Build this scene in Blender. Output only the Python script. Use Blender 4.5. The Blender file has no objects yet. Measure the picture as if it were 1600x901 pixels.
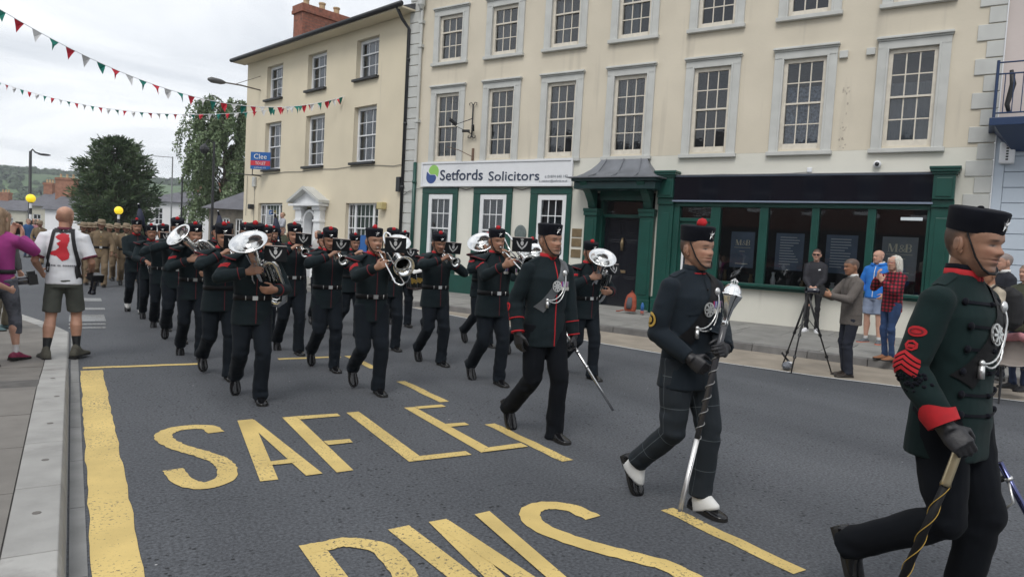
import bpy, bmesh, math, random
import numpy as np
from mathutils import Vector, Matrix
from mathutils.bvhtree import BVHTree

random.seed(7)
SC = bpy.context.scene
COL = SC.collection
# ------------------------------------------------------------------ camera
# fitted to the road box, the lettering, the facade lines and the verticals
CAM_H = 1.578
F_PX = 1089.08                    # focal length in pixels of a 1600 px wide frame
PITCH, ROLL, YAW = -0.0581347, 0.0552266, 0.5652501
_fw = Vector((math.sin(YAW)*math.cos(PITCH), math.cos(YAW)*math.cos(PITCH), math.sin(PITCH)))
_rt = Vector((math.cos(YAW), -math.sin(YAW), 0.0)); _up = _rt.cross(_fw)
RT = math.cos(ROLL)*_rt + math.sin(ROLL)*_up
UP = -math.sin(ROLL)*_rt + math.cos(ROLL)*_up
FW = _fw
CAMO = Vector((0, 0, CAM_H))
cam_d = bpy.data.cameras.new('camera')
cam_d.sensor_fit = 'HORIZONTAL'; cam_d.sensor_width = 36.0; cam_d.lens = F_PX/1600*36
cam_d.clip_start = 0.05; cam_d.clip_end = 4000
cam = bpy.data.objects.new('camera', cam_d); COL.objects.link(cam)
cam.matrix_world = Matrix(((RT.x, UP.x, -FW.x, 0), (RT.y, UP.y, -FW.y, 0), (RT.z, UP.z, -FW.z, CAM_H), (0, 0, 0, 1)))
SC.camera = cam
# ------------------------------------------------------------------ light: bright overcast
SUN_EL, SUN_AZ = math.radians(52), math.radians(232)     # azimuth clockwise from +Y
W = bpy.data.worlds.new('World'); SC.world = W; W.use_nodes = True
nt = W.node_tree; nt.nodes.clear()
def wn(t, **k):
    n = nt.nodes.new(t)
    for a, b in k.items(): setattr(n, a, b)
    return n
sky = wn('ShaderNodeTexSky', sky_type='NISHITA', sun_disc=False, sun_elevation=SUN_EL, sun_rotation=SUN_AZ)
bg1 = wn('ShaderNodeBackground'); bg1.inputs[1].default_value = 0.10
nt.links.new(sky.outputs[0], bg1.inputs[0])
tc = wn('ShaderNodeTexCoord'); sx = wn('ShaderNodeSeparateXYZ'); nt.links.new(tc.outputs['Generated'], sx.inputs[0])
# project the view direction on a flat cloud layer so the clouds flatten towards the horizon
mz = wn('ShaderNodeMath', operation='MAXIMUM'); nt.links.new(sx.outputs[2], mz.inputs[0]); mz.inputs[1].default_value = 0.0
az = wn('ShaderNodeMath', operation='ADD'); nt.links.new(mz.outputs[0], az.inputs[0]); az.inputs[1].default_value = 0.14
dx = wn('ShaderNodeMath', operation='DIVIDE'); nt.links.new(sx.outputs[0], dx.inputs[0]); nt.links.new(az.outputs[0], dx.inputs[1])
dy = wn('ShaderNodeMath', operation='DIVIDE'); nt.links.new(sx.outputs[1], dy.inputs[0]); nt.links.new(az.outputs[0], dy.inputs[1])
cb = wn('ShaderNodeCombineXYZ'); nt.links.new(dx.outputs[0], cb.inputs[0]); nt.links.new(dy.outputs[0], cb.inputs[1])
n1 = wn('ShaderNodeTexNoise'); n1.inputs['Scale'].default_value = 0.8; n1.inputs['Detail'].default_value = 6; n1.inputs['Roughness'].default_value = 0.52; n1.inputs['Distortion'].default_value = 0.5
nt.links.new(cb.outputs[0], n1.inputs['Vector'])
cr = wn('ShaderNodeValToRGB')
cr.color_ramp.elements[0].position = 0.36; cr.color_ramp.elements[0].color = (0.55, 0.585, 0.635, 1)
cr.color_ramp.elements[1].position = 0.56; cr.color_ramp.elements[1].color = (0.88, 0.90, 0.925, 1)
nt.links.new(n1.outputs[0], cr.inputs[0])
bg2 = wn('ShaderNodeBackground'); bg2.inputs[1].default_value = 1.10
nt.links.new(cr.outputs[0], bg2.inputs[0])
mx = wn('ShaderNodeMixShader'); mx.inputs[0].default_value = 0.95
nt.links.new(bg1.outputs[0], mx.inputs[1]); nt.links.new(bg2.outputs[0], mx.inputs[2])
wo = wn('ShaderNodeOutputWorld'); nt.links.new(mx.outputs[0], wo.inputs[0])
sun_d = bpy.data.lights.new('sun', 'SUN'); sun_d.energy = 1.3; sun_d.angle = math.radians(24); sun_d.color = (1.0, 0.97, 0.93)
sun = bpy.data.objects.new('sun', sun_d); COL.objects.link(sun)
_sd = Vector((math.sin(SUN_AZ)*math.cos(SUN_EL), math.cos(SUN_AZ)*math.cos(SUN_EL), math.sin(SUN_EL)))
sun.rotation_euler = _sd.to_track_quat('Z', 'Y').to_euler()
VS = SC.view_settings
VS.view_transform = 'Standard'; VS.look = 'None'; VS.gamma = 1.0; VS.exposure = 0.27; VS.use_curve_mapping = False
SC.render.engine = 'CYCLES'

# ------------------------------------------------------------------ pixel -> place
def ray(px, py):
    return RT*((px-800)/F_PX) - UP*((py-450.5)/F_PX) + FW
def ground(px, py, z=0.0):                    # the point where the pixel's ray meets height z
    d = ray(px, py); return CAMO + d*((z-CAM_H)/d.z)
def at_depth(px, py, depth):
    return CAMO + ray(px, py)*depth
def at_x(px, py, X):
    d = ray(px, py); return CAMO + d*(X/d.x)
def at_y(px, py, Y):
    d = ray(px, py); return CAMO + d*(Y/d.y)

# ------------------------------------------------------------------ helpers
def tag(o, label=None, cat=None, group=None, kind=None):
    if label: o['label'] = label
    if cat: o['category'] = cat
    if group: o['group'] = group
    if kind: o['kind'] = kind
    return o
def thing(name, label, cat, loc=(0, 0, 0), rz=0.0, group=None, kind=None):
    o = bpy.data.objects.new(name, None); COL.objects.link(o)
    o.location = loc; o.rotation_euler = (0, 0, rz); o.empty_display_size = 0.1
    return tag(o, label, cat, group, kind)

class MB:
    """collects shapes; build() links them as one mesh object"""
    def __init__(s): s.v = []; s.f = []
    def add(s, v, f):
        b = len(s.v); s.v.extend([tuple(p) for p in v]); s.f.extend([tuple(i+b for i in q) for q in f]); return s
    def box(s, x0, x1, y0, y1, z0, z1, M=None):
        v = [Vector(p) for p in ((x0,y0,z0),(x1,y0,z0),(x1,y1,z0),(x0,y1,z0),(x0,y0,z1),(x1,y0,z1),(x1,y1,z1),(x0,y1,z1))]
        if M is not None: v = [M @ p for p in v]
        return s.add(v, [(0,3,2,1),(4,5,6,7),(0,1,5,4),(1,2,6,5),(2,3,7,6),(3,0,4,7)])
    def quad(s, a, b, c, d): return s.add([a, b, c, d], [(0, 1, 2, 3)])
    def prism(s, poly, y0, y1, M=None):
        """polygon in x,z pulled from y0 to y1 (anticlockwise seen from -y)"""
        n = len(poly); v = [Vector((p[0], y0, p[1])) for p in poly] + [Vector((p[0], y1, p[1])) for p in poly]
        if M is not None: v = [M @ p for p in v]
        f = [tuple(range(n)), tuple(range(2*n-1, n-1, -1))] + [((i+1) % n, i, n+i, n+(i+1) % n) for i in range(n)]
        return s.add(v, f)
    def slab(s, poly, z0, z1):
        n = len(poly); v = [(p[0], p[1], z0) for p in poly] + [(p[0], p[1], z1) for p in poly]
        return s.add(v, [tuple(range(n-1, -1, -1)), tuple(range(n, 2*n))] + [(i, (i+1) % n, n+(i+1) % n, n+i) for i in range(n)])
    def tube(s, pts, rad, n=10, ref=None, cap=True, closed=False):
        """swept tube; rad = number, list of numbers or list of (side, other) half-axes"""
        P = [Vector(p) for p in pts]; m = len(P)
        if not isinstance(rad, (list, tuple)): rad = [rad]*m
        T = []
        for i in range(m):
            if closed: t = P[(i+1) % m]-P[i-1]
            else: t = P[min(i+1, m-1)]-P[max(i-1, 0)]
            T.append(t.normalized() if t.length > 1e-9 else Vector((0, 0, 1)))
        r0 = Vector(ref) if ref is not None else Vector((0, 0, 1))
        if abs(r0.dot(T[0])) > 0.95 and ref is None: r0 = Vector((0, 1, 0))
        v = []; side = None
        for i in range(m):
            if ref is not None or side is None:
                side = r0 - T[i]*r0.dot(T[i])
                if side.length < 1e-6: side = Vector((1, 0, 0)) - T[i]*T[i].x
            else: side = side - T[i]*side.dot(T[i])
            side.normalize(); oth = T[i].cross(side)
            a, b = rad[i] if isinstance(rad[i], (tuple, list)) else (rad[i], rad[i])
            for k in range(n):
                w = 2*math.pi*k/n; v.append(P[i] + side*(a*math.cos(w)) + oth*(b*math.sin(w)))
        f = []
        for i in range(m if closed else m-1):
            j = (i+1) % m
            for k in range(n):
                l = (k+1) % n; f.append((i*n+k, i*n+l, j*n+l, j*n+k))
        if cap and not closed:
            f.append(tuple(range(n-1, -1, -1))); f.append(tuple((m-1)*n+k for k in range(n)))
        return s.add(v, f)
    def lathe(s, prof, n=20, M=None, cap=False):
        """profile of (radius, z) turned about z"""
        v = []; m = len(prof)
        for r, z in prof:
            for k in range(n):
                w = 2*math.pi*k/n; p = Vector((r*math.cos(w), r*math.sin(w), z)); v.append(M @ p if M is not None else p)
        f = [(i*n+k, i*n+(k+1) % n, (i+1)*n+(k+1) % n, (i+1)*n+k) for i in range(m-1) for k in range(n)]
        if cap: f.append(tuple(range(n-1, -1, -1))); f.append(tuple((m-1)*n+k for k in range(n)))
        return s.add(v, f)
    def ball(s, c, r, n=12, m=8, M=None):
        if not isinstance(r, (tuple, list)): r = (r, r, r)
        c = Vector(c); v = []
        for i in range(m+1):
            a = math.pi*i/m
            for k in range(n):
                w = 2*math.pi*k/n; p = Vector((r[0]*math.sin(a)*math.cos(w), r[1]*math.sin(a)*math.sin(w), r[2]*math.cos(a))) 
                v.append(c + (M @ p if M is not None else p))
        return s.add(v, [(i*n+k, (i+1)*n+k, (i+1)*n+(k+1) % n, i*n+(k+1) % n) for i in range(m) for k in range(n)])
    def mesh(s, name, smooth=False):
        me = bpy.data.meshes.new(name); me.from_pydata(s.v, [], s.f); me.update()
        bm = bmesh.new(); bm.from_mesh(me); bmesh.ops.remove_doubles(bm, verts=bm.verts, dist=1e-6)
        bmesh.ops.recalc_face_normals(bm, faces=bm.faces); bm.to_mesh(me); bm.free()
        if smooth: me.polygons.foreach_set('use_smooth', [True]*len(me.polygons))
        return me
    def build(s, name, mat, parent=None, smooth=False, loc=None, rz=None, bevel=0.0):
        return link(name, s.mesh(name, smooth), mat, parent, loc, rz, bevel)
def link(name, me, mat, parent=None, loc=None, rz=None, bevel=0.0):
    if mat is not None and (len(me.materials) == 0): me.materials.append(mat)
    o = bpy.data.objects.new(name, me); COL.objects.link(o)
    if parent is not None: o.parent = parent
    if loc is not None: o.location = loc
    if rz is not None: o.rotation_euler = (0, 0, rz)
    if bevel:
        b = o.modifiers.new('bevel', 'BEVEL'); b.width = bevel; b.segments = 2; b.limit_method = 'ANGLE'
    return o
def smooth_angle(o, deg=40):
    me = o.data; me.polygons.foreach_set('use_smooth', [True]*len(me.polygons))
    bm = bmesh.new(); bm.from_mesh(me); c = math.radians(deg)
    for e in bm.edges:
        if len(e.link_faces) == 2 and e.calc_face_angle(0) > c: e.smooth = False
    bm.to_mesh(me); bm.free(); return o
def text_mesh(txt, size, extrude=0.004, align='LEFT', sx=1.0, offset=0.0):
    cu = bpy.data.curves.new('t', 'FONT'); cu.body = txt; cu.size = size; cu.extrude = extrude; cu.align_x = align; cu.offset = offset; cu.resolution_u = 3
    ob = bpy.data.objects.new('t', cu); COL.objects.link(ob)
    dg = bpy.context.evaluated_depsgraph_get(); me = bpy.data.meshes.new_from_object(ob.evaluated_get(dg))
    bpy.data.objects.remove(ob); bpy.data.curves.remove(cu)
    for v in me.vertices: v.co.x *= sx; v.co = Vector((v.co.x, -v.co.z, v.co.y))     # stands upright, faces -y
    return me

# ------------------------------------------------------------------ materials
MATS = {}
def mat(name, col, rough=0.7, metal=0.0, var=0.0, vscale=6.0, bump=0.0, bscale=40.0, spec=0.5, col2=None, dirt=None, detail=5.0, sheen=0.0, coat=0.0, emit=None, coords='Object', stretch=None):
    """principled material: colour varied by noise, a second colour in patches, fine relief"""
    if name in MATS: return MATS[name]
    m = bpy.data.materials.new(name); m.use_nodes = True; t = m.node_tree; b = t.nodes['Principled BSDF']
    b.inputs['Base Color'].default_value = (*col, 1); b.inputs['Roughness'].default_value = rough; b.inputs['Metallic'].default_value = metal
    b.inputs['Specular IOR Level'].default_value = spec
    if sheen: b.inputs['Sheen Weight'].default_value = sheen; b.inputs['Sheen Roughness'].default_value = 0.5
    if coat: b.inputs['Coat Weight'].default_value = coat; b.inputs['Coat Roughness'].default_value = 0.05
    if emit: b.inputs['Emission Color'].default_value = (*emit[:3], 1); b.inputs['Emission Strength'].default_value = emit[3]
    L = t.links.new
    if var or bump or col2:
        tcn = t.nodes.new('ShaderNodeTexCoord'); src = tcn.outputs[coords]
        if stretch:
            mp = t.nodes.new('ShaderNodeMapping'); mp.inputs['Scale'].default_value = stretch; L(src, mp.inputs[0]); src = mp.outputs[0]
        if var or col2:
            n = t.nodes.new('ShaderNodeTexNoise'); n.inputs['Scale'].default_value = vscale; n.inputs['Detail'].default_value = detail; L(src, n.inputs['Vector'])
            r = t.nodes.new('ShaderNodeValToRGB'); r.color_ramp.elements[0].position = 0.3; r.color_ramp.elements[1].position = 0.7
            lo = [max(0, c*(1-var)) for c in col]; hi = [min(1, c*(1+var)) for c in col]
            r.color_ramp.elements[0].color = (*lo, 1); r.color_ramp.elements[1].color = (*hi, 1)
            L(n.outputs[0], r.inputs[0]); out = r.outputs[0]
            if col2:
                n2 = t.nodes.new('ShaderNodeTexNoise'); n2.inputs['Scale'].default_value = vscale*0.37; n2.inputs['Detail'].default_value = 8; n2.inputs['Roughness'].default_value = 0.65; L(src, n2.inputs['Vector'])
                r2 = t.nodes.new('ShaderNodeValToRGB'); p = dirt if dirt else 0.6
                r2.color_ramp.elements[0].position = p; r2.color_ramp.elements[1].position = min(1, p+0.12); L(n2.outputs[0], r2.inputs[0])
                mxn = t.nodes.new('ShaderNodeMix'); mxn.data_type = 'RGBA'; L(r2.outputs[0], mxn.inputs[0]); L(out, mxn.inputs[6]); mxn.inputs[7].default_value = (*col2, 1); out = mxn.outputs[2]
            L(out, b.inputs['Base Color'])
        if bump:
            nb = t.nodes.new('ShaderNodeTexNoise'); nb.inputs['Scale'].default_value = bscale; nb.inputs['Detail'].default_value = 4; L(src, nb.inputs['Vector'])
            bp = t.nodes.new('ShaderNodeBump'); bp.inputs['Strength'].default_value = bump; bp.inputs['Distance'].default_value = 0.01; L(nb.outputs[0], bp.inputs['Height']); L(bp.outputs[0], b.inputs['Normal'])
    MATS[name] = m; return m
def attr_mat(name, rough=0.5, sheen=0.0, spec=0.4, bump=0.0, bscale=120, sss=0.0):
    """principled material coloured by the mesh's own colour attribute"""
    if name in MATS: return MATS[name]
    m = bpy.data.materials.new(name); m.use_nodes = True; t = m.node_tree; b = t.nodes['Principled BSDF']
    a = t.nodes.new('ShaderNodeAttribute'); a.attribute_name = 'Col'; t.links.new(a.outputs[0], b.inputs['Base Color'])
    b.inputs['Roughness'].default_value = rough; b.inputs['Specular IOR Level'].default_value = spec
    if sss: b.inputs['Subsurface Weight'].default_value = sss; b.inputs['Subsurface Radius'].default_value = (0.01, 0.004, 0.002); b.inputs['Subsurface Scale'].default_value = 0.6
    if bump:
        tcn = t.nodes.new('ShaderNodeTexCoord'); nb = t.nodes.new('ShaderNodeTexNoise'); nb.inputs['Scale'].default_value = bscale; t.links.new(tcn.outputs['Object'], nb.inputs['Vector'])
        bp = t.nodes.new('ShaderNodeBump'); bp.inputs['Strength'].default_value = bump; bp.inputs['Distance'].default_value = 0.004; t.links.new(nb.outputs[0], bp.inputs['Height']); t.links.new(bp.outputs[0], b.inputs['Normal'])
    MATS[name] = m; return m
def glass_mat(name, tint=(0.75, 0.8, 0.82), refl=0.12):
    if name in MATS: return MATS[name]
    m = bpy.data.materials.new(name); m.use_nodes = True; t = m.node_tree; t.nodes.clear(); L = t.links.new
    o = t.nodes.new('ShaderNodeOutputMaterial'); tr = t.nodes.new('ShaderNodeBsdfTransparent'); tr.inputs[0].default_value = (*tint, 1)
    g = t.nodes.new('ShaderNodeBsdfGlossy'); g.inputs['Roughness'].default_value = 0.02; g.inputs[0].default_value = (0.95, 0.97, 1, 1)
    fr = t.nodes.new('ShaderNodeFresnel'); fr.inputs[0].default_value = 1.52
    ad = t.nodes.new('ShaderNodeMath'); ad.operation = 'ADD'; ad.use_clamp = True; L(fr.outputs[0], ad.inputs[0]); ad.inputs[1].default_value = refl
    nz = t.nodes.new('ShaderNodeTexNoise'); nz.inputs['Scale'].default_value = 2.5; tcn = t.nodes.new('ShaderNodeTexCoord'); L(tcn.outputs['Object'], nz.inputs['Vector'])
    bp = t.nodes.new('ShaderNodeBump'); bp.inputs['Strength'].default_value = 0.05; bp.inputs['Distance'].default_value = 0.02; L(nz.outputs[0], bp.inputs['Height']); L(bp.outputs[0], g.inputs['Normal'])
    mx = t.nodes.new('ShaderNodeMixShader'); L(ad.outputs[0], mx.inputs[0]); L(tr.outputs[0], mx.inputs[1]); L(g.outputs[0], mx.inputs[2]); L(mx.outputs[0], o.inputs[0])
    MATS[name] = m; return m
# ================================================================== ground, road, pavements
def rand_mat(name, col, amt=0.12, **k):
    """as mat(), and every object's own tint differs a little"""
    new = name not in MATS; m = mat(name, col, **k)
    if new:
        t = m.node_tree; b = t.nodes['Principled BSDF']; L = t.links.new
        oi = t.nodes.new('ShaderNodeObjectInfo'); mr = t.nodes.new('ShaderNodeMapRange'); mr.inputs[3].default_value = 1-amt; mr.inputs[4].default_value = 1+amt; L(oi.outputs['Random'], mr.inputs[0])
        h = t.nodes.new('ShaderNodeHueSaturation'); L(mr.outputs[0], h.inputs['Value'])
        s = b.inputs['Base Color']
        if s.is_linked: L(s.links[0].from_socket, h.inputs['Color'])
        else: h.inputs['Color'].default_value = (*col, 1)
        L(h.outputs[0], s)
    return m
def asphalt():
    m = bpy.data.materials.new('asphalt'); m.use_nodes = True; t = m.node_tree; b = t.nodes['Principled BSDF']; L = t.links.new
    tc = t.nodes.new('ShaderNodeTexCoord'); o = tc.outputs['Object']
    def noise(s, d=4, r=0.5):
        n = t.nodes.new('ShaderNodeTexNoise'); n.inputs['Scale'].default_value = s; n.inputs['Detail'].default_value = d; n.inputs['Roughness'].default_value = r; L(o, n.inputs['Vector']); return n.outputs[0]
    def ramp(src, p0, p1, c0, c1):
        r = t.nodes.new('ShaderNodeValToRGB'); r.color_ramp.elements[0].position = p0; r.color_ramp.elements[1].position = p1; r.color_ramp.elements[0].color = (*c0, 1); r.color_ramp.elements[1].color = (*c1, 1); L(src, r.inputs[0]); return r.outputs[0]
    def mix(f, a, bcol, mode='MIX'):
        x = t.nodes.new('ShaderNodeMix'); x.data_type = 'RGBA'; x.blend_type = mode
        if isinstance(f, float): x.inputs[0].default_value = f
        else: L(f, x.inputs[0])
        L(a, x.inputs[6])
        if isinstance(bcol, tuple): x.inputs[7].default_value = (*bcol, 1)
        else: L(bcol, x.inputs[7])
        return x.outputs[2]
    base = ramp(noise(0.45, 6, 0.6), 0.3, 0.7, (0.066, 0.071, 0.080), (0.090, 0.095, 0.105))
    wt = t.nodes.new('ShaderNodeTexNoise'); wt.inputs['Scale'].default_value = 1.0; wt.inputs['Detail'].default_value = 4; mpw = t.nodes.new('ShaderNodeMapping'); mpw.inputs['Scale'].default_value = (1.1, .10, 1); L(o, mpw.inputs[0]); L(mpw.outputs[0], wt.inputs['Vector'])
    base = mix(1.0, base, ramp(wt.outputs[0], .32, .68, (.84, .84, .845), (1.14, 1.14, 1.13)), 'MULTIPLY')
    fine = ramp(noise(52, 3, .65), 0.33, 0.67, (0.58, 0.58, 0.58), (1.42, 1.42, 1.42))
    c = mix(1.0, base, fine, 'MULTIPLY')
    # open voids between the stones, denser where the surface is worn
    wear = ramp(noise(0.8, 3), 0.36, 0.56, (.15, .15, .15), (1, 1, 1))
    v = t.nodes.new('ShaderNodeTexVoronoi'); v.inputs['Scale'].default_value = 24; L(o, v.inputs['Vector'])
    pit = ramp(v.outputs['Distance'], 0.20, 0.30, (1, 1, 1), (0, 0, 0))
    pm = t.nodes.new('ShaderNodeTexNoise'); pm.inputs['Scale'].default_value = 9; L(o, pm.inputs['Vector'])
    pk = ramp(pm.outputs[0], 0.47, 0.57, (0, 0, 0), (1, 1, 1))
    pit2 = mix(1.0, mix(1.0, pit, pk, 'MULTIPLY'), wear, 'MULTIPLY')
    c = mix(pit2, c, (0.016, 0.017, 0.019))
    # specks of pale litter and chippings
    v2 = t.nodes.new('ShaderNodeTexVoronoi'); v2.inputs['Scale'].default_value = 3.1; L(o, v2.inputs['Vector'])
    sp = ramp(v2.outputs['Distance'], 0.02, 0.028, (1, 1, 1), (0, 0, 0))
    c = mix(sp, c, (0.4, 0.4, 0.4))
    L(c, b.inputs['Base Color']); b.inputs['Roughness'].default_value = 0.78; b.inputs['Specular IOR Level'].default_value = 0.35
    bp = t.nodes.new('ShaderNodeBump'); bp.inputs['Strength'].default_value = 0.5; bp.inputs['Distance'].default_value = 0.006; L(noise(110, 3), bp.inputs['Height']); L(bp.outputs[0], b.inputs['Normal'])
    return m
M_ASPH = asphalt()
def paint_mat(name, col, worn=0.565):
    m = bpy.data.materials.new(name); m.use_nodes = True; t = m.node_tree; b = t.nodes['Principled BSDF']; L = t.links.new
    tc = t.nodes.new('ShaderNodeTexCoord'); o = tc.outputs['Object']
    n = t.nodes.new('ShaderNodeTexNoise'); n.inputs['Scale'].default_value = 2.2; n.inputs['Detail'].default_value = 8; L(o, n.inputs['Vector'])
    r = t.nodes.new('ShaderNodeValToRGB'); r.color_ramp.elements[0].position = 0.3; r.color_ramp.elements[1].position = 0.75
    r.color_ramp.elements[0].color = (*[c*0.78 for c in col], 1); r.color_ramp.elements[1].color = (*[min(1, c*1.15) for c in col], 1); L(n.outputs[0], r.inputs[0])
    v = t.nodes.new('ShaderNodeTexNoise'); v.inputs['Scale'].default_value = 55; v.inputs['Detail'].default_value = 6; v.inputs['Roughness'].default_value = 0.7; L(o, v.inputs['Vector'])
    n3 = t.nodes.new('ShaderNodeTexNoise'); n3.inputs['Scale'].default_value = 1.1; n3.inputs['Detail'].default_value = 3; L(o, n3.inputs['Vector'])
    ad = t.nodes.new('ShaderNodeMath'); ad.operation = 'MULTIPLY_ADD'; L(n3.outputs[0], ad.inputs[0]); ad.inputs[1].default_value = 0.35; L(v.outputs[0], ad.inputs[2])
    r2 = t.nodes.new('ShaderNodeValToRGB'); r2.color_ramp.elements[0].position = worn+0.19; r2.color_ramp.elements[1].position = worn+0.26; L(ad.outputs[0], r2.inputs[0])
    x = t.nodes.new('ShaderNodeMix'); x.data_type = 'RGBA'; L(r2.outputs[0], x.inputs[0]); L(r.outputs[0], x.inputs[6]); x.inputs[7].default_value = (0.075, 0.07, 0.06, 1)
    L(x.outputs[2], b.inputs['Base Color']); b.inputs['Roughness'].default_value = 0.7
    bp = t.nodes.new('ShaderNodeBump'); bp.inputs['Strength'].default_value = 0.4; bp.inputs['Distance'].default_value = 0.005; L(v.outputs[0], bp.inputs['Height']); L(bp.outputs[0], b.inputs['Normal'])
    return m
M_YEL = paint_mat('yellow road paint', (0.62, 0.46, 0.165)); M_WHT = paint_mat('white road paint', (0.55, 0.56, 0.56))
M_WHTW = paint_mat('worn white paint', (.27, .28, .285), .5)
M_KERB = rand_mat('concrete kerb', (0.33, 0.325, 0.31), 0.10, rough=0.85, var=0.14, vscale=5, bump=0.15, bscale=60, col2=(0.22, 0.21, 0.20), dirt=0.6)
M_STONE = rand_mat('stone kerb', (0.16, 0.155, 0.15), 0.15, rough=0.9, var=0.2, vscale=6, bump=0.3, bscale=50)
M_FLAG = rand_mat('paving flag', (0.24, 0.235, 0.22), 0.13, rough=0.85, var=0.15, vscale=3, bump=0.12, bscale=70, col2=(0.15, 0.145, 0.135), dirt=0.6)
M_FLAGN = rand_mat('near paving flag', (0.175, 0.163, 0.148), 0.10, rough=.88, var=.15, vscale=3, bump=.15, bscale=70, col2=(.12, .112, .10), dirt=.58)
M_CHAN = mat('concrete channel', (0.20, 0.20, 0.195), rough=0.85, var=0.18, vscale=4, bump=0.2, bscale=60)
M_LAYBY = mat('tan layby surface', (0.27, 0.235, 0.19), rough=0.9, var=0.16, vscale=2.5, bump=0.25, bscale=90)
M_GRASS = mat('field green', (0.07, 0.11, 0.035), rough=0.95, var=0.3, vscale=0.05, bump=0.2, bscale=1)
M_BED = mat('joint mortar', (0.10, 0.095, 0.09), rough=0.95, var=0.2, vscale=8)

g = MB(); g.quad((-1500, -1500, -0.12), (1500, -1500, -0.12), (1500, 1500, -0.12), (-1500, 1500, -0.12))
tag(g.build('ground', M_GRASS), kind='structure')
g = MB(); g.quad((-40, -40, 0), (34, -40, 0), (34, 130, 0), (-40, 130, 0))
road = g.build('road', M_ASPH); tag(road, kind='structure')

def flat(poly, z, name, m, parent=road):
    b = MB(); b.add([(p[0], p[1], z) for p in poly], [tuple(range(len(poly)))]); o = b.build(name, m, parent)
    if o.data.polygons[0].normal.z < 0: o.data.flip_normals()
    return o
def stroke(pts, wx, wy, z, name, m, smooth=0):
    """painted stroke along pts; half widths across (wx) and along (wy) the street"""
    P = [np.array(p, float) for p in pts]
    if smooth:
        Q = []
        for i in range(len(P)-1):
            a, b_, c, d = P[max(i-1, 0)], P[i], P[i+1], P[min(i+2, len(P)-1)]
            for k in range(smooth):
                s = k/smooth; Q.append(0.5*((2*b_)+(-a+c)*s+(2*a-5*b_+4*c-d)*s*s+(-a+3*b_-3*c+d)*s**3))
        Q.append(P[-1]); P = Q
    L_, R_ = [], []
    for i, p in enumerate(P):
        t = P[min(i+1, len(P)-1)]-P[max(i-1, 0)]; t = t/np.hypot(*t); n = np.array([-t[1]*wx, t[0]*wy]); j = np.array([random.uniform(-.007, .007), random.uniform(-.007, .007)])
        L_.append(p+n+j); R_.append(p-n+j)
    b = MB(); n = len(P); b.add([(q[0], q[1], z) for q in L_+R_], [(i, i+1, n+i+1, n+i) for i in range(n-1)])
    o = b.build(name, m, road)
    if o.data.polygons[0].normal.z < 0: o.data.flip_normals()
    return o
def letter(polys, z=0.005):
    b = MB()
    for k_, poly in enumerate(polys):
        if abs(sum(poly[i-1][0]*poly[i][1]-poly[i][0]*poly[i-1][1] for i in range(len(poly)))) < 1e-6: continue
        b.add([(x+random.uniform(-.005, .005), y+random.uniform(-.006, .006), z+.0012*k_) for x, y in poly], [tuple(range(len(poly)))])
    o = b.build('letter', M_YEL, road)
    for pl in o.data.polygons:
        if pl.normal.z < 0: o.data.flip_normals(); break
    return o
def ragged(x0, y0, x1, y1, w, z=0.004, m=None, name='marking_line'):
    a = np.array([x0, y0]); b_ = np.array([x1, y1]); n = max(2, int(np.hypot(*(b_-a))/0.12)); L_ = []
    return stroke([a+(b_-a)*i/n for i in range(n+1)], w/2, w/2, z, name, m or M_YEL)
# bus stop box
ragged(0.205, 8.74, 0.205, 1.0, 0.205)
ragged(0.13, 8.90, 1.30, 8.88, 0.10); ragged(2.24, 9.0, 3.06, 9.0, 0.10)
for y0, y1 in ((9.04, 8.08), (7.25, 6.16), (5.25, 4.10), (3.05, 2.12), (1.0, 0.1)): ragged(3.18, y0, 3.18, y1, 0.105)
# SAFLE
stroke([(0.985, 5.78), (0.95, 5.95), (0.80, 6.0), (0.66, 5.93), (0.61, 5.74), (0.66, 5.52), (0.76, 5.32), (0.87, 5.10), (0.905, 4.88), (0.86, 4.66), (0.73, 4.57), (0.62, 4.68), (0.585, 4.96)], 0.062, 0.062, 0.005, 'letter', M_YEL, 6)
letter([[(1.205, 6.09), (1.33, 6.09), (1.155, 4.51), (1.045, 4.51)], [(1.255, 6.05), (1.335, 6.07), (1.445, 4.51), (1.335, 4.51)]])
letter([[(1.17, 4.80), (1.36, 4.80), (1.35, 4.89), (1.17, 4.89)]], 0.007)
letter([[(1.57, 6.07), (1.69, 6.07), (1.655, 4.50), (1.54, 4.50)], [(1.69, 6.07), (2.05, 6.05), (2.045, 5.95), (1.69, 5.95)], [(1.67, 5.24), (1.875, 5.22), (1.87, 5.13), (1.67, 5.13)]])
letter([[(2.13, 6.05), (2.255, 6.05), (2.20, 4.62), (2.075, 4.52)], [(2.198, 4.62), (2.58, 4.60), (2.575, 4.50), (2.075, 4.52)]])
letter([[(2.70, 6.06), (2.81, 6.06), (2.80, 4.62), (2.68, 4.52)], [(2.81, 6.06), (3.10, 6.06), (3.10, 5.97), (2.81, 5.97)], [(2.80, 5.38), (2.98, 5.37), (2.98, 5.28), (2.80, 5.28)], [(2.80, 4.62), (3.10, 4.62), (3.10, 4.52), (2.68, 4.52)]])
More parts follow.
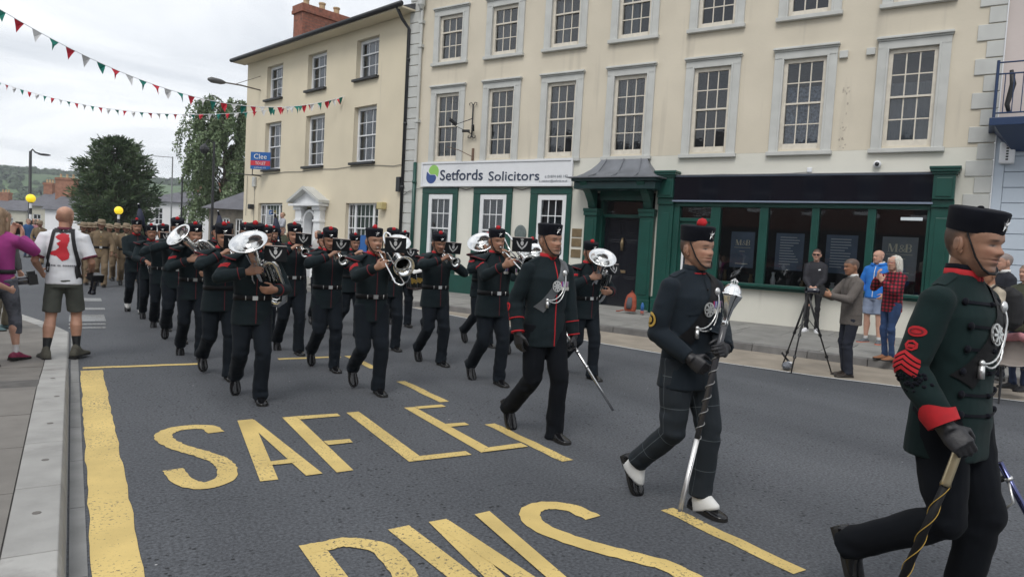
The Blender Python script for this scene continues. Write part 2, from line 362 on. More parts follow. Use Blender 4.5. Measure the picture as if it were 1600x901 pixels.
# BWS
letter([[(1.0, 3.475), (1.115, 3.475), (1.12, 1.93), (1.0, 1.93)]])
stroke([(1.04, 3.42), (1.12, 3.42), (1.24, 3.41), (1.36, 3.28), (1.37, 3.0), (1.31, 2.83), (1.12, 2.76), (1.32, 2.70), (1.42, 2.5), (1.42, 2.2), (1.32, 1.98), (1.09, 1.95)], 0.06, 0.055, 0.006, 'letter', M_YEL, 5)
letter([[(1.49, 3.48), (1.615, 3.48), (1.715, 1.93), (1.60, 1.93)], [(1.735, 3.48), (1.85, 3.48), (1.71, 1.93), (1.64, 1.93)], [(1.74, 3.46), (1.85, 3.46), (1.97, 1.93), (1.87, 1.93)], [(2.02, 3.47), (2.135, 3.47), (1.98, 1.93), (1.90, 1.93)]])
stroke([(2.65, 3.13), (2.62, 3.32), (2.50, 3.42), (2.36, 3.38), (2.28, 3.2), (2.33, 2.95), (2.45, 2.72), (2.58, 2.5), (2.61, 2.25), (2.55, 2.05), (2.42, 1.96), (2.29, 2.05), (2.24, 2.28)], 0.062, 0.062, 0.005, 'letter', M_YEL, 6)
# bars of the crossing
for y0, y1, xa, xb in ((17.4, 16.7, 0.1, 0.55), (15.4, 15.0, 0.1, 0.55), (14.2, 13.2, 0.08, 0.50), (12.95, 12.72, 0.08, 0.48), (12.5, 12.3, 0.08, 0.47)):
    flat([(xa-.1, y0), (xb, y0), (xb, y1), (xa-.1, y1)], 0.005, 'crossing_bar', M_WHTW)

# --- near pavement with its raised bus kerb
NZ = 0.15
def nz(y): return NZ if y < 7.5 else (0.035 if y > 8.7 else NZ+(0.035-NZ)*(y-7.5)/1.2)
npv = MB()
ys = [-6, 0, 4, 7.5, 8.1, 8.7, 12, 17, 20]
kx = lambda y: -0.235 if y < 12 else -0.235-0.32*(y-12)
for a, b_ in zip(ys[:-1], ys[1:]):
    npv.quad((-9, a, nz(a)-.012), (kx(a), a, nz(a)-.012), (kx(b_), b_, nz(b_)-.012), (-9, b_, nz(b_)-.012))
    npv.quad((kx(a), a, nz(a)-.012), (kx(a), a, -.05), (kx(b_), b_, -.05), (kx(b_), b_, nz(b_)-.012))
pave_n = npv.build('pavement', M_BED); tag(pave_n, kind='structure')
y = -1.0; i = 0
while y < 19.5:                                            # kerb stones, one object each
    ln = 0.91; a, b_ = y+.004, y+ln-.004; za, zb = nz(a), nz(b_); xa, xb = kx(a), kx(b_)
    b = MB(); b.add([(xa, a, -.05), (xa+.245, a, -.05), (xb+.245, b_, -.05), (xb, b_, -.05), (xa, a, za), (xa+.205, a, za), (xb+.205, b_, zb), (xb, b_, zb), (xa+.22, a, za-.035 if za > .1 else za*.6), (xb+.22, b_, zb-.035 if zb > .1 else zb*.6)],
        [(4, 5, 6, 7), (5, 8, 9, 6), (8, 1, 2, 9), (0, 1, 8, 5, 4), (3, 7, 6, 9, 2), (0, 4, 7, 3)])
    b.build('kerb_stone', M_KERB, pave_n, bevel=0.006)
    if y < 12:
        b = MB(); b.box(.012, .085, a, b_, -.03, .006); b.build('channel_block', M_CHAN, pave_n)
    if i % 1 == 0 and 2 < y < 8:
        b = MB(); b.lathe([(0.0, 0), (0.02, 0), (0.02, .002), (0, .002)], 8); b.build('drain_stud', mat('stud', (.14, .13, .12), rough=.9), pave_n, loc=(-.11+random.uniform(-.03, .03), y+.5, nz(y+.5)+.0005))
    y += ln; i += 1
xr = -0.24
for r in range(5):                                         # flags
    y = -1.0 - (r % 2)*0.3; w = 0.62
    while y < 18:
        ln = 0.9; a, b_ = y+.004, y+ln-.004; x1 = kx(y)-.006-r*w; x0 = x1-w+.008; dz = random.uniform(-.002, .002)
        b = MB(); za, zb = nz(a)+dz, nz(b_)+dz; sk = kx(b_)-kx(a)
        b.add([(x0, a, za-.05), (x1, a, za-.05), (x1+sk, b_, zb-.05), (x0+sk, b_, zb-.05), (x0, a, za), (x1, a, za), (x1+sk, b_, zb), (x0+sk, b_, zb)], [(4, 5, 6, 7), (0, 1, 5, 4), (1, 2, 6, 5), (2, 3, 7, 6), (3, 0, 4, 7)])
        b.build('paving_flag', M_FLAGN, pave_n); y += ln

# --- far pavement: kerb line fitted to the photograph
KD = Vector((0.358, -0.934, 0)).normalized(); KN = Vector((-KD.y, KD.x, 0))*1.0
if KN.x < 0: KN = -KN
K0 = Vector((7.1, 15.88, 0))
def fp(t, w, z=0.0):                                       # t along the kerb (to the right), w towards the houses
    p = K0 + KD*t + KN*w; p.z = z; return p
FZ = lambda w: 0.125 + 0.095*min(1, max(0, w)/3.4)
fpv = MB()
for a, b_ in ((-2.6, 30),):
    fpv.quad(fp(a, .1, FZ(.1)-.012), fp(b_, .1, FZ(.1)-.012), fp(b_, 3.4, FZ(3.4)-.012), fp(a, 3.4, FZ(3.4)-.012))
    fpv.quad(fp(a, 3.4, FZ(3.4)-.012), fp(b_, 3.4, FZ(3.4)-.012), fp(b_, 7, FZ(3.4)-.012), fp(a, 7, FZ(3.4)-.012))
pave_f = fpv.build('pavement', M_BED); tag(pave_f, kind='structure')
t = -2.6
while t < 24:
    b = MB(); ln = 0.92
    v = [fp(t+.004, 0, -.05), fp(t+ln-.004, 0, -.05), fp(t+ln-.004, .15, -.05), fp(t+.004, .15, -.05), fp(t+.004, 0.012, FZ(0)), fp(t+ln-.004, 0.012, FZ(0)), fp(t+ln-.004, .15, FZ(.15)), fp(t+.004, .15, FZ(.15))]
    b.add(v, [(4, 5, 6, 7), (0, 1, 5, 4), (1, 2, 6, 5), (2, 3, 7, 6), (3, 0, 4, 7)]); b.build('kerb_stone', M_STONE, pave_f, bevel=0.012)
    t += ln
rows = ((.158, .95), (.95, 1.62), (1.62, 2.45), (2.45, 3.1), (3.1, 3.95), (3.95, 4.8))
for ri, (wa, wb) in enumerate(rows):
    t = -2.6 + 0.37*((ri*7) % 3)
    while t < 22:
        ln = random.uniform(.75, 1.25); dz = random.uniform(-.003, .003); a, b_ = t+.005, t+ln-.005
        b = MB(); v = [fp(a, wa+.004, FZ(wa)-.04), fp(b_, wa+.004, FZ(wa)-.04), fp(b_, wb-.004, FZ(wb)-.04), fp(a, wb-.004, FZ(wb)-.04), fp(a, wa+.004, FZ(wa)+dz), fp(b_, wa+.004, FZ(wa)+dz), fp(b_, wb-.004, FZ(wb)+dz), fp(a, wb-.004, FZ(wb)+dz)]
        b.add(v, [(4, 5, 6, 7), (0, 1, 5, 4), (1, 2, 6, 5), (2, 3, 7, 6), (3, 0, 4, 7)]); b.build('paving_flag', M_FLAG, pave_f); t += ln
# pavement in front of the left house
def bandpoly(p, q, w0, w1): return None
b = MB(); a0 = fp(-2.6, 0, .12); d2 = Vector((-0.2375, 0.9714, 0)); n2 = Vector((0.9714, 0.2375, 0))
v = [a0, a0+d2*45, a0+d2*45+n2*6, a0+n2*6]; lo = [Vector((p.x, p.y, -.05)) for p in v]
for p in v: p.z = .125
b.add(v+lo, [(0, 3, 2, 1), (0, 1, 5, 4), (0, 4, 7, 3), (2, 3, 7, 6)]); tag(b.build('pavement', M_FLAG), kind='structure')
# tan lay-by strip and its white edge line
wl = [(6.95, 15.56), (7.85, 9.23), (8.70, 6.56), (9.49, 4.98), (11.6, 1.6), (15, -3.5)]
kb = [fp(0.3, 0), fp(6.6, -.0), fp(9.6, 0), fp(11.5, 0), fp(15, 0), fp(20.5, 0)]
for i in range(5): flat([wl[i], wl[i+1], kb[i+1][:2], kb[i][:2]], 0.004, 'layby_surface', M_LAYBY)
stroke(wl, 0.03, 0.03, 0.008, 'edge_line', M_WHT, 8)
# ================================================================== buildings
def wall_mat(name, col, var=0.07, stain=(0.36, 0.33, 0.28), spos=0.66):
    """painted render: soft mottling, long vertical rain streaks, fine relief"""
    m = bpy.data.materials.new(name); m.use_nodes = True; t = m.node_tree; b = t.nodes['Principled BSDF']; L = t.links.new
    o = t.nodes.new('ShaderNodeTexCoord').outputs['Object']
    def noise(scale, st=None, d=5):
        n = t.nodes.new('ShaderNodeTexNoise'); n.inputs['Scale'].default_value = scale; n.inputs['Detail'].default_value = d; s = o
        if st: mp = t.nodes.new('ShaderNodeMapping'); mp.inputs['Scale'].default_value = st; L(o, mp.inputs[0]); s = mp.outputs[0]
        L(s, n.inputs['Vector']); return n.outputs[0]
    r = t.nodes.new('ShaderNodeValToRGB'); r.color_ramp.elements[0].position = 0.3; r.color_ramp.elements[1].position = 0.7
    r.color_ramp.elements[0].color = (*[c*(1-var) for c in col], 1); r.color_ramp.elements[1].color = (*[min(1, c*(1+var)) for c in col], 1); L(noise(0.7), r.inputs[0])
    r2 = t.nodes.new('ShaderNodeValToRGB'); r2.color_ramp.elements[0].position = spos; r2.color_ramp.elements[1].position = spos+0.25; r2.color_ramp.elements[1].color = (.62, .62, .62, 1); L(noise(1.6, (2.2, 2.2, 0.16), 6), r2.inputs[0])
    x = t.nodes.new('ShaderNodeMix'); x.data_type = 'RGBA'; L(r2.outputs[0], x.inputs[0]); L(r.outputs[0], x.inputs[6]); x.inputs[7].default_value = (*stain, 1)
    L(x.outputs[2], b.inputs['Base Color']); b.inputs['Roughness'].default_value = 0.85; b.inputs['Specular IOR Level'].default_value = 0.3
    bp = t.nodes.new('ShaderNodeBump'); bp.inputs['Strength'].default_value = 0.25; bp.inputs['Distance'].default_value = 0.01; L(noise(14), bp.inputs['Height']); L(bp.outputs[0], b.inputs['Normal'])
    return m
M_CREAM = wall_mat('cream render', (0.635, 0.575, 0.465), .08, (.34, .31, .26), .58); M_WHITEW = wall_mat('white painted render', (0.68, 0.665, 0.59))
M_BUFF = wall_mat('buff render', (0.68, 0.605, 0.46), 0.06); M_PALEBLUE = wall_mat('pale blue render', (0.47, 0.53, 0.60)); M_PINKW = wall_mat('pale pink render', (0.60, 0.53, 0.50))
M_SURR = mat('grey painted surround', (0.525, 0.53, 0.505), rough=.8, var=.08, vscale=3, bump=.1, bscale=30, col2=(.42, .42, .38), dirt=.66)
M_SASH = mat('aged cream window paint', (0.66, 0.61, 0.52), rough=.6, var=.1, vscale=9, col2=(.45, .38, .30), dirt=.66)
M_SASHW = mat('white window paint', (0.76, 0.77, 0.78), rough=.45, var=.04, vscale=6)
M_GREEN = mat('dark green gloss paint', (0.008, 0.062, 0.048), rough=.35, var=.14, vscale=3, bump=.05, bscale=20)
M_TEAL = mat('deep green door paint', (0.010, 0.040, 0.042), rough=.4, var=.15, vscale=3)
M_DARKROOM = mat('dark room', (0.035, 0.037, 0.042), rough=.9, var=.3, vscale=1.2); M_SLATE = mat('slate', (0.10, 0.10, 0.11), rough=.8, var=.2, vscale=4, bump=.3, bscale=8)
M_LEAD = mat('lead sheet', (0.17, 0.18, 0.20), rough=.55, metal=.2, var=.2, vscale=3, bump=.1, bscale=10); M_IRON = mat('black iron', (0.02, 0.021, 0.024), rough=.5)
M_GLASS = glass_mat('old window glass', (.66, .72, .76), .04); M_SHOPGL = glass_mat('shop glass', (0.84, 0.87, 0.88), 0.07)
M_CURT = mat('net curtain', (0.22, 0.23, 0.24), rough=.95, var=.15, vscale=20, stretch=(8, 8, .3)); M_CURTB = mat('lace curtain', (0.28, 0.31, 0.38), rough=.95, var=.6, vscale=16, detail=2)
M_BLIND = mat('drawn curtain', (0.20, 0.185, 0.175), rough=.95, var=.2, vscale=14, stretch=(6, 6, .2))
M_BRICK = mat('brick red', (0.27, 0.105, 0.07), rough=.9, var=.25, vscale=9, bump=.3, bscale=25, col2=(.12, .07, .055), dirt=.55); M_POT = mat('clay pot', (.45, .33, .2), rough=.9, var=.2)
M_BRASSP = mat('aged brass plate', (.26, .19, .11), rough=.4, metal=.5, var=.15, vscale=10)
M_BLACKG = mat('black gloss', (.012, .013, .018), rough=.18, spec=.6)

def wall(name, parent, m, x0, x1, z0, z1, holes=(), depth=.16, y=0.0):
    xs = sorted({x0, x1, *[h[i] for h in holes for i in (0, 1)]}); zs = sorted({z0, z1, *[h[i] for h in holes for i in (2, 3)]})
    b = MB()
    for xa, xb in zip(xs[:-1], xs[1:]):
        for za, zb in zip(zs[:-1], zs[1:]):
            cx, cz = (xa+xb)/2, (za+zb)/2
            if any(h[0] < cx < h[1] and h[2] < cz < h[3] for h in holes): continue
            b.quad((xa, y, za), (xb, y, za), (xb, y, zb), (xa, y, zb))
    for h in holes:
        a, c, d, e = h[:4]
        b.quad((a, y, d), (a, y, e), (a, y+depth, e), (a, y+depth, d)); b.quad((c, y, e), (c, y, d), (c, y+depth, d), (c, y+depth, e))
        b.quad((a, y, e), (c, y, e), (c, y+depth, e), (a, y+depth, e)); b.quad((c, y, d), (a, y, d), (a, y+depth, d), (c, y+depth, d))
    return b.build(name, m, parent)
_unit = MB(); _unit.quad((0, 0, 0), (1, 0, 0), (1, 0, 1), (0, 0, 1)); UNIT_PANE = {}
_ub = MB(); _ub.box(0, 1, 0, 1, 0, 1); UNIT_BOX = {}
def pane(parent, x0, x1, z0, z1, y, m, name='pane', tilt=.016):
    if m.name not in UNIT_PANE: me = _unit.mesh('pane'); me.materials.append(m); UNIT_PANE[m.name] = me
    o = link(name, UNIT_PANE[m.name], None, parent, (x0, y, z0)); o.scale = (x1-x0, 1, z1-z0); o.rotation_euler = (random.uniform(-tilt, tilt), 0, random.uniform(-tilt, tilt)); return o
def bar(parent, x0, x1, y0, y1, z0, z1, m, name):
    if m.name not in UNIT_BOX: me = _ub.mesh('bar'); me.materials.append(m); UNIT_BOX[m.name] = me
    o = link(name, UNIT_BOX[m.name], None, parent, (x0, y0, z0)); o.scale = (x1-x0, y1-y0, z1-z0); return o
def sash(parent, x0, x1, z0, z1, cols, rows_up, rows_dn, y, m, fr=.055, rail=.05, split=None, curtain=None, gm=None, bw=.024):
    """sliding sash: box frame, two sashes in front of each other, glazing bars and single panes"""
    b = MB()
    b.box(x0, x0+fr, y, y+.09, z0, z1); b.box(x1-fr, x1, y, y+.09, z0, z1); b.box(x0+fr, x1-fr, y, y+.09, z1-fr*1.1, z1); b.box(x0+fr, x1-fr, y-.02, y+.09, z0, z0+fr*1.2)
    w = b.build('window', m, parent); gm = gm or M_GLASS
    gx0, gx1, gz0, gz1 = x0+fr, x1-fr, z0+fr*1.2, z1-fr*1.1
    if split is None: split = gz0+(gz1-gz0)*rows_dn/(rows_up+rows_dn)
    bar(w, gx0, gx1, y+.012, y+.062, split-.02, split+.02, m, 'meeting_rail')
    for n, za, zb, yy in ((rows_dn, gz0, split-.02, y+.05), (rows_up, split+.02, gz1, y+.025)):
        pw, ph = (gx1-gx0)/cols, (zb-za)/n
        for c in range(cols):
            for r in range(n): pane(w, gx0+c*pw, gx0+(c+1)*pw, za+r*ph, za+(r+1)*ph, yy+.012, gm)
        for c in range(1, cols): bar(w, gx0+c*pw-bw/2, gx0+c*pw+bw/2, yy, yy+.024, za, zb, m, 'glazing_bar')
        for r in range(1, n): bar(w, gx0, gx1, yy+.001, yy+.023, za+r*ph-bw/2, za+r*ph+bw/2, m, 'glazing_bar')
    if curtain:
        for (ca, cc, cb, ct, cm) in curtain:                       # fractions of the width and height
            cu = MB(); n = 24; xa, xb = gx0+(gx1-gx0)*ca, gx0+(gx1-gx0)*cc; v = []
            for i in range(n+1):
                xx = xa+(xb-xa)*i/n; yy = y+.17+.02*math.sin(i*2.1+x0*7)+.008*math.sin(i*5.3)
                v += [(xx, yy, gz0+(gz1-gz0)*cb), (xx, yy, gz0+(gz1-gz0)*ct)]
            cu.add(v, [(2*i, 2*i+2, 2*i+3, 2*i+1) for i in range(n)]); cu.build('curtain', cm, w, smooth=True)
    return w
def box(parent, name, m, x0, x1, y0, y1, z0, z1, bevel=0.0):
    b = MB(); b.box(x0, x1, y0, y1, z0, z1); return b.build(name, m, parent, bevel=bevel)
def place_text(parent, txt, size, x, z, y, m, sx=1.0, align='LEFT', offset=0.0, name='lettering', fit=None):
    me = text_mesh(txt, size, .003, align, sx, offset)
    if fit:
        xs = [v.co.x for v in me.vertices]; k = (fit[1]-fit[0])/(max(xs)-min(xs)); x0 = min(xs)
        for v in me.vertices: v.co.x = (v.co.x-x0)*k
        x = fit[0]
    return link(name, me, m, parent, (x, y, z))

# ---------------------------------------------------------------- the long cream building
RZM = math.atan2(-0.91456922, 0.40442941); PM = Vector((12.71257, 10.47612, 0))
MBLD = thing('office_building', 'long cream three storey building with grey window surrounds and green shopfronts', 'building', PM, RZM)
WC = [-8.75, -6.85, -4.935, -3.0, -0.975, 1.015, 3.02]
up = [(c-.46, c+.46, 4.02, 5.98) for c in WC] + [(c-.46, c+.46, 6.83, 8.20) for c in WC]
wall('wall', MBLD, M_CREAM, -10.2, 4.47, 3.96, 9.3, up)
gh = [(-9.30, -8.36, 1.02, 3.03), (-7.40, -6.47, 1.02, 3.03), (-5.49, -4.58, 1.02, 3.03)]
wall('lower_wall', MBLD, M_WHITEW, -10.2, 4.47, 0.1, 3.957, gh + [(-3.95, -2.16, 0.1, 3.1), (-1.62, 3.55, 1.02, 2.83)], depth=.3, y=-.006)
# rooms behind the glass
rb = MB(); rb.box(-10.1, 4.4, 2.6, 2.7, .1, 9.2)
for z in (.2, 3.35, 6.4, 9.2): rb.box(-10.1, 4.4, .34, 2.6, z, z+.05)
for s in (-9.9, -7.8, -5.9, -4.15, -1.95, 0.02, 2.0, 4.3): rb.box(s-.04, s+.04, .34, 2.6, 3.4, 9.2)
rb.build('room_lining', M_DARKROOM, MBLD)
rf = MB(); rf.add([(-10.3, -.35, 9.3), (4.6, -.35, 9.3), (4.6, 4, 11), (-10.3, 4, 11), (-10.3, 8, 9.3), (4.6, 8, 9.3)], [(0, 1, 2, 3), (3, 2, 5, 4), (0, 3, 4), (1, 5, 2), (0, 4, 5, 1)]); rf.build('roof', M_SLATE, MBLD)
sd = MB(); sd.quad((-10.2, 0, .1), (-10.2, 0, 9.3), (-10.2, 8, 9.3), (-10.2, 8, .1)); sd.quad((4.47, 0, .1), (4.47, 8, .1), (4.47, 8, 9.3), (4.47, 0, 9.3)); sd.build('side_wall', M_WHITEW, MBLD)
def surround(c, z0, z1, hood, sill):
    b = MB(); xa, xb = c-.64, c+.64
    for s_ in (-1, 1):
        xo, xi = c+s_*.63, c+s_*.45
        b.box(min(xo, xi), max(xo, xi), -.045, .02, sill+.08, hood-.22); b.box(c+s_*.45-.02, c+s_*.45+.02, -.06, .02, sill+.08, hood-.22)
    b.box(c-.63, c+.63, -.045, .02, hood-.25, hood-.09); b.box(c-.65, c+.65, -.07, .02, hood-.09, hood-.055); b.box(c-.665, c+.665, -.11, .02, hood-.055, hood-.02); b.box(c-.65, c+.65, -.085, .02, hood-.02, hood)
    o = b.build('window_surround', M_SURR, MBLD, bevel=.006)
    box(MBLD, 'window_sill', M_SURR, c-.665, c+.665, -.10, .1, sill, sill+.085, .008)
cur1 = [[(0, .36, 0, 1, M_CURT), (.36, .72, 0, .9, M_BLIND)], [(0, .38, 0, 1, M_CURT), (.3, .62, 0, 1, M_BLIND)], [(0, .34, 0, 1, M_CURT), (.34, .6, 0, 1, M_BLIND)], [(0, .32, 0, 1, M_CURT), (.45, .72, 0, 1, M_CURT)], [], [(0, 1, 0, .72, M_CURTB)], [(0, 1, 0, .68, M_CURT)]]
for i, c in enumerate(WC):
    surround(c, 4.02, 5.98, 6.19, 3.885)
    sash(MBLD, c-.455, c+.455, 4.02, 5.965, 3, 2, 2, .03, M_SASH, fr=.10, curtain=cur1[i])
    surround(c, 6.83, 8.2, 8.42, 6.745)
    sash(MBLD, c-.455, c+.455, 6.83, 8.19, 3, 1, 2, .03, M_SASH, fr=.10, curtain=[(0, .5, 0, 1, M_CURT)] if i < 4 else [])
# quoins on both ends, block by block
z = .25; k = 0
while z < 9.2:
    w = .42 if k % 2 == 0 else .26
    box(MBLD, 'quoin', M_PALEBLUE if False else M_SURR, 4.47-w, 4.485, -.03, .05, z+.006, z+.30, .008)
    box(MBLD, 'quoin', M_SURR, -10.36, -9.93, -.03, .05, z+.006, z+.30, .008)
    z += .315; k += 1
# solicitor's front
M_SIGNW = mat('white sign board', (.74, .75, .77), rough=.35, var=.02); M_NAVY = mat('navy lettering', (.02, .035, .075), rough=.5); M_GREYL = mat('grey lettering', (.25, .27, .3), rough=.5)
sg = box(MBLD, 'sign_board', M_SIGNW, -9.53, -4.45, -.10, -.01, 3.26, 3.93, .006)
fr = MB()
for a in ((-9.55, -4.43, 3.90, 3.95), (-9.55, -4.43, 3.24, 3.29)): fr.box(a[0], a[1], -.125, -.09, a[2], a[3])
for a in ((-9.55, -9.50), (-4.48, -4.43)): fr.box(a[0], a[1], -.122, -.09, 3.29, 3.90)
fr.build('sign_frame', M_SIGNW, sg)
place_text(sg, 'Setfords', .42, 0, 3.425, -.108, M_NAVY, fit=(-8.83, -7.28), offset=.004)
place_text(sg, 'Solicitors', .36, 0, 3.40, -.108, M_NAVY, fit=(-7.08, -5.42), offset=.002)
place_text(sg, 't: 01874 640 142', .10, 0, 3.46, -.108, M_GREYL, fit=(-5.25, -4.56)); place_text(sg, 'e: solicitors@setfords.co.uk', .08, 0, 3.35, -.108, M_GREYL, fit=(-5.42, -4.56))
def arcpts(cx, cz, r, a0, a1, n=14, sxx=1.0): return [(cx+sxx*r*math.cos(math.radians(a0+(a1-a0)*i/n)), cz+r*math.sin(math.radians(a0+(a1-a0)*i/n))) for i in range(n+1)]
lg = MB(); lg.prism(arcpts(-9.08, 3.68, .19, 0, 180)+[(-9.20, 3.60), (-9.02, 3.60), (-8.92, 3.52)], -.106, -.100); lg.build('logo_leaf', mat('leaf green', (.28, .55, .12), rough=.4), sg)
lg = MB(); lg.prism(arcpts(-9.17, 3.52, .19, 180, 360)+[(-9.03, 3.58), (-9.22, 3.585), (-9.34, 3.68)], -.106, -.100); lg.build('logo_leaf', mat('logo blue', (.03, .07, .25), rough=.4), sg)
for i, (a, b_) in enumerate(((-9.53, -8.19), (-7.62, -6.30), (-5.71, -4.44))):
    s = MB(); h0 = gh[i]
    s.box(a, h0[0]+.015, -.05, .03, .72, 3.04); s.box(h0[1]-.015, b_, -.05, .03, .72, 3.04); s.box(a, b_, -.055, .03, 3.04, 3.21); s.box(a, b_, -.05, .03, .72, 1.02); s.build('window_surround', M_GREEN, MBLD, bevel=.01)
    box(MBLD, 'window_sill', M_GREEN, a-.02, b_+.02, -.13, .02, .96, 1.03, .01)
    sash(MBLD, h0[0]+.012, h0[1]-.012, 1.04, 3.02, 3, 2, 2, -.03, M_SASHW, fr=.12, curtain=[(0, .5, 0, 1, M_CURT), (.5, .95, .3, 1, M_CURT)])
box(MBLD, 'plinth', M_GREEN, -9.92, -4.20, -.09, .0, .1, .715, .01)
# oval plaque and brass plates
pq = MB(); pq.add([], []); pq.lathe([(0, 0), (.16, 0), (.19, .008), (.20, .02), (.20, .03)], 28, Matrix.Translation((-5.98, -.008, 1.98)) @ Matrix.Rotation(math.radians(90), 4, 'X') @ Matrix.Diagonal((.95, 1.15, -1, 1)) @ Matrix.Translation((0, 0, -.035))); pq.build('wall_plaque', mat('verdigris plaque', (.12, .15, .145), rough=.5, var=.2, vscale=14, bump=.5, bscale=30), MBLD, smooth=True)
box(MBLD, 'plate_board', M_WHITEW, -4.42, -4.04, -.03, -.005, 1.2, 2.22)
for z in (1.95, 1.70, 1.42): box(MBLD, 'name_plate', M_BRASSP, -4.37, -4.09, -.05, -.028, z, z+.21, .004)
# portico with swept lead roof and six panelled door
for a, b_ in ((-3.98, -3.64), (-2.48, -2.12)):
    p = MB(); p.box(a, b_, -.14, .12, .18, 2.66); p.box(a-.03, b_+.03, -.17, .12, .18, .50); p.box(a-.02, b_+.02, -.18, .12, 2.50, 2.60); p.box(a-.03, b_+.03, -.20, .12, 2.60, 2.68); p.box(a+.07, b_-.07, -.155, -.13, .62, 2.40)
    p.build('door_pilaster', M_GREEN, MBLD, bevel=.008)
    br = MB(); br.prism([(0, 0), (-.10, .02), (-.16, .16), (-.34, .36), (-.60, .52), (-.66, .66), (0, .66)], -.10, .10, Matrix.Translation(((a+b_)/2, -.02, 2.68)) @ Matrix.Rotation(math.radians(-90), 4, 'Z') @ Matrix.Scale(-1, 4, (1, 0, 0))); br.build('roof_bracket', M_GREEN, MBLD, bevel=.006)
p = MB(); p.box(-4.12, -1.90, -.70, .0, 3.30, 3.38); p.box(-4.08, -1.94, -.62, 0, 3.12, 3.30); p.build('portico_cornice', M_TEAL, MBLD, bevel=.01)
p = MB(); p.box(-3.64, -2.48, -.02, .30, 2.9, 3.12); p.box(-3.66, -3.60, .1, .36, .2, 2.9); p.box(-2.52, -2.46, .1, .36, .2, 2.9); p.box(-3.60, -2.52, .18, .34, 2.48, 2.56); p.build('door_frame', M_GREEN, MBLD)
pane(MBLD, -3.60, -2.52, 2.56, 2.90, .24, M_SHOPGL, 'fanlight')
lr = MB(); prof = [(0, 0), (.10, .015), (.20, .05), (.32, .12), (.46, .24), (.58, .38), (.66, .52)]      # how far in, how high
v = []; f_ = []
for d, hh in prof:
    xa, xb = -4.22+d*.92, -1.80-d*.92; v += [(xa, 0, 3.39+hh), (xa, -.78+d*1.05, 3.39+hh), (xb, -.78+d*1.05, 3.39+hh), (xb, 0, 3.39+hh)]
n = len(prof)
for i in range(n-1):
    for k in range(3): f_.append((i*4+k, i*4+k+1, (i+1)*4+k+1, (i+1)*4+k))
f_ += [(4*n-4, 4*n-3, 4*n-2, 4*n-1), (0, 3, 2, 1)]
lr.add(v, f_); smooth_angle(lr.build('portico_roof', M_LEAD, MBLD), 35)
lr = MB(); lr.box(-4.22, -1.80, -.78, 0, 3.375, 3.40)
for xx in (-3.62, -3.0, -2.4): lr.tube([(xx-.12*(xx+3.0)/(-.6)*0, -.75, 3.41), (xx*.9-.3, -.42, 3.52), (xx*.75-.75, -.12, 3.90)], .012, 6)
lr.build('lead_roll', M_LEAD, MBLD)
dr = box(MBLD, 'door', M_BLACKG, -3.58, -2.54, .26, .31, .22, 2.48)
for (a, b_, c, d) in ((-3.48, -3.12, 2.05, 2.38), (-3.0, -2.64, 2.05, 2.38), (-3.48, -3.12, 1.28, 1.93), (-3.0, -2.64, 1.28, 1.93), (-3.48, -3.12, .42, 1.02), (-3.0, -2.64, .42, 1.02)):
    q = MB(); q.box(a, b_, .245, .27, c, d); q.box(a+.05, b_-.05, .235, .25, c+.05, d-.05); q.build('door_panel', M_BLACKG, dr, bevel=.008)
kn = MB(); kn.tube([(-3.06, .22, 1.98), (-3.06, .20, 1.85), (-3.06, .21, 1.66)], [.02, .05, .03], 10); kn.build('door_knocker', M_BRASSP, dr, smooth=True)
box(dr, 'letter_plate', M_BRASSP, -3.18, -2.94, .225, .26, 1.10, 1.17, .004)
box(MBLD, 'door_step', M_FLAG, -4.0, -2.1, -.30, .36, .1, .255, .01)
box(MBLD, 'plinth', M_GREEN, -2.12, -1.62, -.05, .0, .1, .60, .01)
# M & B shopfront
for a, b_ in ((-2.02, -1.64), (3.56, 3.92)):
    p = MB(); p.box(a, b_, -.16, .05, .2, 2.80); p.box(a-.03, b_+.03, -.19, .05, .2, .55); p.box(a+.08, b_-.08, -.175, -.15, .65, 2.6); p.build('shop_pilaster', M_GREEN, MBLD, bevel=.01)
    p = MB(); p.box(a-.01, b_+.01, -.20, .05, 2.80, 2.95); p.box(a, b_, -.27, .05, 2.95, 3.42); p.box(a+.05, b_-.05, -.29, -.26, 3.0, 3.36); p.box(a-.03, b_+.03, -.30, .05, 3.42, 3.47); p.box(a-.06, b_+.06, -.34, .05, 3.47, 3.52); p.box(a-.08, b_+.08, -.36, .05, 3.52, 3.57); p.build('shop_console', M_GREEN, MBLD, bevel=.008)
fs = box(MBLD, 'shop_fascia', mat('black glass fascia', (.006, .007, .012), rough=.06, spec=.55), -1.64, 3.56, -.20, -.0, 2.885, 3.44)
q = MB(); q.box(-1.66, 3.58, -.225, -.19, 2.86, 2.895); q.box(-1.66, 3.58, -.215, -.19, 3.43, 3.455); q.build('fascia_trim', mat('blue grey trim', (.2, .24, .32), rough=.4), fs)
box(MBLD, 'flashing', M_LEAD, -1.66, 3.58, -.24, 0, 3.456, 3.475)
shop = box(MBLD, 'shop_head', M_GREEN, -1.64, 3.56, -.12, .1, 2.76, 2.86, .006)
for a, b_ in ((-1.64, -1.50), (-.76, -.54), (.33, .51), (1.40, 1.55), (2.46, 2.61), (3.50, 3.56)): box(MBLD, 'shop_mullion', M_GREEN, a, b_, -.11, .08, .96 if a > -.8 else .25, 2.76, .012)
box(MBLD, 'shop_sill', M_GREEN, -.60, 3.56, -.20, .1, 1.02, 1.09, .012); box(MBLD, 'shop_apron', M_GREEN, -.58, 3.56, -.13, .1, .96, 1.02, .008)
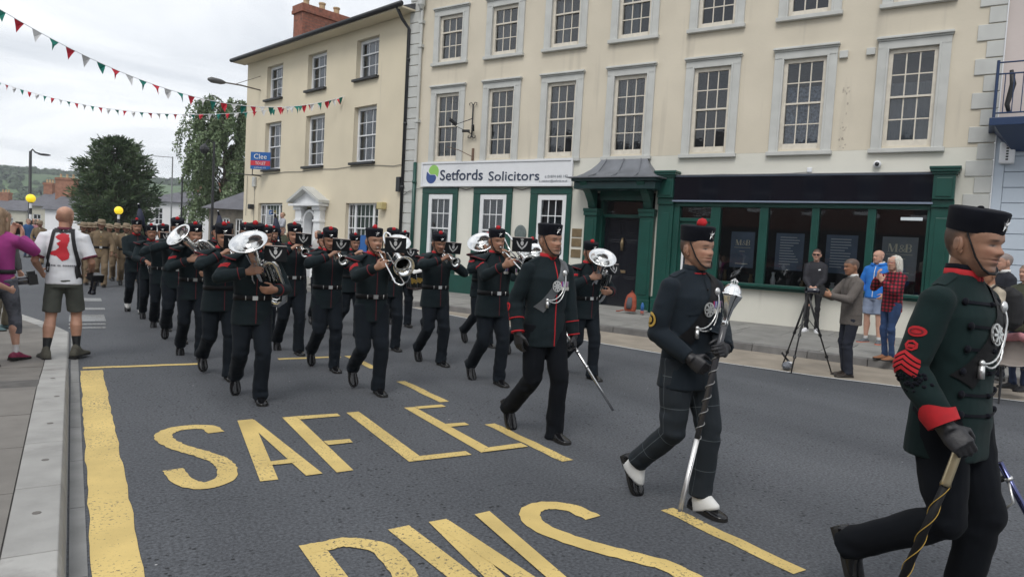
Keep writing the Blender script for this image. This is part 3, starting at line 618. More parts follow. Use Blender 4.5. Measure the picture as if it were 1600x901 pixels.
for a, b_ in ((-.54, .33), (.51, 1.40), (1.55, 2.46), (2.61, 3.50)): pane(MBLD, a, b_, 1.09, 2.76, -.02, M_SHOPGL, 'shop_window', .002)
# shop door bay at the left end: transom light and glazed door
box(MBLD, 'transom', M_GREEN, -1.50, -.76, -.08, .06, 2.42, 2.50, .006); pane(MBLD, -1.50, -.76, 2.50, 2.76, 0, M_SHOPGL, 'fanlight')
sdv = MB(); sdv.box(-1.50, -1.42, -.03, .03, .25, 2.42); sdv.box(-.84, -.76, -.03, .03, .25, 2.42); sdv.box(-1.42, -.84, -.03, .03, .25, .75); sdv.box(-1.42, -.84, -.03, .03, 2.32, 2.42); sdr = sdv.build('shop_door', M_GREEN, MBLD)
pane(sdr, -1.42, -.84, .75, 2.32, 0, M_SHOPGL, 'pane'); box(sdr, 'pull_handle', M_SASHW, -1.40, -1.35, -.09, -.05, 1.1, 2.2, .01)
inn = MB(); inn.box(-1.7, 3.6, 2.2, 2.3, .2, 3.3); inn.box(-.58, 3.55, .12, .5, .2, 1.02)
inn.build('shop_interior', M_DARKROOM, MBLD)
box(MBLD, 'window_shelf', mat('pale timber', (.45, .38, .26), rough=.6, var=.15), -.55, 3.5, .12, .5, 1.03, 1.06)
M_POSTER = mat('slate blue poster', (.12, .17, .25), rough=.5, var=.12, vscale=4); M_PGREY = mat('grey poster', (.26, .28, .30), rough=.5, var=.12, vscale=4); M_PTXT = mat('cream print', (.85, .78, .58), rough=.6)
def serif_mb(parent, x, z, w, y):
    """M&B in a high-contrast serif: thick and thin strokes with hairline serifs"""
    b = MB(); h_ = w*.36; y0, y1 = y-.002, y; k = w/10
    def para(xa, za, xb, zb, t): b.prism([(xa, za), (xa+t, za), (xb+t, zb), (xb, zb)], y0, y1)
    para(x+.4*k, z, x+.4*k, z+h_, .18*k); para(x+.4*k, z+h_, x+1.6*k, z, .75*k); para(x+1.9*k, z, x+3.1*k, z+h_, .18*k); para(x+3.1*k, z, x+3.1*k, z+h_, .75*k)
    for xa, xb in ((0, 1.0), (2.7, 4.3)): b.prism([(x+xa*k, z), (x+xb*k, z), (x+xb*k, z+.12*k), (x+xa*k, z+.12*k)], y0-.001, y1-.001)
    b.build('lettering', M_PTXT, parent)
    place_text(parent, '&', h_*1.35, x+4.2*k, z, y, M_PTXT, name='lettering', offset=-.004)
    b = MB(); para(x+7.1*k, z, x+7.1*k, z+h_, .75*k)
    for zc, r in ((z+h_*.74, h_*.26), (z+h_*.26, h_*.27)):
        o = arcpts(x+8.3*k, zc, r, -90, 90, 12, 1.25); i_ = arcpts(x+8.3*k, zc, r*.86, -90, 90, 12, .75)
        for q in range(12): b.prism([i_[q], o[q], o[q+1], i_[q+1]], y0, y1)
        b.prism([(x+7.3*k, zc+r*.86), (x+8.3*k, zc+r*.86), (x+8.3*k, zc+r), (x+7.3*k, zc+r)], y0, y1); b.prism([(x+7.3*k, zc-r), (x+8.3*k, zc-r), (x+8.3*k, zc-r*.86), (x+7.3*k, zc-r*.86)], y0, y1)
    b.build('lettering', M_PTXT, parent)
for i, (a, b_, m_) in enumerate(((-.30, .22, M_POSTER), (.68, 1.26, M_POSTER), (1.70, 2.30, M_POSTER), (2.75, 3.38, M_PGREY))):
    ps = box(MBLD, 'window_poster', m_, a, b_, .06, .07, 1.42 if i < 3 else 1.35, 2.22)
    if i in (0, 3):
        serif_mb(ps, a+.10, 1.92, (b_-a)-.18, .058)
        q = MB(); q.box(a+.08, b_-.08, .056, .059, 1.865, 1.873); q.box(a+.2, b_-.2, .056, .059, 1.78, 1.79); q.box(a+.12, b_-.12, .056, .059, 1.50, 1.515); q.build('print_line', M_PTXT, ps)
    else:
        q = MB(); zz = 2.14
        for r in range(11): q.box(a+.09, a+.09+random.uniform(.22, .42), .056, .059, zz-.018, zz); zz -= .058
        q.build('print_line', mat('pale print', (.62, .66, .68), rough=.6), ps)
q = MB(); q.box(2.95, 3.35, 1.05, 1.13, 2.62, 2.68); q.build('ceiling_light', mat('lit tube', (.8, .8, .8), emit=(.9, .97, 1, .6)), MBLD)
for i in range(14):                                      # stock on the shelf behind the glass
    xx = -.5+i*.29+random.uniform(-.05, .05); b = MB(); hh = random.uniform(.12, .34); b.lathe([(0.001, 0), (.05, 0), (.06, hh*.4), (.03, hh*.75), (.045, hh), (.001, hh)], 10); b.build('ornament', random.choice([M_SASHW, M_BRASSP, M_DARKROOM, M_IRON]), MBLD, smooth=True, loc=(xx, .34+random.uniform(-.1, .1), 1.06))
# camera, boxes, hanging sign irons, pipes, cables
b = MB(); b.ball((2.55, -.06, 3.66), .075); b.build('dome_camera', M_SASHW, MBLD, smooth=True); b = MB(); b.ball((2.55, -.11, 3.655), .045); b.build('dome_lens', M_BLACKG, MBLD, smooth=True)
box(MBLD, 'vent_box', M_SURR, 1.68, 1.84, -.07, 0, 5.85, 6.0, .01); box(MBLD, 'vent_box', M_SURR, 2.18, 2.34, -.07, 0, 5.86, 6.0, .01); box(MBLD, 'socket_box', M_SIGNW, 1.22, 1.32, -.05, 0, 3.52, 3.62, .01)
b = MB(); X = -7.78
b.tube([(X, -.06, 4.62), (X, -.06, 5.55)], .02, 8); b.tube([(X, -.06, 5.15), (X-.1, -.75, 4.85), (X, -.06, 4.72)], .014, 8); b.tube([(X-.02, -.75, 4.86), (X-.1, -.95, 4.98)], .05, 8)
for s_ in (-1, 1):
    b.tube([(X, -.06, 5.5), (X+s_*.06, -.06, 5.6), (X+s_*.13, -.06, 5.58), (X+s_*.12, -.06, 5.52)], .012, 6); b.tube([(X, -.06, 4.68), (X+s_*.06, -.06, 4.60), (X+s_*.13, -.06, 4.62), (X+s_*.12, -.06, 4.68)], .012, 6)
b.tube([(X+.02, -.06, 4.82), (X+.16, -.2, 4.78), (X+.22, -.3, 4.92)], .03, 8); b.tube([(X-.05, -.1, 4.8), (X-.2, -.25, 4.78)], .04, 8); b.build('sign_bracket', M_IRON, MBLD)
b = MB(); b.tube([(X+.05, -.03, 3.97), (X+.05, -.03, 4.32)], .035, 8); b.tube([(X+.05, -.04, 4.08), (X-.15, -.4, 4.22), (X-.35, -.7, 4.28)], .010, 6); b.build('flag_socket', mat('rusty iron', (.16, .1, .07), rough=.8, var=.3), MBLD)
b = MB(); b.tube([(-9.85, -.07, .15), (-9.85, -.07, 3.96)], .055, 10); b.tube([(-9.85, -.07, 3.35), (-9.85, -.07, 3.42)], .068, 10); b.build('downpipe', M_GREEN, MBLD, smooth=True)
b = MB(); b.tube([(-9.85, -.07, 3.97), (-9.85, -.07, 8.5)], .045, 10)
for z in (5.15, 7.35, 8.05): b.box(-9.93, -9.77, -.13, 0, z, z+.09)
b.lathe([(.05, 0), (.12, .12), (.12, .28), (.05, .28)], 8, Matrix.Translation((-9.85, -.12, 8.45))); b.build('downpipe', M_SURR, MBLD, smooth=False)
b = MB(); b.tube([(-9.85, -.16, 8.8), (-9.82, -.2, 8.95), (-9.75, -.22, 9.05)], [.07, .09, .05], 8); b.build('hopper_crow_guard', M_IRON, MBLD, smooth=True)
def cable(parent, pts, r=.009, m=None, name='cable'):
    b = MB(); b.tube(pts, r, 6); return b.build(name, m or mat('grey cable', (.12, .12, .12), rough=.7), parent)
cable(MBLD, [(-10.3, -.03, 3.0), (-10.0, -.09, 3.12), (-9.6, -.02, 3.215), (-8.9, -.06, 3.20), (-8.2, -.02, 3.22), (-7.9, -.02, 3.15), (-7.62, -.06, 3.22), (-6.3, -.06, 3.22), (-6.0, -.02, 3.15), (-5.71, -.06, 3.22), (-4.4, -.06, 3.22), (-4.1, -.03, 3.3)])
cable(MBLD, [(4.49, -.04, .3), (4.49, -.04, 9)], .012, M_SIGNW, 'conduit'); cable(MBLD, [(-1.6, -.04, 3.48), (-.6, -.04, 3.50), (.2, -.04, 3.485), (.9, -.04, 3.50), (1.26, -.04, 3.52)], .007)
for i in range(26):                                       # flaked patches below the vent
    b = MB(); b.ball((1.86+random.uniform(-.07, .07), -.001, random.uniform(4.0, 5.3)), (random.uniform(.006, .022), .004, random.uniform(.008, .03)), 8, 4); b.build('render_patch', mat('bare render', (.42, .37, .31), rough=.95, var=.2), MBLD)

# ---------------------------------------------------------------- buff house on the left
RZL = math.atan2(-0.97139375, 0.23747459); PLH = Vector((8.58477, 19.81065, 0))
LB = thing('buff_house', 'buff rendered three storey house with black eaves gutter and pedimented white doorway', 'house', PLH, RZL)
hol = []; L1 = [-8.62, -5.50, -2.38]; L2 = [-8.62, -5.50, -2.38]
hol += [(c-.66, c+.62, 4.08, 5.92) for c in L1] + [(c-.66, c+.60, 6.80, 8.10) for c in L2] + [(-9.66, -7.70, 1.12, 2.80), (-3.32, -1.42, 1.12, 2.77), (-6.0, -5.0, .1, 2.62)]
wall('wall', LB, M_BUFF, -10.98, -.02, .1, 8.45, hol, depth=.26)
q = MB(); q.quad((-10.98, 0, .1), (-10.98, 0, 8.45), (-10.98, 7, 8.45), (-10.98, 7, .1)); q.build('side_wall', M_BUFF, LB)
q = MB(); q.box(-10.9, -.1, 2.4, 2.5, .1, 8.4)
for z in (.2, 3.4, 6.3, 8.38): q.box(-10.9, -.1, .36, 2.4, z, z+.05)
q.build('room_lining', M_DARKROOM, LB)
for i, c in enumerate(L1):
    sash(LB, c-.655, c+.615, 4.08, 5.915, 3, 2, 2, .16, M_SASHW, fr=.09, curtain=[(0, 1, 0, 1, M_CURT)]); box(LB, 'window_sill', M_IRON, c-.74, c+.66, -.12, .2, 4.02, 4.10, .008)
    sash(LB, c-.655, c+.595, 6.80, 8.095, 3, 1, 2, .16, M_SASHW, fr=.09, curtain=[(0, 1, 0, 1, M_CURT)]); box(LB, 'window_sill', M_IRON, c-.74, c+.66, -.12, .2, 6.74, 6.82, .008)
for a, b_ in ((-9.655, -7.705), (-3.315, -1.425)):
    w3 = (b_-a); sash(LB, a, a+w3*.22, 1.12, 2.77, 2, 2, 2, .12, M_SASHW, fr=.05); sash(LB, a+w3*.22, a+w3*.78, 1.12, 2.77, 4, 2, 2, .12, M_SASHW, fr=.05, curtain=[(0, 1, .2, 1, M_CURT)]); sash(LB, a+w3*.78, b_, 1.12, 2.77, 2, 2, 2, .12, M_SASHW, fr=.05)
    box(LB, 'window_sill', M_IRON, a-.08, b_+.08, -.1, .15, 1.05, 1.125, .008)
# doorcase
for a, b_ in ((-6.34, -5.92), (-5.04, -4.62)):
    p = MB(); p.box(a, b_, -.20, .02, .12, 2.62); p.box(a-.04, b_+.04, -.25, .02, .12, .45); p.box(a-.03, b_+.03, -.24, .02, 2.10, 2.18); p.box(a-.05, b_+.05, -.26, .02, 2.52, 2.66); p.build('door_pilaster', M_SASHW, LB, bevel=.01)
p = MB(); p.prism([(-6.5, 2.70), (-4.46, 2.70), (-4.46, 2.80), (-5.48, 3.24), (-6.5, 2.80)], -.20, .02); p.build('pediment', M_SASHW, LB)
for s_ in (-1, 1):
    p = MB(); p.prism([(0, .02), (1.12*s_, -.46), (1.12*s_, -.36), (0, .13)] if s_ > 0 else [(0, .13), (-1.12, -.36), (-1.12, -.46), (0, .02)], -.42, .02, Matrix.Translation((-5.48, 0, 3.22))); p.build('pediment_cornice', M_SURR, LB)
p = MB(); p.box(-6.55, -4.41, -.38, .02, 2.66, 2.74); p.build('pediment_cornice', M_SASHW, LB)
p = MB(); p.prism([(-5.92, .12)]+[(-5.92, 2.1)]+list(reversed(arcpts(-5.48, 2.1, .44, 0, 180)))+[(-5.04, .12), (-5.12, .12)]+arcpts(-5.48, 2.1, .36, 0, 180)+[(-5.84, .12)], -.12, .2); p.build('door_arch', M_SASHW, LB)
dl = box(LB, 'door', mat('pale grey door', (.45, .46, .48), rough=.5), -5.95, -5.03, .24, .29, .12, 2.6)
for a, b_ in ((.4, 1.1), (1.25, 2.0)):
    for xa in (-5.84, -5.44): box(dl, 'door_panel', M_SASHW, xa, xa+.3, .225, .245, a, b_, .006)
# eaves, gutter, roof, chimney
box(LB, 'soffit', M_BUFF, -11.3, .05, -.50, .02, 8.45, 8.50)
q = MB(); q.tube([(-11.35, -.54, 8.53), (.05, -.54, 8.56)], .075, 10); q.build('gutter', M_IRON, LB, smooth=True)
q = MB(); q.add([(-11.35, -.52, 8.50), (.05, -.52, 8.50), (.05, 3.2, 9.95), (-11.35, 3.2, 9.95), (.05, 7, 8.5), (-11.35, 7, 8.5)], [(0, 1, 2, 3), (3, 2, 4, 5), (0, 3, 5), (1, 4, 2), (0, 5, 4, 1)]); q.build('roof', M_SLATE, LB)
q = MB(); q.box(-10.65, -9.9, 1.75, 3.95, 8.6, 11.15); q.box(-10.72, -9.83, 1.68, 4.02, 10.85, 11.0); q.box(-10.70, -9.85, 1.70, 4.00, 11.0, 11.2); ch = q.build('chimney', M_BRICK, LB, bevel=.015)
q = MB(); q.box(-10.68, -9.87, 1.7, 4.0, 8.6, 9.3); q.build('chimney_flaunching', M_SURR, ch)
for y_ in (2.1, 2.85, 3.55):
    q = MB(); q.lathe([(.13, 0), (.12, .3), (.15, .32), (.15, .38), (.11, .38)], 12, Matrix.Translation((-10.27, y_, 11.18))); q.build('chimney_pot', M_POT, ch, smooth=False)
z = 8.75
for zz, yo in ((8.70, 0),):
    for r in range(12):                                     # brick courses read by their joints
        q = MB(); q.box(-9.905, -9.896, 1.77, 3.93, 9.35+r*.12, 9.352+r*.12+.010); q.build('mortar_course', M_BED, ch)
# pipes, boxes, cables, sign
q = MB(); q.tube([(-.22, -.50, 8.5), (-.20, -.30, 8.2), (-.12, -.10, 7.95), (-.12, -.08, .15)], .05, 10)
for z in (7.0, 5.1, 3.2): q.tube([(-.12, -.08, z), (-.12, -.08, z+.08)], .065, 10)
q.build('downpipe', M_IRON, LB, smooth=True)
cable(LB, [(-10.95, -.02, 3.98), (-10.0, -.02, 3.93), (-8.5, -.02, 3.92), (-7.6, -.02, 3.96), (-6.4, -.02, 3.93), (-5, -.02, 3.97), (-4, -.02, 3.94), (-3.1, -.02, 3.98), (-1.5, -.02, 3.96), (-.7, -.02, 3.90), (-.2, -.03, 3.94)])
box(LB, 'meter_box', M_IRON, -.42, -.22, -.12, 0, 3.1, 3.55, .02); box(LB, 'alarm_box', M_SURR, -10.1, -9.86, -.1, 0, 3.45, 3.85, .02); box(LB, 'flood_light', mat('yellowed lamp', (.5, .42, .2), rough=.5), -1.25, -.98, -.22, 0, 2.55, 2.78, .03); box(LB, 'flood_light', M_IRON, -10.2, -10.0, -.2, 0, 2.55, 2.75, .03)
cable(LB, [(-10.65, -.03, 3.9), (-10.65, -.03, 2.95), (-10.65, -.05, 2.3)]); cable(LB, [(-9.98, -.03, 3.45), (-9.98, -.03, 1.0)])
M_BLUES = mat('estate blue', (.015, .11, .36), rough=.4); M_REDS = mat('estate red', (.55, .03, .05), rough=.4)
sgn = thing('letting_board', 'blue and red letting board on a bracket by the corner of the buff house', 'sign')
sgn.location = PLH + Vector((0, 0, 0)); sgn.rotation_euler = (0, 0, RZL)
# the board stands out square to the wall, so that people walking down the street can read it
MS = Matrix.Translation((-9.62, 0, 0)) @ Matrix.Rotation(math.radians(38), 4, 'Z')
def brd(name, m, x0, x1, y0, y1, z0, z1, parent):
    b = MB(); b.box(x0, x1, y0, y1, z0, z1, MS); return b.build(name, m, parent)
bo = brd('board', M_BLUES, -.08, .72, -.65, -.62, 4.08, 4.74, sgn); brd('stripe', M_REDS, -.08, .72, -.656, -.649, 4.22, 4.41, bo)
for tx, sz, zz, fit in (('Clee', .27, 4.48, (.06, .58)), ('TO LET', .16, 4.255, (.12, .54)), ('01874 622 222', .06, 4.12, (.08, .56))):
    o = place_text(bo, tx, sz, 0, 0, 0, M_SIGNW, fit=fit)
    for v_ in o.data.vertices: v_.co = MS @ (v_.co + Vector((fit[0], -.662, zz)))
    o.location = (0, 0, 0)
b = MB(); b.tube([MS @ Vector((.0, -.63, 4.08)), MS @ Vector((.0, -.63, 3.86)), (-9.5, 0, 3.86)], .022, 6); b.tube([(-9.5, 0, 3.86), (-10.6, -.8, 3.95)], .016, 6); b.build('bracket', M_IRON, sgn)

# ---------------------------------------------------------------- pale blue house with balcony on the right
RB = thing('balcony_house', 'pale blue boarded building with blue iron balcony beside the cream building', 'building', PM, RZM)
M_BLUEI = mat('blue painted iron', (.012, .035, .10), rough=.4)
wall('lower_wall', RB, M_PALEBLUE, 4.5, 14, .1, 4.15, y=.02); wall('upper_wall', RB, M_PINKW, 4.5, 14, 4.15, 9.5, y=.02)
for k in range(13): box(RB, 'board', M_PALEBLUE, 4.66, 13, -.015+.002*(k % 2), .03, .35+k*.285, .35+k*.285+.272, .004)
box(RB, 'corner_board', M_PALEBLUE, 4.5, 4.655, -.03, .03, .1, 4.15, .006)
bl = box(RB, 'balcony_floor', M_BLUEI, 4.36, 9, -.85, .02, 4.20, 4.34, .01)
q = MB(); q.add([(4.45, -.8, 4.20), (9, -.8, 4.20), (9, .02, 4.20), (4.45, .02, 4.20), (4.75, -.1, 3.85), (9, -.1, 3.85), (9, .02, 3.85), (4.75, .02, 3.85)], [(0, 1, 5, 4), (0, 4, 7, 3), (4, 5, 6, 7)]); q.build('balcony_bracket', M_BLUEI, RB)
q = MB()
for zz in (4.42, 5.10, 5.30): q.tube([(4.42, 0, zz), (4.42, -.8, zz), (9, -.8, zz)], .014, 6)
q.tube([(4.42, -.8, 4.34), (4.42, -.8, 5.34)], .025, 8); q.build('handrail', M_BLUEI, bl)
for k in range(9): q = MB(); q.tube([(4.42, -.72+k*.085, 4.36), (4.42, -.72+k*.085, 5.3)], .009, 6); q.build('baluster', M_BLUEI, bl)
for k in range(30): q = MB(); q.tube([(4.54+k*.13, -.8, 4.42), (4.54+k*.13, -.8, 5.1)], .009, 6); q.build('baluster', M_BLUEI, bl)
q = MB(); q.tube([(4.62, -.6, 5.2), (4.66, -.62, 4.95), (4.60, -.6, 4.6), (4.64, -.62, 4.45)], [.03, .05, .04, .03], 8); q.build('hanging_cloth', M_IRON, bl, smooth=True)
box(RB, 'alarm_box', M_SIGNW, 4.56, 4.80, -.14, 0, 3.62, 4.02, .03)
for k in range(6): box(RB, 'alarm_print', M_IRON, 4.66, 4.70, -.143, -.14, 3.68+k*.05, 3.71+k*.05)
q = MB(); q.ball((5.1, -.08, 3.85), .05); q.build('lamp', M_SIGNW, RB, smooth=True)

# ---------------------------------------------------------------- brick terrace over the road (seen in the shop glass)
OB = thing('brick_terrace', 'red brick terrace with white windows mirrored in the shop glass', 'building', (-9.5, 0, 0), math.radians(90))
# local x runs along the street, local -y faces the road after the turn
hb = [(x, x+1.0, z0, z0+1.7) for x in np.arange(-20, 16, 2.6) for z0 in (4.3,)]
wall('wall', OB, mat('sooty brick', (.15, .085, .07), rough=.9, var=.25, vscale=6), -24, 18, 3.3, 6.9, hb, depth=.2); wall('shop_wall', OB, mat('dark shop boarding', (.03, .033, .036), rough=.5, var=.3, vscale=.8), -24, 18, 0, 3.3)
for hh in hb:
    box(OB, 'window_frame', M_SASHW, hh[0]-.12, hh[1]+.12, -.05, .0, hh[2]-.2, hh[2]-.02); box(OB, 'window_frame', M_SASHW, hh[0], hh[1], .10, .14, hh[2]+.8, hh[2]+.88); pane(OB, hh[0], hh[1], hh[2], hh[3], .16, M_BLACKG)
    box(OB, 'lintel', M_SURR, hh[0]-.15, hh[1]+.15, -.03, .0, hh[3]+.01, hh[3]+.25)
q = MB(); q.add([(-24, -.4, 6.8), (18, -.4, 6.8), (18, 3, 8.2), (-24, 3, 8.2)], [(0, 1, 2, 3)]); q.build('roof', M_SLATE, OB)
# ================================================================== far houses, trees, hill, lamps, bunting
rng = np.random.default_rng(11)
def leaf_mat(name, c0, c1, rough=.75):
    m = bpy.data.materials.new(name); m.use_nodes = True; t = m.node_tree; b = t.nodes['Principled BSDF']; L = t.links.new
    tc = t.nodes.new('ShaderNodeTexCoord'); n = t.nodes.new('ShaderNodeTexNoise'); n.inputs['Scale'].default_value = 1.1; n.inputs['Detail'].default_value = 3; L(tc.outputs['Object'], n.inputs['Vector'])
    r = t.nodes.new('ShaderNodeValToRGB'); r.color_ramp.elements[0].position = .35; r.color_ramp.elements[1].position = .65; r.color_ramp.elements[0].color = (*c0, 1); r.color_ramp.elements[1].color = (*c1, 1); L(n.outputs[0], r.inputs[0]); L(r.outputs[0], b.inputs['Base Color'])
    b.inputs['Roughness'].default_value = rough; b.inputs['Specular IOR Level'].default_value = .25
    return m
M_BARK = mat('bark', (.09, .075, .06), rough=.95, var=.3, vscale=3, bump=.5, bscale=8)
def quads_mesh(name, C, A, B):
    """one small leaf face per row: centre, half axis, half axis"""
    n = len(C); V = np.stack([C-A*.35-B, C+A*.9-B*.3, C+A*.35+B, C-A*.9+B*.3], 1).reshape(-1, 3)
    me = bpy.data.meshes.new(name); me.vertices.add(4*n); me.vertices.foreach_set('co', V.ravel()); me.loops.add(4*n); me.loops.foreach_set('vertex_index', np.arange(4*n)); me.polygons.add(n)
    me.polygons.foreach_set('loop_start', np.arange(0, 4*n, 4)); me.polygons.foreach_set('loop_total', np.full(n, 4)); me.update(); me.validate(); return me
def unit(v): return v/np.maximum(np.linalg.norm(v, axis=-1, keepdims=True), 1e-9)
def conifer(loc, H, Wd):
    """dark spiky evergreen: tiers of upswept boughs set with short stiff sprays"""
    T = thing('evergreen_tree', 'broad dark spiky evergreen tree standing beyond the marching soldiers', 'tree', loc)
    t = MB(); t.tube([(0, 0, -.2), (.05, 0, H*.4), (0, .05, H*.75), (0, 0, H*.98)], [.34, .26, .15, .04], 10)
    C, A, B = [], [], []
    nb = 210
    for i in range(nb):
        u = (i+.5)/nb; z0 = H*(.10+.86*u); a = i*2.39996+rng.normal()*.2
        # outline: widest at a third, rounded top
        rr = Wd*(.62+.38*math.sin(min(1, u*1.6)*math.pi*.62)) * math.sqrt(max(0, 1-max(0, (u-.30)/.72)**2.2))*rng.uniform(.74, 1.08)
        d = np.array([math.cos(a), math.sin(a), 0]); n = 9; P = []
        for k in range(n):
            s = k/(n-1); P.append(d*rr*s+np.array([0, 0, z0-rr*.34*math.sin(s*1.9)*(1-u*.6)+rr*.22*s*s]))
        P = np.array(P); t.tube([tuple(p) for p in P[::2]], [.05*(1-.18*k) for k in range(len(P[::2]))], 5)
        m = int(90*(.4+rr/Wd)); s = rng.beta(2.2, 1.1, m); idx = s*(n-1); i0 = np.minimum(idx.astype(int), n-2); fr_ = (idx-i0)[:, None]
        c = P[i0]*(1-fr_)+P[i0+1]*fr_; sp = rng.normal(size=(m, 3))*np.array([1, 1, .62])*(.11+.07*rr/Wd); c = c+sp
        ax = unit(unit(sp)+d*.9+np.array([0, 0, .55]))*rng.uniform(.14, .26, (m, 1)); bx = unit(np.cross(ax, rng.normal(size=(m, 3))))*rng.uniform(.03, .06, (m, 1))
        C.append(c); A.append(ax); B.append(bx)
    t.build('trunk', M_BARK, T, smooth=True)
    link('crown', quads_mesh('crown', np.concatenate(C), np.concatenate(A), np.concatenate(B)), leaf_mat('evergreen spray', (.05, .085, .042), (.11, .155, .075)), T)
    return T
def birch(loc, H, Wd):
    T = thing('birch_tree', 'weeping birch with hanging strands of small leaves beside the buff house', 'tree', loc)
    t = MB(); t.tube([(0, 0, -.2), (.1, 0, H*.35), (-.05, .1, H*.7), (0, 0, H)], [.24, .18, .10, .02], 8)
    C, A, B = [], [], []
    for i in range(44):
        u = .22+.76*(i+.5)/44; a = i*2.39996+rng.normal()*.25; rr = Wd*math.sqrt(max(.03, 1-((u-.5)/.56)**2))*rng.uniform(.6, 1.08); d = np.array([math.cos(a), math.sin(a), 0]); z0 = H*u
        P = np.array([d*rr*s+np.array([0, 0, z0+rr*(.55*math.sin(s*2.4)-.15*s)]) for s in np.linspace(0, 1, 7)]); t.tube([tuple(p) for p in P], [.05*(1-.14*k) for k in range(7)], 5)
        for j in range(int(9+8*rr/Wd)):                       # hanging twigs
            s = rng.uniform(.3, 1.0); k = s*6; k0 = min(int(k), 5); p = P[k0]*(1-(k-k0))+P[k0+1]*(k-k0); ln = rng.uniform(.6, 2.2)*H/9
            dr = unit(d*rng.uniform(0, .35)+rng.normal(size=3)*.14+np.array([0, 0, -1])); m = int(40*ln); q = p+dr*(rng.uniform(0, 1, (m, 1))*ln)+rng.normal(size=(m, 3))*.075
            t.tube([tuple(p), tuple(p+dr*ln)], [.008, .004], 3)
            C.append(q); ax = unit(rng.normal(size=(m, 3))+np.array([0, 0, -.8]))*rng.uniform(.075, .13, (m, 1)); A.append(ax); B.append(unit(np.cross(ax, rng.normal(size=(m, 3))))*rng.uniform(.035, .06, (m, 1)))
    t.build('trunk', M_BARK, T, smooth=True)
    link('crown', quads_mesh('crown', np.concatenate(C), np.concatenate(A), np.concatenate(B)), leaf_mat('birch leaf', (.12, .17, .085), (.21, .27, .155)), T)
    return T
p = at_depth(181, 340, 50); conifer((p.x, p.y, 0), 8.1, 2.95)
p = at_depth(350, 330, 44); birch((p.x, p.y, 0), 9.6, 3.0)
# hill: two wooded ridges across the valley
def ridge(name, R0, R1, h0, h1, col, seed, a0=-60, a1=75):
    r_ = np.random.default_rng(seed); na, nr = 120, 10; V = []; F = []
    ph = r_.uniform(0, 6.28, 8)
    for i in range(na+1):
        a = math.radians(a0+(a1-a0)*i/na)
        top = h0+h1*(.5*math.sin(a*3+ph[0])+.28*math.sin(a*7+ph[1])+.14*math.sin(a*17+ph[2])+.05*math.sin(a*41+ph[3]))
        for k in range(nr+1):
            s = k/nr; R = R0+(R1-R0)*s; z = -2+(top+2)*(s*s*(3-2*s)); V.append((R*math.sin(a), R*math.cos(a), z))
    for i in range(na):
        for k in range(nr): F.append((i*(nr+1)+k, (i+1)*(nr+1)+k, (i+1)*(nr+1)+k+1, i*(nr+1)+k+1))
    b = MB(); b.add(V, F); o = b.build(name, col, smooth=True); return tag(o, kind='structure'), np.array(V)
M_HILL = mat('hill pasture', (.080, .130, .052), rough=1, var=.25, vscale=.012, bump=0, col2=(.060, .10, .045), dirt=.5)
hill, HV = ridge('hill', 380, 640, 36, 3, M_HILL, 3)
# woodland clumps on the hill: far trees that read as one mass
C, A, B = [], [], []
for i in range(1500):
    ang = math.radians(rng.uniform(-12, 22)); s = rng.uniform(.35, 1.0) if rng.uniform() < .8 else 1.0
    if rng.uniform() < .25: s = rng.uniform(.97, 1.0)
    na, nr = 120, 10; fi = (math.degrees(ang)+60)/135*na; i0 = int(fi); k = min(int(s*nr), nr-1); ii = i0*(nr+1)+k; f2 = s*nr-k; base = HV[ii]*(1-f2)+HV[ii+1]*f2
    base = np.array([math.sin(ang), math.cos(ang), 0])*np.hypot(base[0], base[1])+np.array([0, 0, base[2]])
    patch = math.sin(ang*23+s*5)+math.sin(ang*41-s*9)
    if patch < -.2 and s < .97: continue
    R = rng.uniform(2.2, 4.6); m = 60; d = unit(rng.normal(size=(m, 3))); d[:, 2] = np.abs(d[:, 2])
    c = base+d*R*rng.uniform(.6, 1.05, (m, 1))*np.array([1, 1, 1.15]); ax = unit(np.cross(d, rng.normal(size=(m, 3))))*R*.30; C.append(c); A.append(ax); B.append(unit(np.cross(d, ax))*R*.25)
wd = link('woodland', quads_mesh('woodland', np.concatenate(C), np.concatenate(A), np.concatenate(B)), leaf_mat('far woodland', (.055, .082, .048), (.075, .105, .06)))
tag(wd, 'green woodland clumps along the hillside across the valley', 'woodland', kind='stuff')

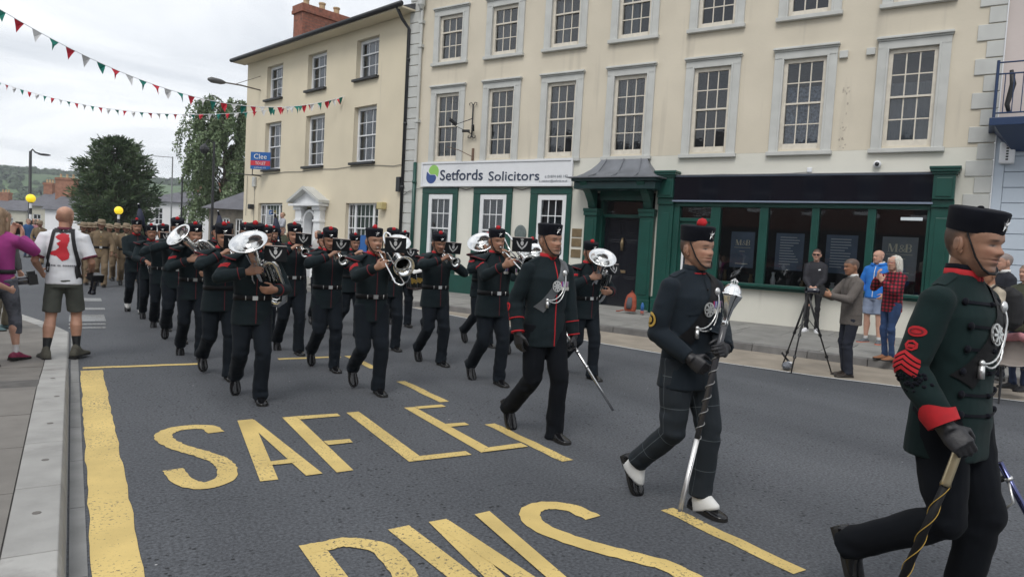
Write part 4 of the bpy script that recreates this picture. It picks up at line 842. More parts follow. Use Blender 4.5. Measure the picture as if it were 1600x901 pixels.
# --- far houses
def far_house(name, label, px0, px1, depth, eave, ridge_h, wallm, roofm, wins=(), hip=True, chim=(), dep=6.0, rz=None, base=0):
    a = at_depth(px0, 350, depth); b_ = at_depth(px1, 350, depth); a.z = b_.z = 0; w = (b_-a).length; rz_ = math.atan2(b_.y-a.y, b_.x-a.x)
    T = thing(name, label, 'house', a, rz_)
    holes = [(x0*w, x1*w, z0, z1) for x0, x1, z0, z1 in wins]; wall('wall', T, wallm, 0, w, -.1, eave, holes, depth=.15)
    q = MB(); q.quad((0, 0, -.1), (0, 0, eave), (0, dep, eave), (0, dep, -.1)); q.quad((w, 0, -.1), (w, dep, -.1), (w, dep, eave), (w, 0, eave)); q.quad((0, dep, -.1), (w, dep, -.1), (w, dep, eave), (0, dep, eave)); q.build('side_wall', wallm, T)
    hx = min(dep/2, w/2-.05) if hip else 0.0
    q = MB(); q.add([(-.3, -.35, eave), (w+.3, -.35, eave), (w+.3, dep+.3, eave), (-.3, dep+.3, eave), (hx-.0, dep/2, ridge_h), (w-hx, dep/2, ridge_h)], [(0, 1, 5, 4), (1, 2, 5), (2, 3, 4, 5), (3, 0, 4), (0, 3, 2, 1)]); rf = q.build('roof', roofm, T)
    if not hip:
        q = MB(); q.add([(0, 0, eave), (0, dep, eave), (0, dep/2, ridge_h-.1), (w, 0, eave), (w, dep, eave), (w, dep/2, ridge_h-.1)], [(0, 1, 2), (3, 5, 4)]); q.build('gable', wallm, T)
    for h in holes:
        q = MB(); q.box(h[0], h[0]+.07, .05, .1, h[2], h[3]); q.box(h[1]-.07, h[1], .05, .1, h[2], h[3]); q.box(h[0], h[1], .05, .1, h[3]-.07, h[3]); q.box(h[0], h[1], .05, .1, h[2], h[2]+.07); wn_ = q.build('window', M_SASHW, T)
        nx = max(2, int((h[1]-h[0])/.35)); nz_ = max(2, int((h[3]-h[2])/.45))
        for i in range(1, nx): x = h[0]+(h[1]-h[0])*i/nx; bar(wn_, x-.025, x+.025, .06, .09, h[2], h[3], M_SASHW, 'glazing_bar')
        for i in range(1, nz_): z = h[2]+(h[3]-h[2])*i/nz_; bar(wn_, h[0], h[1], .061, .089, z-.025, z+.025, M_SASHW, 'glazing_bar')
        pane(wn_, h[0], h[1], h[2], h[3], .1, M_BLACKG)
    for cx, cw, ch_ in chim:
        q = MB(); q.box(cx*w-cw/2, cx*w+cw/2, dep/2-.4, dep/2+.4, eave, ch_); q.box(cx*w-cw/2-.06, cx*w+cw/2+.06, dep/2-.46, dep/2+.46, ch_-.25, ch_-.05); c_ = q.build('chimney', M_CHIMF, rf)
        for k in range(3): q = MB(); q.lathe([(.12, 0), (.10, .4), (.12, .4)], 8, Matrix.Translation((cx*w-cw/2+cw*(k+.5)/3, dep/2, ch_))); q.build('chimney_pot', M_POT, c_)
    return T
M_CHIMF = mat('far brick', (.30, .15, .10), rough=.95, var=.2, vscale=3); M_FARW = mat('white wash', (.78, .78, .78), rough=.9, var=.06, vscale=.6); M_FARC = mat('cream wash', (.50, .48, .40), rough=.9, var=.1, vscale=.6)
M_FSLATE = mat('far slate', (.12, .12, .135), rough=.85, var=.18, vscale=1.5); M_STONEW = mat('grey stone wall', (.22, .20, .17), rough=.95, var=.3, vscale=3, bump=.6, bscale=6)
far_house('white_house', 'white house with hipped slate roof and small paned window past the evergreen', 215, 345, 62, 3.95, 5.2, M_FARW, M_FSLATE, [(.20, .30, 1.9, 3.4)], True, [(.60, 1.3, 6.1), (.88, .9, 6.2)])
far_house('terrace_house', 'cream gabled cottage with slate roof and orange chimney left of the evergreen', 45, 76, 78, 3.3, 5.0, M_FARC, M_FSLATE, [(.2, .6, .8, 2.4)], False, [(.15, 1.0, 6.1)])
far_house('terrace_house', 'long pale cottage with slate roof and two brick chimneys left of the evergreen', 70, 150, 72, 2.9, 4.6, M_FARW, M_FSLATE, [(.30, .36, .9, 1.9), (.48, .54, .9, 1.9), (.7, .76, .9, 1.9)], False, [(.06, 2.0, 6.4), (.55, 1.1, 5.9)])
far_house('terrace_house', 'pale distant cottage with a low roof at the far end of the street', -40, 40, 95, 2.9, 4.4, M_FARC, M_FSLATE, [(.7, .76, .9, 1.9)], False, [(.3, 1.2, 5.4)])
far_house('stone_annexe', 'low grey stone annexe with slate roof against the buff house', 326, 400, 36, 2.75, 4.1, M_STONEW, M_FSLATE, [(.28, .44, 1.0, 2.3), (.56, .72, 1.0, 2.3)], True)
far_house('cream_house', 'cream gabled house half hidden behind the birch', 345, 410, 52, 5.2, 7.2, M_FARC, M_FSLATE, [(.1, .3, 3.2, 4.6)], False)

# --- lamps, beacons, poles
def lamp_column(px, base_py_depth, top, arm, label, name='street_lamp'):
    p = at_depth(px, 350, base_py_depth); T = thing(name, label, 'street lamp', (p.x, p.y, 0))
    b = MB(); b.tube([(0, 0, 0), (0, 0, 1.2), (0, 0, 1.25), (0, 0, top)], [.13, .13, .095, .075], 8); b.build('column', M_IRON, T, smooth=True)
    b = MB(); b.tube([(0, 0, top-.05), (.1, 0, top+.12), (arm*.5, -.05, top-.05), (arm, -.1, top-.12)], [.05, .05, .045, .05], 8); b.build('arm', M_IRON, T, smooth=True)
    b = MB(); b.ball((arm+.2, -.12, top-.14), (.33, .14, .07)); b.build('lantern', M_IRON, T, smooth=True); return T
lamp_column(46, 42, 5.75, .5, 'black street lamp column beside the striped beacon pole')
def beacon(px, depth, zg, label, top=None):
    p = at_depth(px, 350, depth); T = thing('crossing_beacon', label, 'beacon', (p.x, p.y, 0), group='yellow crossing beacons')
    k = 9
    for i in range(k):
        b = MB(); b.lathe([(.055, i*zg/k), (.055, (i+1)*zg/k)], 10); b.build('pole_band', M_IRON if i % 2 else M_SASHW, T, smooth=True)
    b = MB(); b.ball((0, 0, zg+.16), .19, 16, 10); b.build('globe', mat('amber globe', (.85, .62, .02), rough=.35, emit=(1.0, .72, .03, .45)), T, smooth=True)
    b = MB(); b.lathe([(.06, 0), (.1, .03), (.06, .06)], 10, Matrix.Translation((0, 0, zg-.04))); b.build('collar', M_IRON, T); return T
beacon(47.5, 31, 2.42, 'yellow globe beacon on striped pole, before the gabled cottage'); beacon(185, 33, 2.15, 'yellow globe beacon against the dark evergreen tree')
p = at_depth(283, 350, 40); T = thing('pole', 'thin dark pole standing before the white house', 'pole', (p.x, p.y, 0)); b = MB(); b.tube([(0, 0, 0), (0, 0, 4.5)], [.05, .045], 8); b.build('shaft', M_IRON, T); b = MB(); b.ball((0, 0, 4.53), .06, 8, 6); b.build('finial', M_IRON, T)
p = at_depth(267, 350, 46); T = thing('pole', 'slim grey pole carrying a wire over the street', 'pole', (p.x, p.y, 0)); b = MB(); b.tube([(0, 0, 0), (0, 0, 6.3)], [.05, .04], 8); b.build('shaft', mat('galvanised', (.3, .31, .32), rough=.5, metal=.4), T)
q2 = at_depth(228, 243, 52); b = MB(); b.tube([(0, 0, 6.25), (q2.x-p.x, q2.y-p.y, q2.z)], .022, 5); b.build('wire', M_IRON, T)
p = at_depth(331, 350, 34); T = thing('street_lamp', 'tall dark lamp column with lantern hung in front of the birch', 'street lamp', (p.x, p.y, 0)); b = MB(); b.tube([(0, 0, 0), (0, 0, 5.9)], [.075, .05], 8); b.build('column', M_IRON, T); b = MB(); b.tube([(0, 0, 5.8), (-.3, -.1, 5.95), (-.45, -.15, 5.7)], .025, 6); b.build('arm', M_IRON, T)
b = MB(); b.lathe([(.03, .3), (.2, .12), (.22, 0), (.12, -.18), (.03, -.2)], 10, Matrix.Translation((-.45, -.15, 5.45))); b.build('lantern', M_IRON, T)
# lamp on a long arm off the buff house
ML = Matrix.Translation(PLH) @ Matrix.Rotation(RZL, 4, 'Z'); wallp = ML @ Vector((-9.81, 0, 7.27)); tip = at_depth(345, 128, 26.4)
T = thing('wall_lamp', 'street lamp on a long arm fixed to the buff house wall', 'street lamp', wallp); d = tip-wallp
b = MB(); b.tube([(0, 0, 0), d*.5+Vector((0, 0, .03)), d*.96], .028, 6); b.tube([(0, 0, .55), d*.62+Vector((0, 0, .05))], .012, 5); b.build('arm', mat('weathered arm', (.16, .14, .12), rough=.7), T)
b = MB(); b.tube([d*.9, d*1.0, d*1.22, d*1.3], [.05, .1, .11, .05], 10); b.build('lantern', mat('lamp grey', (.10, .10, .10), rough=.5), T, smooth=True)
# parking plate on its post
p = at_depth(423, 350, 27.5); T = thing('parking_sign', 'grey parking plate with blue P on a post by the buff house', 'sign', (p.x, p.y, .12), YAW*-.6)
b = MB(); b.tube([(0, .03, 0), (0, .03, 2.3)], .03, 8); b.build('post', mat('grey post', (.25, .26, .27), rough=.5), T); box(T, 'plate', mat('plate grey', (.42, .44, .46), rough=.5), -.17, .17, -.01, .01, 1.62, 2.44, .004); box(T, 'blue_panel', M_BLUES, -.07, .07, -.014, -.009, 2.24, 2.40)
place_text(T, 'P', .14, -.035, 2.265, -.018, M_SIGNW)
b = MB()
for r in range(6): b.box(-.13, .13-.03*(r % 3), -.0135, -.0095, 1.72+r*.075, 1.735+r*.075)
b.build('print_line', M_GREYL, T)
# --- bunting: two strings from the buff house over the street
M_FLAGS = [mat('bunting red', (.50, .02, .04), rough=.8), mat('bunting green', (.005, .17, .13), rough=.8), mat('bunting white', (.62, .62, .62), rough=.8)]
def bunting(p0, p1, sag, n, size, label, lean):
    T = thing('bunting', label, 'bunting', p0, group=None); P = []
    for i in range(81):
        s = i/80; q = p0.lerp(p1, s)-p0; q.z -= sag*4*s*(1-s); P.append(q)
    b = MB(); b.tube([tuple(q) for q in P], .008, 4, cap=False); b.build('cord', M_SIGNW, T)
    for i in range(n):
        s = (i+.6)/n; j = s*80; k = min(int(j), 79); q = P[k].lerp(P[k+1], j-k); d = (P[k+1]-P[k]).normalized(); w = size*.5*random.uniform(.9, 1.08)
        dn = Vector((random.uniform(-.25, .25)+lean, random.uniform(-.25, .25), -1)).normalized(); sd_ = d.cross(dn).normalized()*random.uniform(-.03, .03)
        b = MB(); b.add([q-d*w, q+d*w, q+dn*size*1.15+sd_, q+dn*size*.5+d*w*.45+sd_*2, q+dn*size*.5-d*w*.45-sd_*1.2, q+dn*size*.5+sd_*2.5], [(0, 1, 3, 5), (0, 5, 4), (5, 3, 2), (4, 5, 2)]); b.build('flag', M_FLAGS[(i+1) % 3 if label.startswith('upper') else i % 3], T)
    return T
anc = ML @ Vector((-3.6, -.03, 6.36))
e1 = at_depth(-75, -32, 13.0); e2 = at_depth(-75, 100, 27.0)
bunting(anc, e1, 1.15, 33, .215, 'upper string of red green and white bunting rising steeply over the street', .05)
bunting(anc+Vector((0, 0, -.05)), e2, 1.15, 47, .185, 'lower sagging string of red green and white bunting over the street', .03)
# ================================================================== people
# A figure faces -y, its right hand is at -x, its feet stand on z = 0.
TMP = bpy.data.scenes.new('tmp')
def remesh(mb, vox, smooth=3, fold=None):
    """one closed surface from overlapping solids, smoothed, with cloth folds pressed in"""
    me = bpy.data.meshes.new('r'); me.from_pydata(mb.v, [], mb.f); me.update()
    bm = bmesh.new(); bm.from_mesh(me); bmesh.ops.recalc_face_normals(bm, faces=bm.faces); bm.to_mesh(me); bm.free()
    ob = bpy.data.objects.new('r', me); TMP.collection.objects.link(ob)
    r = ob.modifiers.new('r', 'REMESH'); r.mode = 'VOXEL'; r.voxel_size = vox; r.adaptivity = 0
    if smooth: s = ob.modifiers.new('s', 'SMOOTH'); s.factor = .5; s.iterations = smooth
    vl = TMP.view_layers[0]; vl.update(); dg = vl.depsgraph
    out = bpy.data.meshes.new_from_object(ob.evaluated_get(dg)); bpy.data.objects.remove(ob); bpy.data.meshes.remove(me)
    n = len(out.vertices)
    if fold and n:
        co = np.empty(n*3); out.vertices.foreach_get('co', co); co = co.reshape(-1, 3); no = np.empty(n*3); out.vertices.foreach_get('normal', no); no = no.reshape(-1, 3)
        co = co+no*fold(co)[:, None]; out.vertices.foreach_set('co', co.ravel())
    out.polygons.foreach_set('use_smooth', [True]*len(out.polygons)); out.materials.clear(); out.update(); return out
def vnoise(P, seed=0):
    """smooth value noise, -1..1"""
    I = np.floor(P).astype(np.int64); F = P-I; F = F*F*(3-2*F)
    def h(i, j, k):
        x = (i*374761393+j*668265263+k*2147483647+seed*1274126177) & 0xffffffff; x = ((x ^ (x >> 13))*1274126177) & 0xffffffff; return ((x ^ (x >> 16)) & 0xffff)/32767.5-1
    r = 0
    for a in (0, 1):
        for b in (0, 1):
            for c in (0, 1):
                w = (F[:, 0] if a else 1-F[:, 0])*(F[:, 1] if b else 1-F[:, 1])*(F[:, 2] if c else 1-F[:, 2]); r = r+w*h(I[:, 0]+a, I[:, 1]+b, I[:, 2]+c)
    return r
def cloth_fold(amp, seed, knees=()):
    def f(P):
        w = P+.03*np.stack([vnoise(P*6, seed+1), vnoise(P*6, seed+2), vnoise(P*6, seed+3)], 1)
        d = .6*vnoise(w*np.array([6, 6, 16.]), seed)+.4*vnoise(w*np.array([14, 14, 26.]), seed+5)
        a = np.full(len(P), .45)
        for k in knees: a += 1.2*np.exp(-((P-np.array(k))**2).sum(1)/(.10**2))
        return amp*a*d
    return f
def V3(*a): return Vector(a)
def ik(a, t, l1, l2, pole):
    """joint between a and t for two bones, bent towards pole; also returns the reached end"""
    a, t = Vector(a), Vector(t); d = t-a; L = d.length
    if L > (l1+l2)*.999: t = a+d*((l1+l2)*.999/L); d = t-a; L = d.length
    x = (l1*l1-l2*l2+L*L)/(2*L); hgt = math.sqrt(max(0, l1*l1-x*x)); u = d/L; p = Vector(pole)-u*Vector(pole).dot(u)
    p = p.normalized() if p.length > 1e-6 else Vector((0, -1, 0))
    return a+u*x+p*hgt, t
class Pose: pass
def pose(**k):
    """joints of a figure 1.70 m tall"""
    p = Pose(); p.lean = k.get('lean', 0.0); p.hipz = k.get('hipz', .905); p.sh = k.get('sh', .185); p.shz = k.get('shz', 1.368)
    p.off = Vector((0, -p.lean, 0)); p.girth = k.get('girth', 1.0); p.hd_yaw = k.get('hd_yaw', 0.0); p.hd_pitch = k.get('hd_pitch', 0.0)
    p.legs = {}
    for s, n in ((-1, 'R'), (1, 'L')):
        ank = Vector(k['foot'+n][:3]); pitch = k['foot'+n][3] if len(k['foot'+n]) > 3 else 0.0; yaw = k['foot'+n][4] if len(k['foot'+n]) > 4 else 0.0
        hip = Vector((s*.088, 0, p.hipz)); kn, ank2 = ik(hip, ank, .42, .42, k.get('kneepole', (s*.05, -1, 0))); p.legs[n] = (hip, kn, ank2, pitch, yaw)
    p.arms = {}
    for s, n in ((-1, 'R'), (1, 'L')):
        shd = Vector((s*p.sh, 0, p.shz))+p.off; W_ = Vector(k['hand'+n]); el, w2 = ik(shd, W_, .285, .255, k.get('pole'+n, (s*.6, .7, -.6)))
        d = Vector(k['dir'+n]).normalized() if 'dir'+n in k else (w2-el).normalized(); nn = Vector(k['palm'+n]) if 'palm'+n in k else Vector((-s, 0, 0)); nn = (nn-d*nn.dot(d)).normalized()
        p.arms[n] = (shd, el, w2, d, nn, k.get('curl'+n, .8))
    p.headM = Matrix.Translation(Vector((0, -.018, 1.485))+p.off*1.15) @ Matrix.Rotation(p.hd_yaw, 4, 'Z') @ Matrix.Rotation(p.hd_pitch, 4, 'X') @ Matrix.Scale(1.05, 4)
    return p
# --- head: rings from chin to crown
HZ = np.array([-.012, 0, .012, .03, .045, .055, .063, .075, .09, .11, .125, .15, .175, .195, .21, .220, .2245])
HF = np.array([-.052, -.078, -.088, -.085, -.090, -.0885, -.092, -.091, -.0915, -.090, -.0955, -.0965, -.087, -.070, -.047, -.022, 0.])
HB = np.array([-.015, .002, .018, .040, .058, .068, .075, .083, .092, .099, .102, .103, .096, .080, .056, .028, .0005])
HWd = np.array([.022, .034, .042, .052, .058, .061, .063, .066, .069, .0725, .0745, .0755, .071, .060, .043, .022, .0005])
NZ_ = np.array([0, .066, .072, .080, .088, .098, .112, .126, .23]); NP = np.array([0, 0, .009, .0185, .0195, .0115, .0045, .0, 0]); NW = np.array([.015, .016, .019, .0195, .016, .012, .010, .010, .010])
def head_geo(n=52, rows=64, wide=1.0, fv=0):
    rv = random.Random(fv); kn, kj, kc, kb, kl = (rv.uniform(.82, 1.2), rv.uniform(.94, 1.08), rv.uniform(.3, 1.7), rv.uniform(.3, 1.9), rv.uniform(.4, 1.6)) if fv else (1, 1, 1, 1, 1)
    zs = np.interp(np.linspace(0, 1, rows), np.linspace(0, 1, len(HZ)), HZ); V = []; 
    def cub(x, xp, fp): return np.interp(x, xp, fp)
    fr_, bk, wd = cub(zs, HZ, HF), cub(zs, HZ, HB), cub(zs, HZ, HWd)*wide*np.where(zs < .09, 1+(kj-1)*(1-zs/.09), 1)
    for _ in range(2):
        for q in (fr_, bk, wd): q[1:-1] = .25*q[:-2]+.5*q[1:-1]+.25*q[2:]
    th = np.linspace(0, 2*np.pi, n, endpoint=False)
    for z, f, b, w in zip(zs, fr_, bk, wd):
        c, s = np.cos(th), np.sin(th); cy = (f+b)/2-.004; e = .86
        x = w*np.sign(c)*np.abs(c)**e; y = np.where(s < 0, cy+(cy-f)*np.sign(s)*np.abs(s)**.92, cy+(b-cy)*np.abs(s))
        front = np.clip(-s, 0, 1)
        # nose, eye sockets, brow, lips, cheekbones
        g = lambda x0, z0, sx, sz: np.exp(-((np.abs(x)-x0)/sx)**2-((z-z0)/sz)**2)
        nose = kn*np.interp(z, NZ_, NP)*np.exp(-(x/np.interp(z, NZ_, NW))**2)
        y = y-nose*(front > .3)-front*(kl*.003*g(.0, .047, .02, .007)+kl*.003*g(0, .061, .018, .006)+kc*.005*g(.045, .088, .018, .018)+kb*.0022*g(.03, .129, .022, .008)-.0070*g(.032, .110, .016, .010)-.003*g(0, .0545, .024, .003)-.004*g(.0, .032, .018, .006))
        y = y-front*.0042*g(.032, .109, .010, .0055)
        V.append(np.stack([x, y, np.full(n, z)], 1))
    V = np.concatenate(V); F = [(i*n+k, i*n+(k+1) % n, (i+1)*n+(k+1) % n, (i+1)*n+k) for i in range(rows-1) for k in range(n)]; F.append(tuple(range(n-1, -1, -1)))
    m = MB(); m.add(V.tolist(), F)
    for s in (-1, 1):                                      # ears
        R = Matrix.Rotation(math.radians(s*18), 4, 'Z'); m.ball((s*.0755*wide, .012, .102), (.010, .018, .031), 12, 10, R); m.ball((s*.083*wide, .019, .106), (.005, .014, .025), 10, 8, R); m.ball((s*.073*wide, .006, .079), (.008, .010, .012), 8, 6, R)
    return m
def head_col(P, skin, hair, hairline='short', brow=True, lip=None):
    """colours of the head in head coordinates: hair, brows, eyes, lips, slight reddening"""
    n = len(P); c = np.tile(np.array(skin), (n, 1)); x, y, z = P[:, 0], P[:, 1], P[:, 2]; ax = np.abs(x)
    c *= (1+.15*vnoise(P*30, 3)[:, None]+.12*vnoise(P*110, 4)[:, None])
    def blend(w, col): 
        nonlocal c
        w = np.clip(w, 0, 1)[:, None]; c = c*(1-w)+np.array(col)*w
    front = y < -.03
    red = np.array(skin)*np.array([1.08, .80, .78])
    blend(.45*np.exp(-((ax-.042)/.018)**2-((z-.08)/.016)**2)*front, red); blend(.5*np.exp(-(x/.016)**2-((z-.083)/.014)**2)*front, red)
    blend(.85*np.exp(-(x/.023)**4-((z-.0535)/.0078)**4)*front, lip if lip else np.array(skin)*np.array([.82, .52, .50])); blend(.8*np.exp(-(x/.024)**4-((z-.0545)/.0016)**2)*front, np.array(skin)*.25)
    if brow: blend(.9*np.exp(-((ax-.032)/.0185)**4-((z-.1275-.05*(.032-np.abs(ax-.028)))/.0042)**2)*front, np.array(hair)*1.1)
    blend(np.exp(-((ax-.032)/.0145)**4-((z-.1095)/.0045)**4)*front, (.030, .020, .016)); blend(.5*np.exp(-((np.abs(ax-.032)-.009)/.003)**2-((z-.109)/.0028)**2)*front, (.5, .46, .42))
    blend(.6*np.exp(-((ax-.008)/.004)**2-((z-.0765)/.003)**2)*front, np.array(skin)*.3)
    blend(.42*np.exp(-(x/.03)**4-((z-.02)/.02)**2)*front+.30*np.exp(-(x/.026)**4-((z-.066)/.006)**2)*front+.22*(z < .05)*(y < .03)*(1+vnoise(P*260, 9)), np.array(skin)*np.array([.55, .58, .64]))
    if hairline == 'short':
        hl = np.clip((z-(.100+.055*np.clip((-y+.01)/.06, -.2, 1)))/.012, 0, 1)*(np.clip((y+.055)/.02, 0, 1)+np.clip((z-.155)/.01, 0, 1)); ear = np.exp(-((ax-.078)/.014)**2-((y-.012)/.022)**2-((z-.1)/.034)**2)
        bk = np.clip((y-.035)/.02, 0, 1)*np.clip((z-.045)/.03, 0, 1); blend(.82*np.clip(np.maximum(hl, bk), 0, 1)*(1-np.clip(ear*1.8, 0, 1)), hair)
    elif hairline == 'bald':
        blend(.30*np.clip((y+.02)/.05, 0, 1)*np.clip((z-.05)/.04, 0, 1)*np.clip((.16-z)/.03, 0, 1), hair)
    return np.clip(c, 0, 1)
def hand_geo(m, W_, d, n, side, curl, r=1.0):
    """palm, four jointed fingers of unequal length and a thumb off the side of the palm"""
    lat = (d.cross(n) if side == 'R' else n.cross(d)).normalized()          # towards the thumb
    P0_ = W_; P1 = W_+d*.045; P2 = W_+d*.088
    m.tube([P0_-d*.02, P0_, P1, P2], [(.030*r, .022*r), (.034*r, .020*r), (.043*r, .017*r), (.042*r, .014*r)], 14, ref=lat)
    for j, (o, ln) in enumerate(((.031, .070), (.0105, .080), (-.0105, .075), (-.031, .058))):
        c = curl*(1+.06*j); p = P2+lat*o-d*.008; a = .35*c; pts = [p]; rr = [.0098*r]
        for sg, da in ((.46, .35*c), (.30, .95*c), (.24, .75*c)):
            a += da*.5; dd = d*math.cos(a)+n*math.sin(a)+lat*o*.6*(1-c); p = p+dd.normalized()*ln*sg*1.18; pts.append(p); rr.append((.0092-.0009*len(pts))*r); a += da*.5
        m.tube(pts, rr, 8); m.ball(pts[-1], rr[-1], 8, 6)
    p = W_+d*.022+lat*.030+n*.006; d1 = (lat*.75+d*.65+n*.28*curl).normalized(); q = p+d1*.040; d2 = (lat*(.35-.35*curl)+d*.85+n*.75*curl).normalized(); e = q+d2*.032; g_ = e+(d2+n*.35*curl-lat*.3*curl).normalized()*.026
    m.tube([p-d1*.02, p, q, e, g_], [.013*r, .0145*r, .012*r, .0105*r, .008*r], 10); m.ball(g_, .008*r, 8, 6)
def torso_rings(p, rows, grow=0.0, n=28):
    """rows of (z, half width, half depth, y shift)"""
    v = []; zmax = p.shz
    for z, w, d, yo in rows:
        k = max(0, min(1, (z-.9)/.5)); cx, cy = 0, yo-p.lean*k
        for i in range(n):
            a = 2*math.pi*i/n; c, s = math.cos(a), math.sin(a); v.append((cx+(w*p.girth+grow)*math.copysign(abs(c)**.82, c), cy+(d*(p.girth**1.4)+grow)*math.copysign(abs(s)**.9, s), z))
    m = len(rows); f = [(i*n+k, i*n+(k+1) % n, (i+1)*n+(k+1) % n, (i+1)*n+k) for i in range(m-1) for k in range(n)]; f += [tuple(range(n-1, -1, -1)), tuple((m-1)*n+k for k in range(n))]
    return v, f
TR_BODY = [(.84, .155, .10, .0), (.95, .150, .10, 0), (1.05, .135, .095, 0), (1.2, .150, .100, 0), (1.32, .158, .100, .005), (1.40, .145, .080, .01), (1.44, .09, .06, .01), (1.47, .055, .055, .005)]
def body_mesh(p, vox, skin, hair, hairline='short', hands=True, calf=.78, wide=1.0, sock=(.008, .009, .012), sockz=.30, fv=0):
    m = MB(); m.add(*torso_rings(p, TR_BODY))
    m.tube([V3(0, .012, 1.42)+p.off, p.headM @ V3(0, .022, .02), p.headM @ V3(0, .02, .075)], [.058, .053, .052], 16)
    for n in 'RL':
        s, e, w, d, nn, cu = p.arms[n]; m.tube([s, s.lerp(e, .35), s.lerp(e, .8), e, e.lerp(w, .3), e.lerp(w, .75), w, w+d*.015], [.045, .046, .040, .038, .041, .034, .027, .026], 12); m.ball(s, .05, 12, 8)
        if hands: hand_geo(m, w, d, nn, n, cu)
        h_, k, a, pt, yw = p.legs[n]; g = calf; bk = V3(0, .018, 0)
        m.tube([h_+V3(0, 0, .05), h_.lerp(k, .3), h_.lerp(k, .75), k, k.lerp(a, .12), k.lerp(a, .34)+bk, k.lerp(a, .6)+bk*.5, k.lerp(a, .88), a], [.085*g, .080*g, .064*g, .056*g, .052*g, .060*g, .048*g, .036*g, .037*g], 14)
        m.ball(k, .056*g, 12, 8); FM = Matrix.Translation(a) @ Matrix.Rotation(yw, 4, 'Z') @ Matrix.Rotation(pt, 4, 'X'); m.tube([FM @ V3(0, .035, -.025), FM @ V3(0, 0, -.030), FM @ V3(0, -.08, -.045)], [.026, .030, .024], 10)
    me = remesh(m, vox, 3); nb = len(me.vertices); co = np.empty(nb*3); me.vertices.foreach_get('co', co); co = co.reshape(-1, 3)
    c0 = np.tile(np.array(skin), (nb, 1))*(1+.10*vnoise(co*30, 8)[:, None])
    if sock:
        for n in 'RL':
            h_, k_, a_, pt, yw = p.legs[n]; q = np.array(k_.lerp(a_, 1-sockz)); dv = np.array((a_-k_).normalized()); hp_ = np.array(h_.lerp(k_, .5)); near = ((co-np.array(a_))**2).sum(1) < .19**2; c0[near & (((co-q) @ dv) > 0)] = sock
    hm = head_geo(wide=wide, fv=fv); hp = np.array(hm.v); hc = head_col(hp, skin, hair, hairline); M3 = np.array(p.headM); hw = hp @ M3[:3, :3].T+M3[:3, 3]
    bm = bmesh.new(); bm.from_mesh(me); b0 = len(bm.verts); vs = [bm.verts.new(q) for q in hw]
    for f in hm.f:
        try: bm.faces.new([vs[i] for i in f]).smooth = True
        except ValueError: pass
    bmesh.ops.recalc_face_normals(bm, faces=[f for f in bm.faces if f.verts[0].index == -1] or bm.faces)
    bm.to_mesh(me); bm.free(); allc = np.ones((nb+len(hp), 4)); allc[:nb, :3] = c0; allc[nb:, :3] = hc
    ca = me.color_attributes.new('Col', 'FLOAT_COLOR', 'POINT'); ca.data.foreach_set('color', allc.ravel()); return me
def foot_dir(pitch, yaw): return Vector((math.sin(yaw)*math.cos(pitch), -math.cos(yaw)*math.cos(pitch), -math.sin(pitch)))
# --- garments
TR_TUNIC = [(.765, .190, .138, .004), (.80, .188, .136, .004), (.88, .184, .132, .002), (.96, .176, .126, 0), (1.03, .168, .122, 0), (1.12, .172, .124, 0), (1.22, .182, .128, -.002), (1.31, .190, .128, 0), (1.36, .182, .114, .006), (1.405, .145, .094, .010), (1.445, .092, .076, .008), (1.480, .064, .063, .004)]
TR_SHIRT = [(.80, .182, .130, .0), (.88, .180, .128, 0), (.98, .172, .124, 0), (1.10, .170, .122, 0), (1.22, .178, .124, 0), (1.31, .183, .122, .004), (1.38, .176, .104, .008), (1.425, .145, .085, .010), (1.455, .095, .068, .008)]
def top_mesh(p, vox, rows=None, sleeve=1.0, short=False, amp=.011, seed=1, hem=None, cuff=.046, sw=1.0):
    rows = list(rows or TR_TUNIC)
    if hem is not None: rows = [(hem, *rows[0][1:])]+[r for r in rows if r[0] > hem+.02]
    m = MB(); m.add(*torso_rings(p, rows)); kn = []
    for n in 'RL':
        s, e, w, d, nn, cu = p.arms[n]; inn = Vector((0, .006, 1.36))+p.off; r = sleeve
        if short: m.tube([s.lerp(inn, .35), s, s.lerp(e, .45), s.lerp(e, .82)], [.070*r, .078*r, .072*r, .074*r], 16)
        else:
            m.tube([s.lerp(inn, .35), s, s.lerp(e, .4), s.lerp(e, .85), e, e.lerp(w, .2), e.lerp(w, .6), w-(w-e).normalized()*.012], [.056*r, .065*r, .068*r, .064*r, .063*r, .062*r, .056*r, cuff*r*1.06], 16); m.ball(e, .062*r, 14, 10); kn.append(tuple(e))
        m.ball(s+V3(0, 0, -.006), .065*r, 14, 10); sg = -1 if n == 'R' else 1
        m.tube([V3(sg*.035, .012, 1.462)+p.off, V3(sg*.10, .010, 1.425)+p.off, s+V3(0, .004, .008)], [.030, .040, .050*r], 12)
    return remesh(m, vox, 4, cloth_fold(amp, seed, kn))
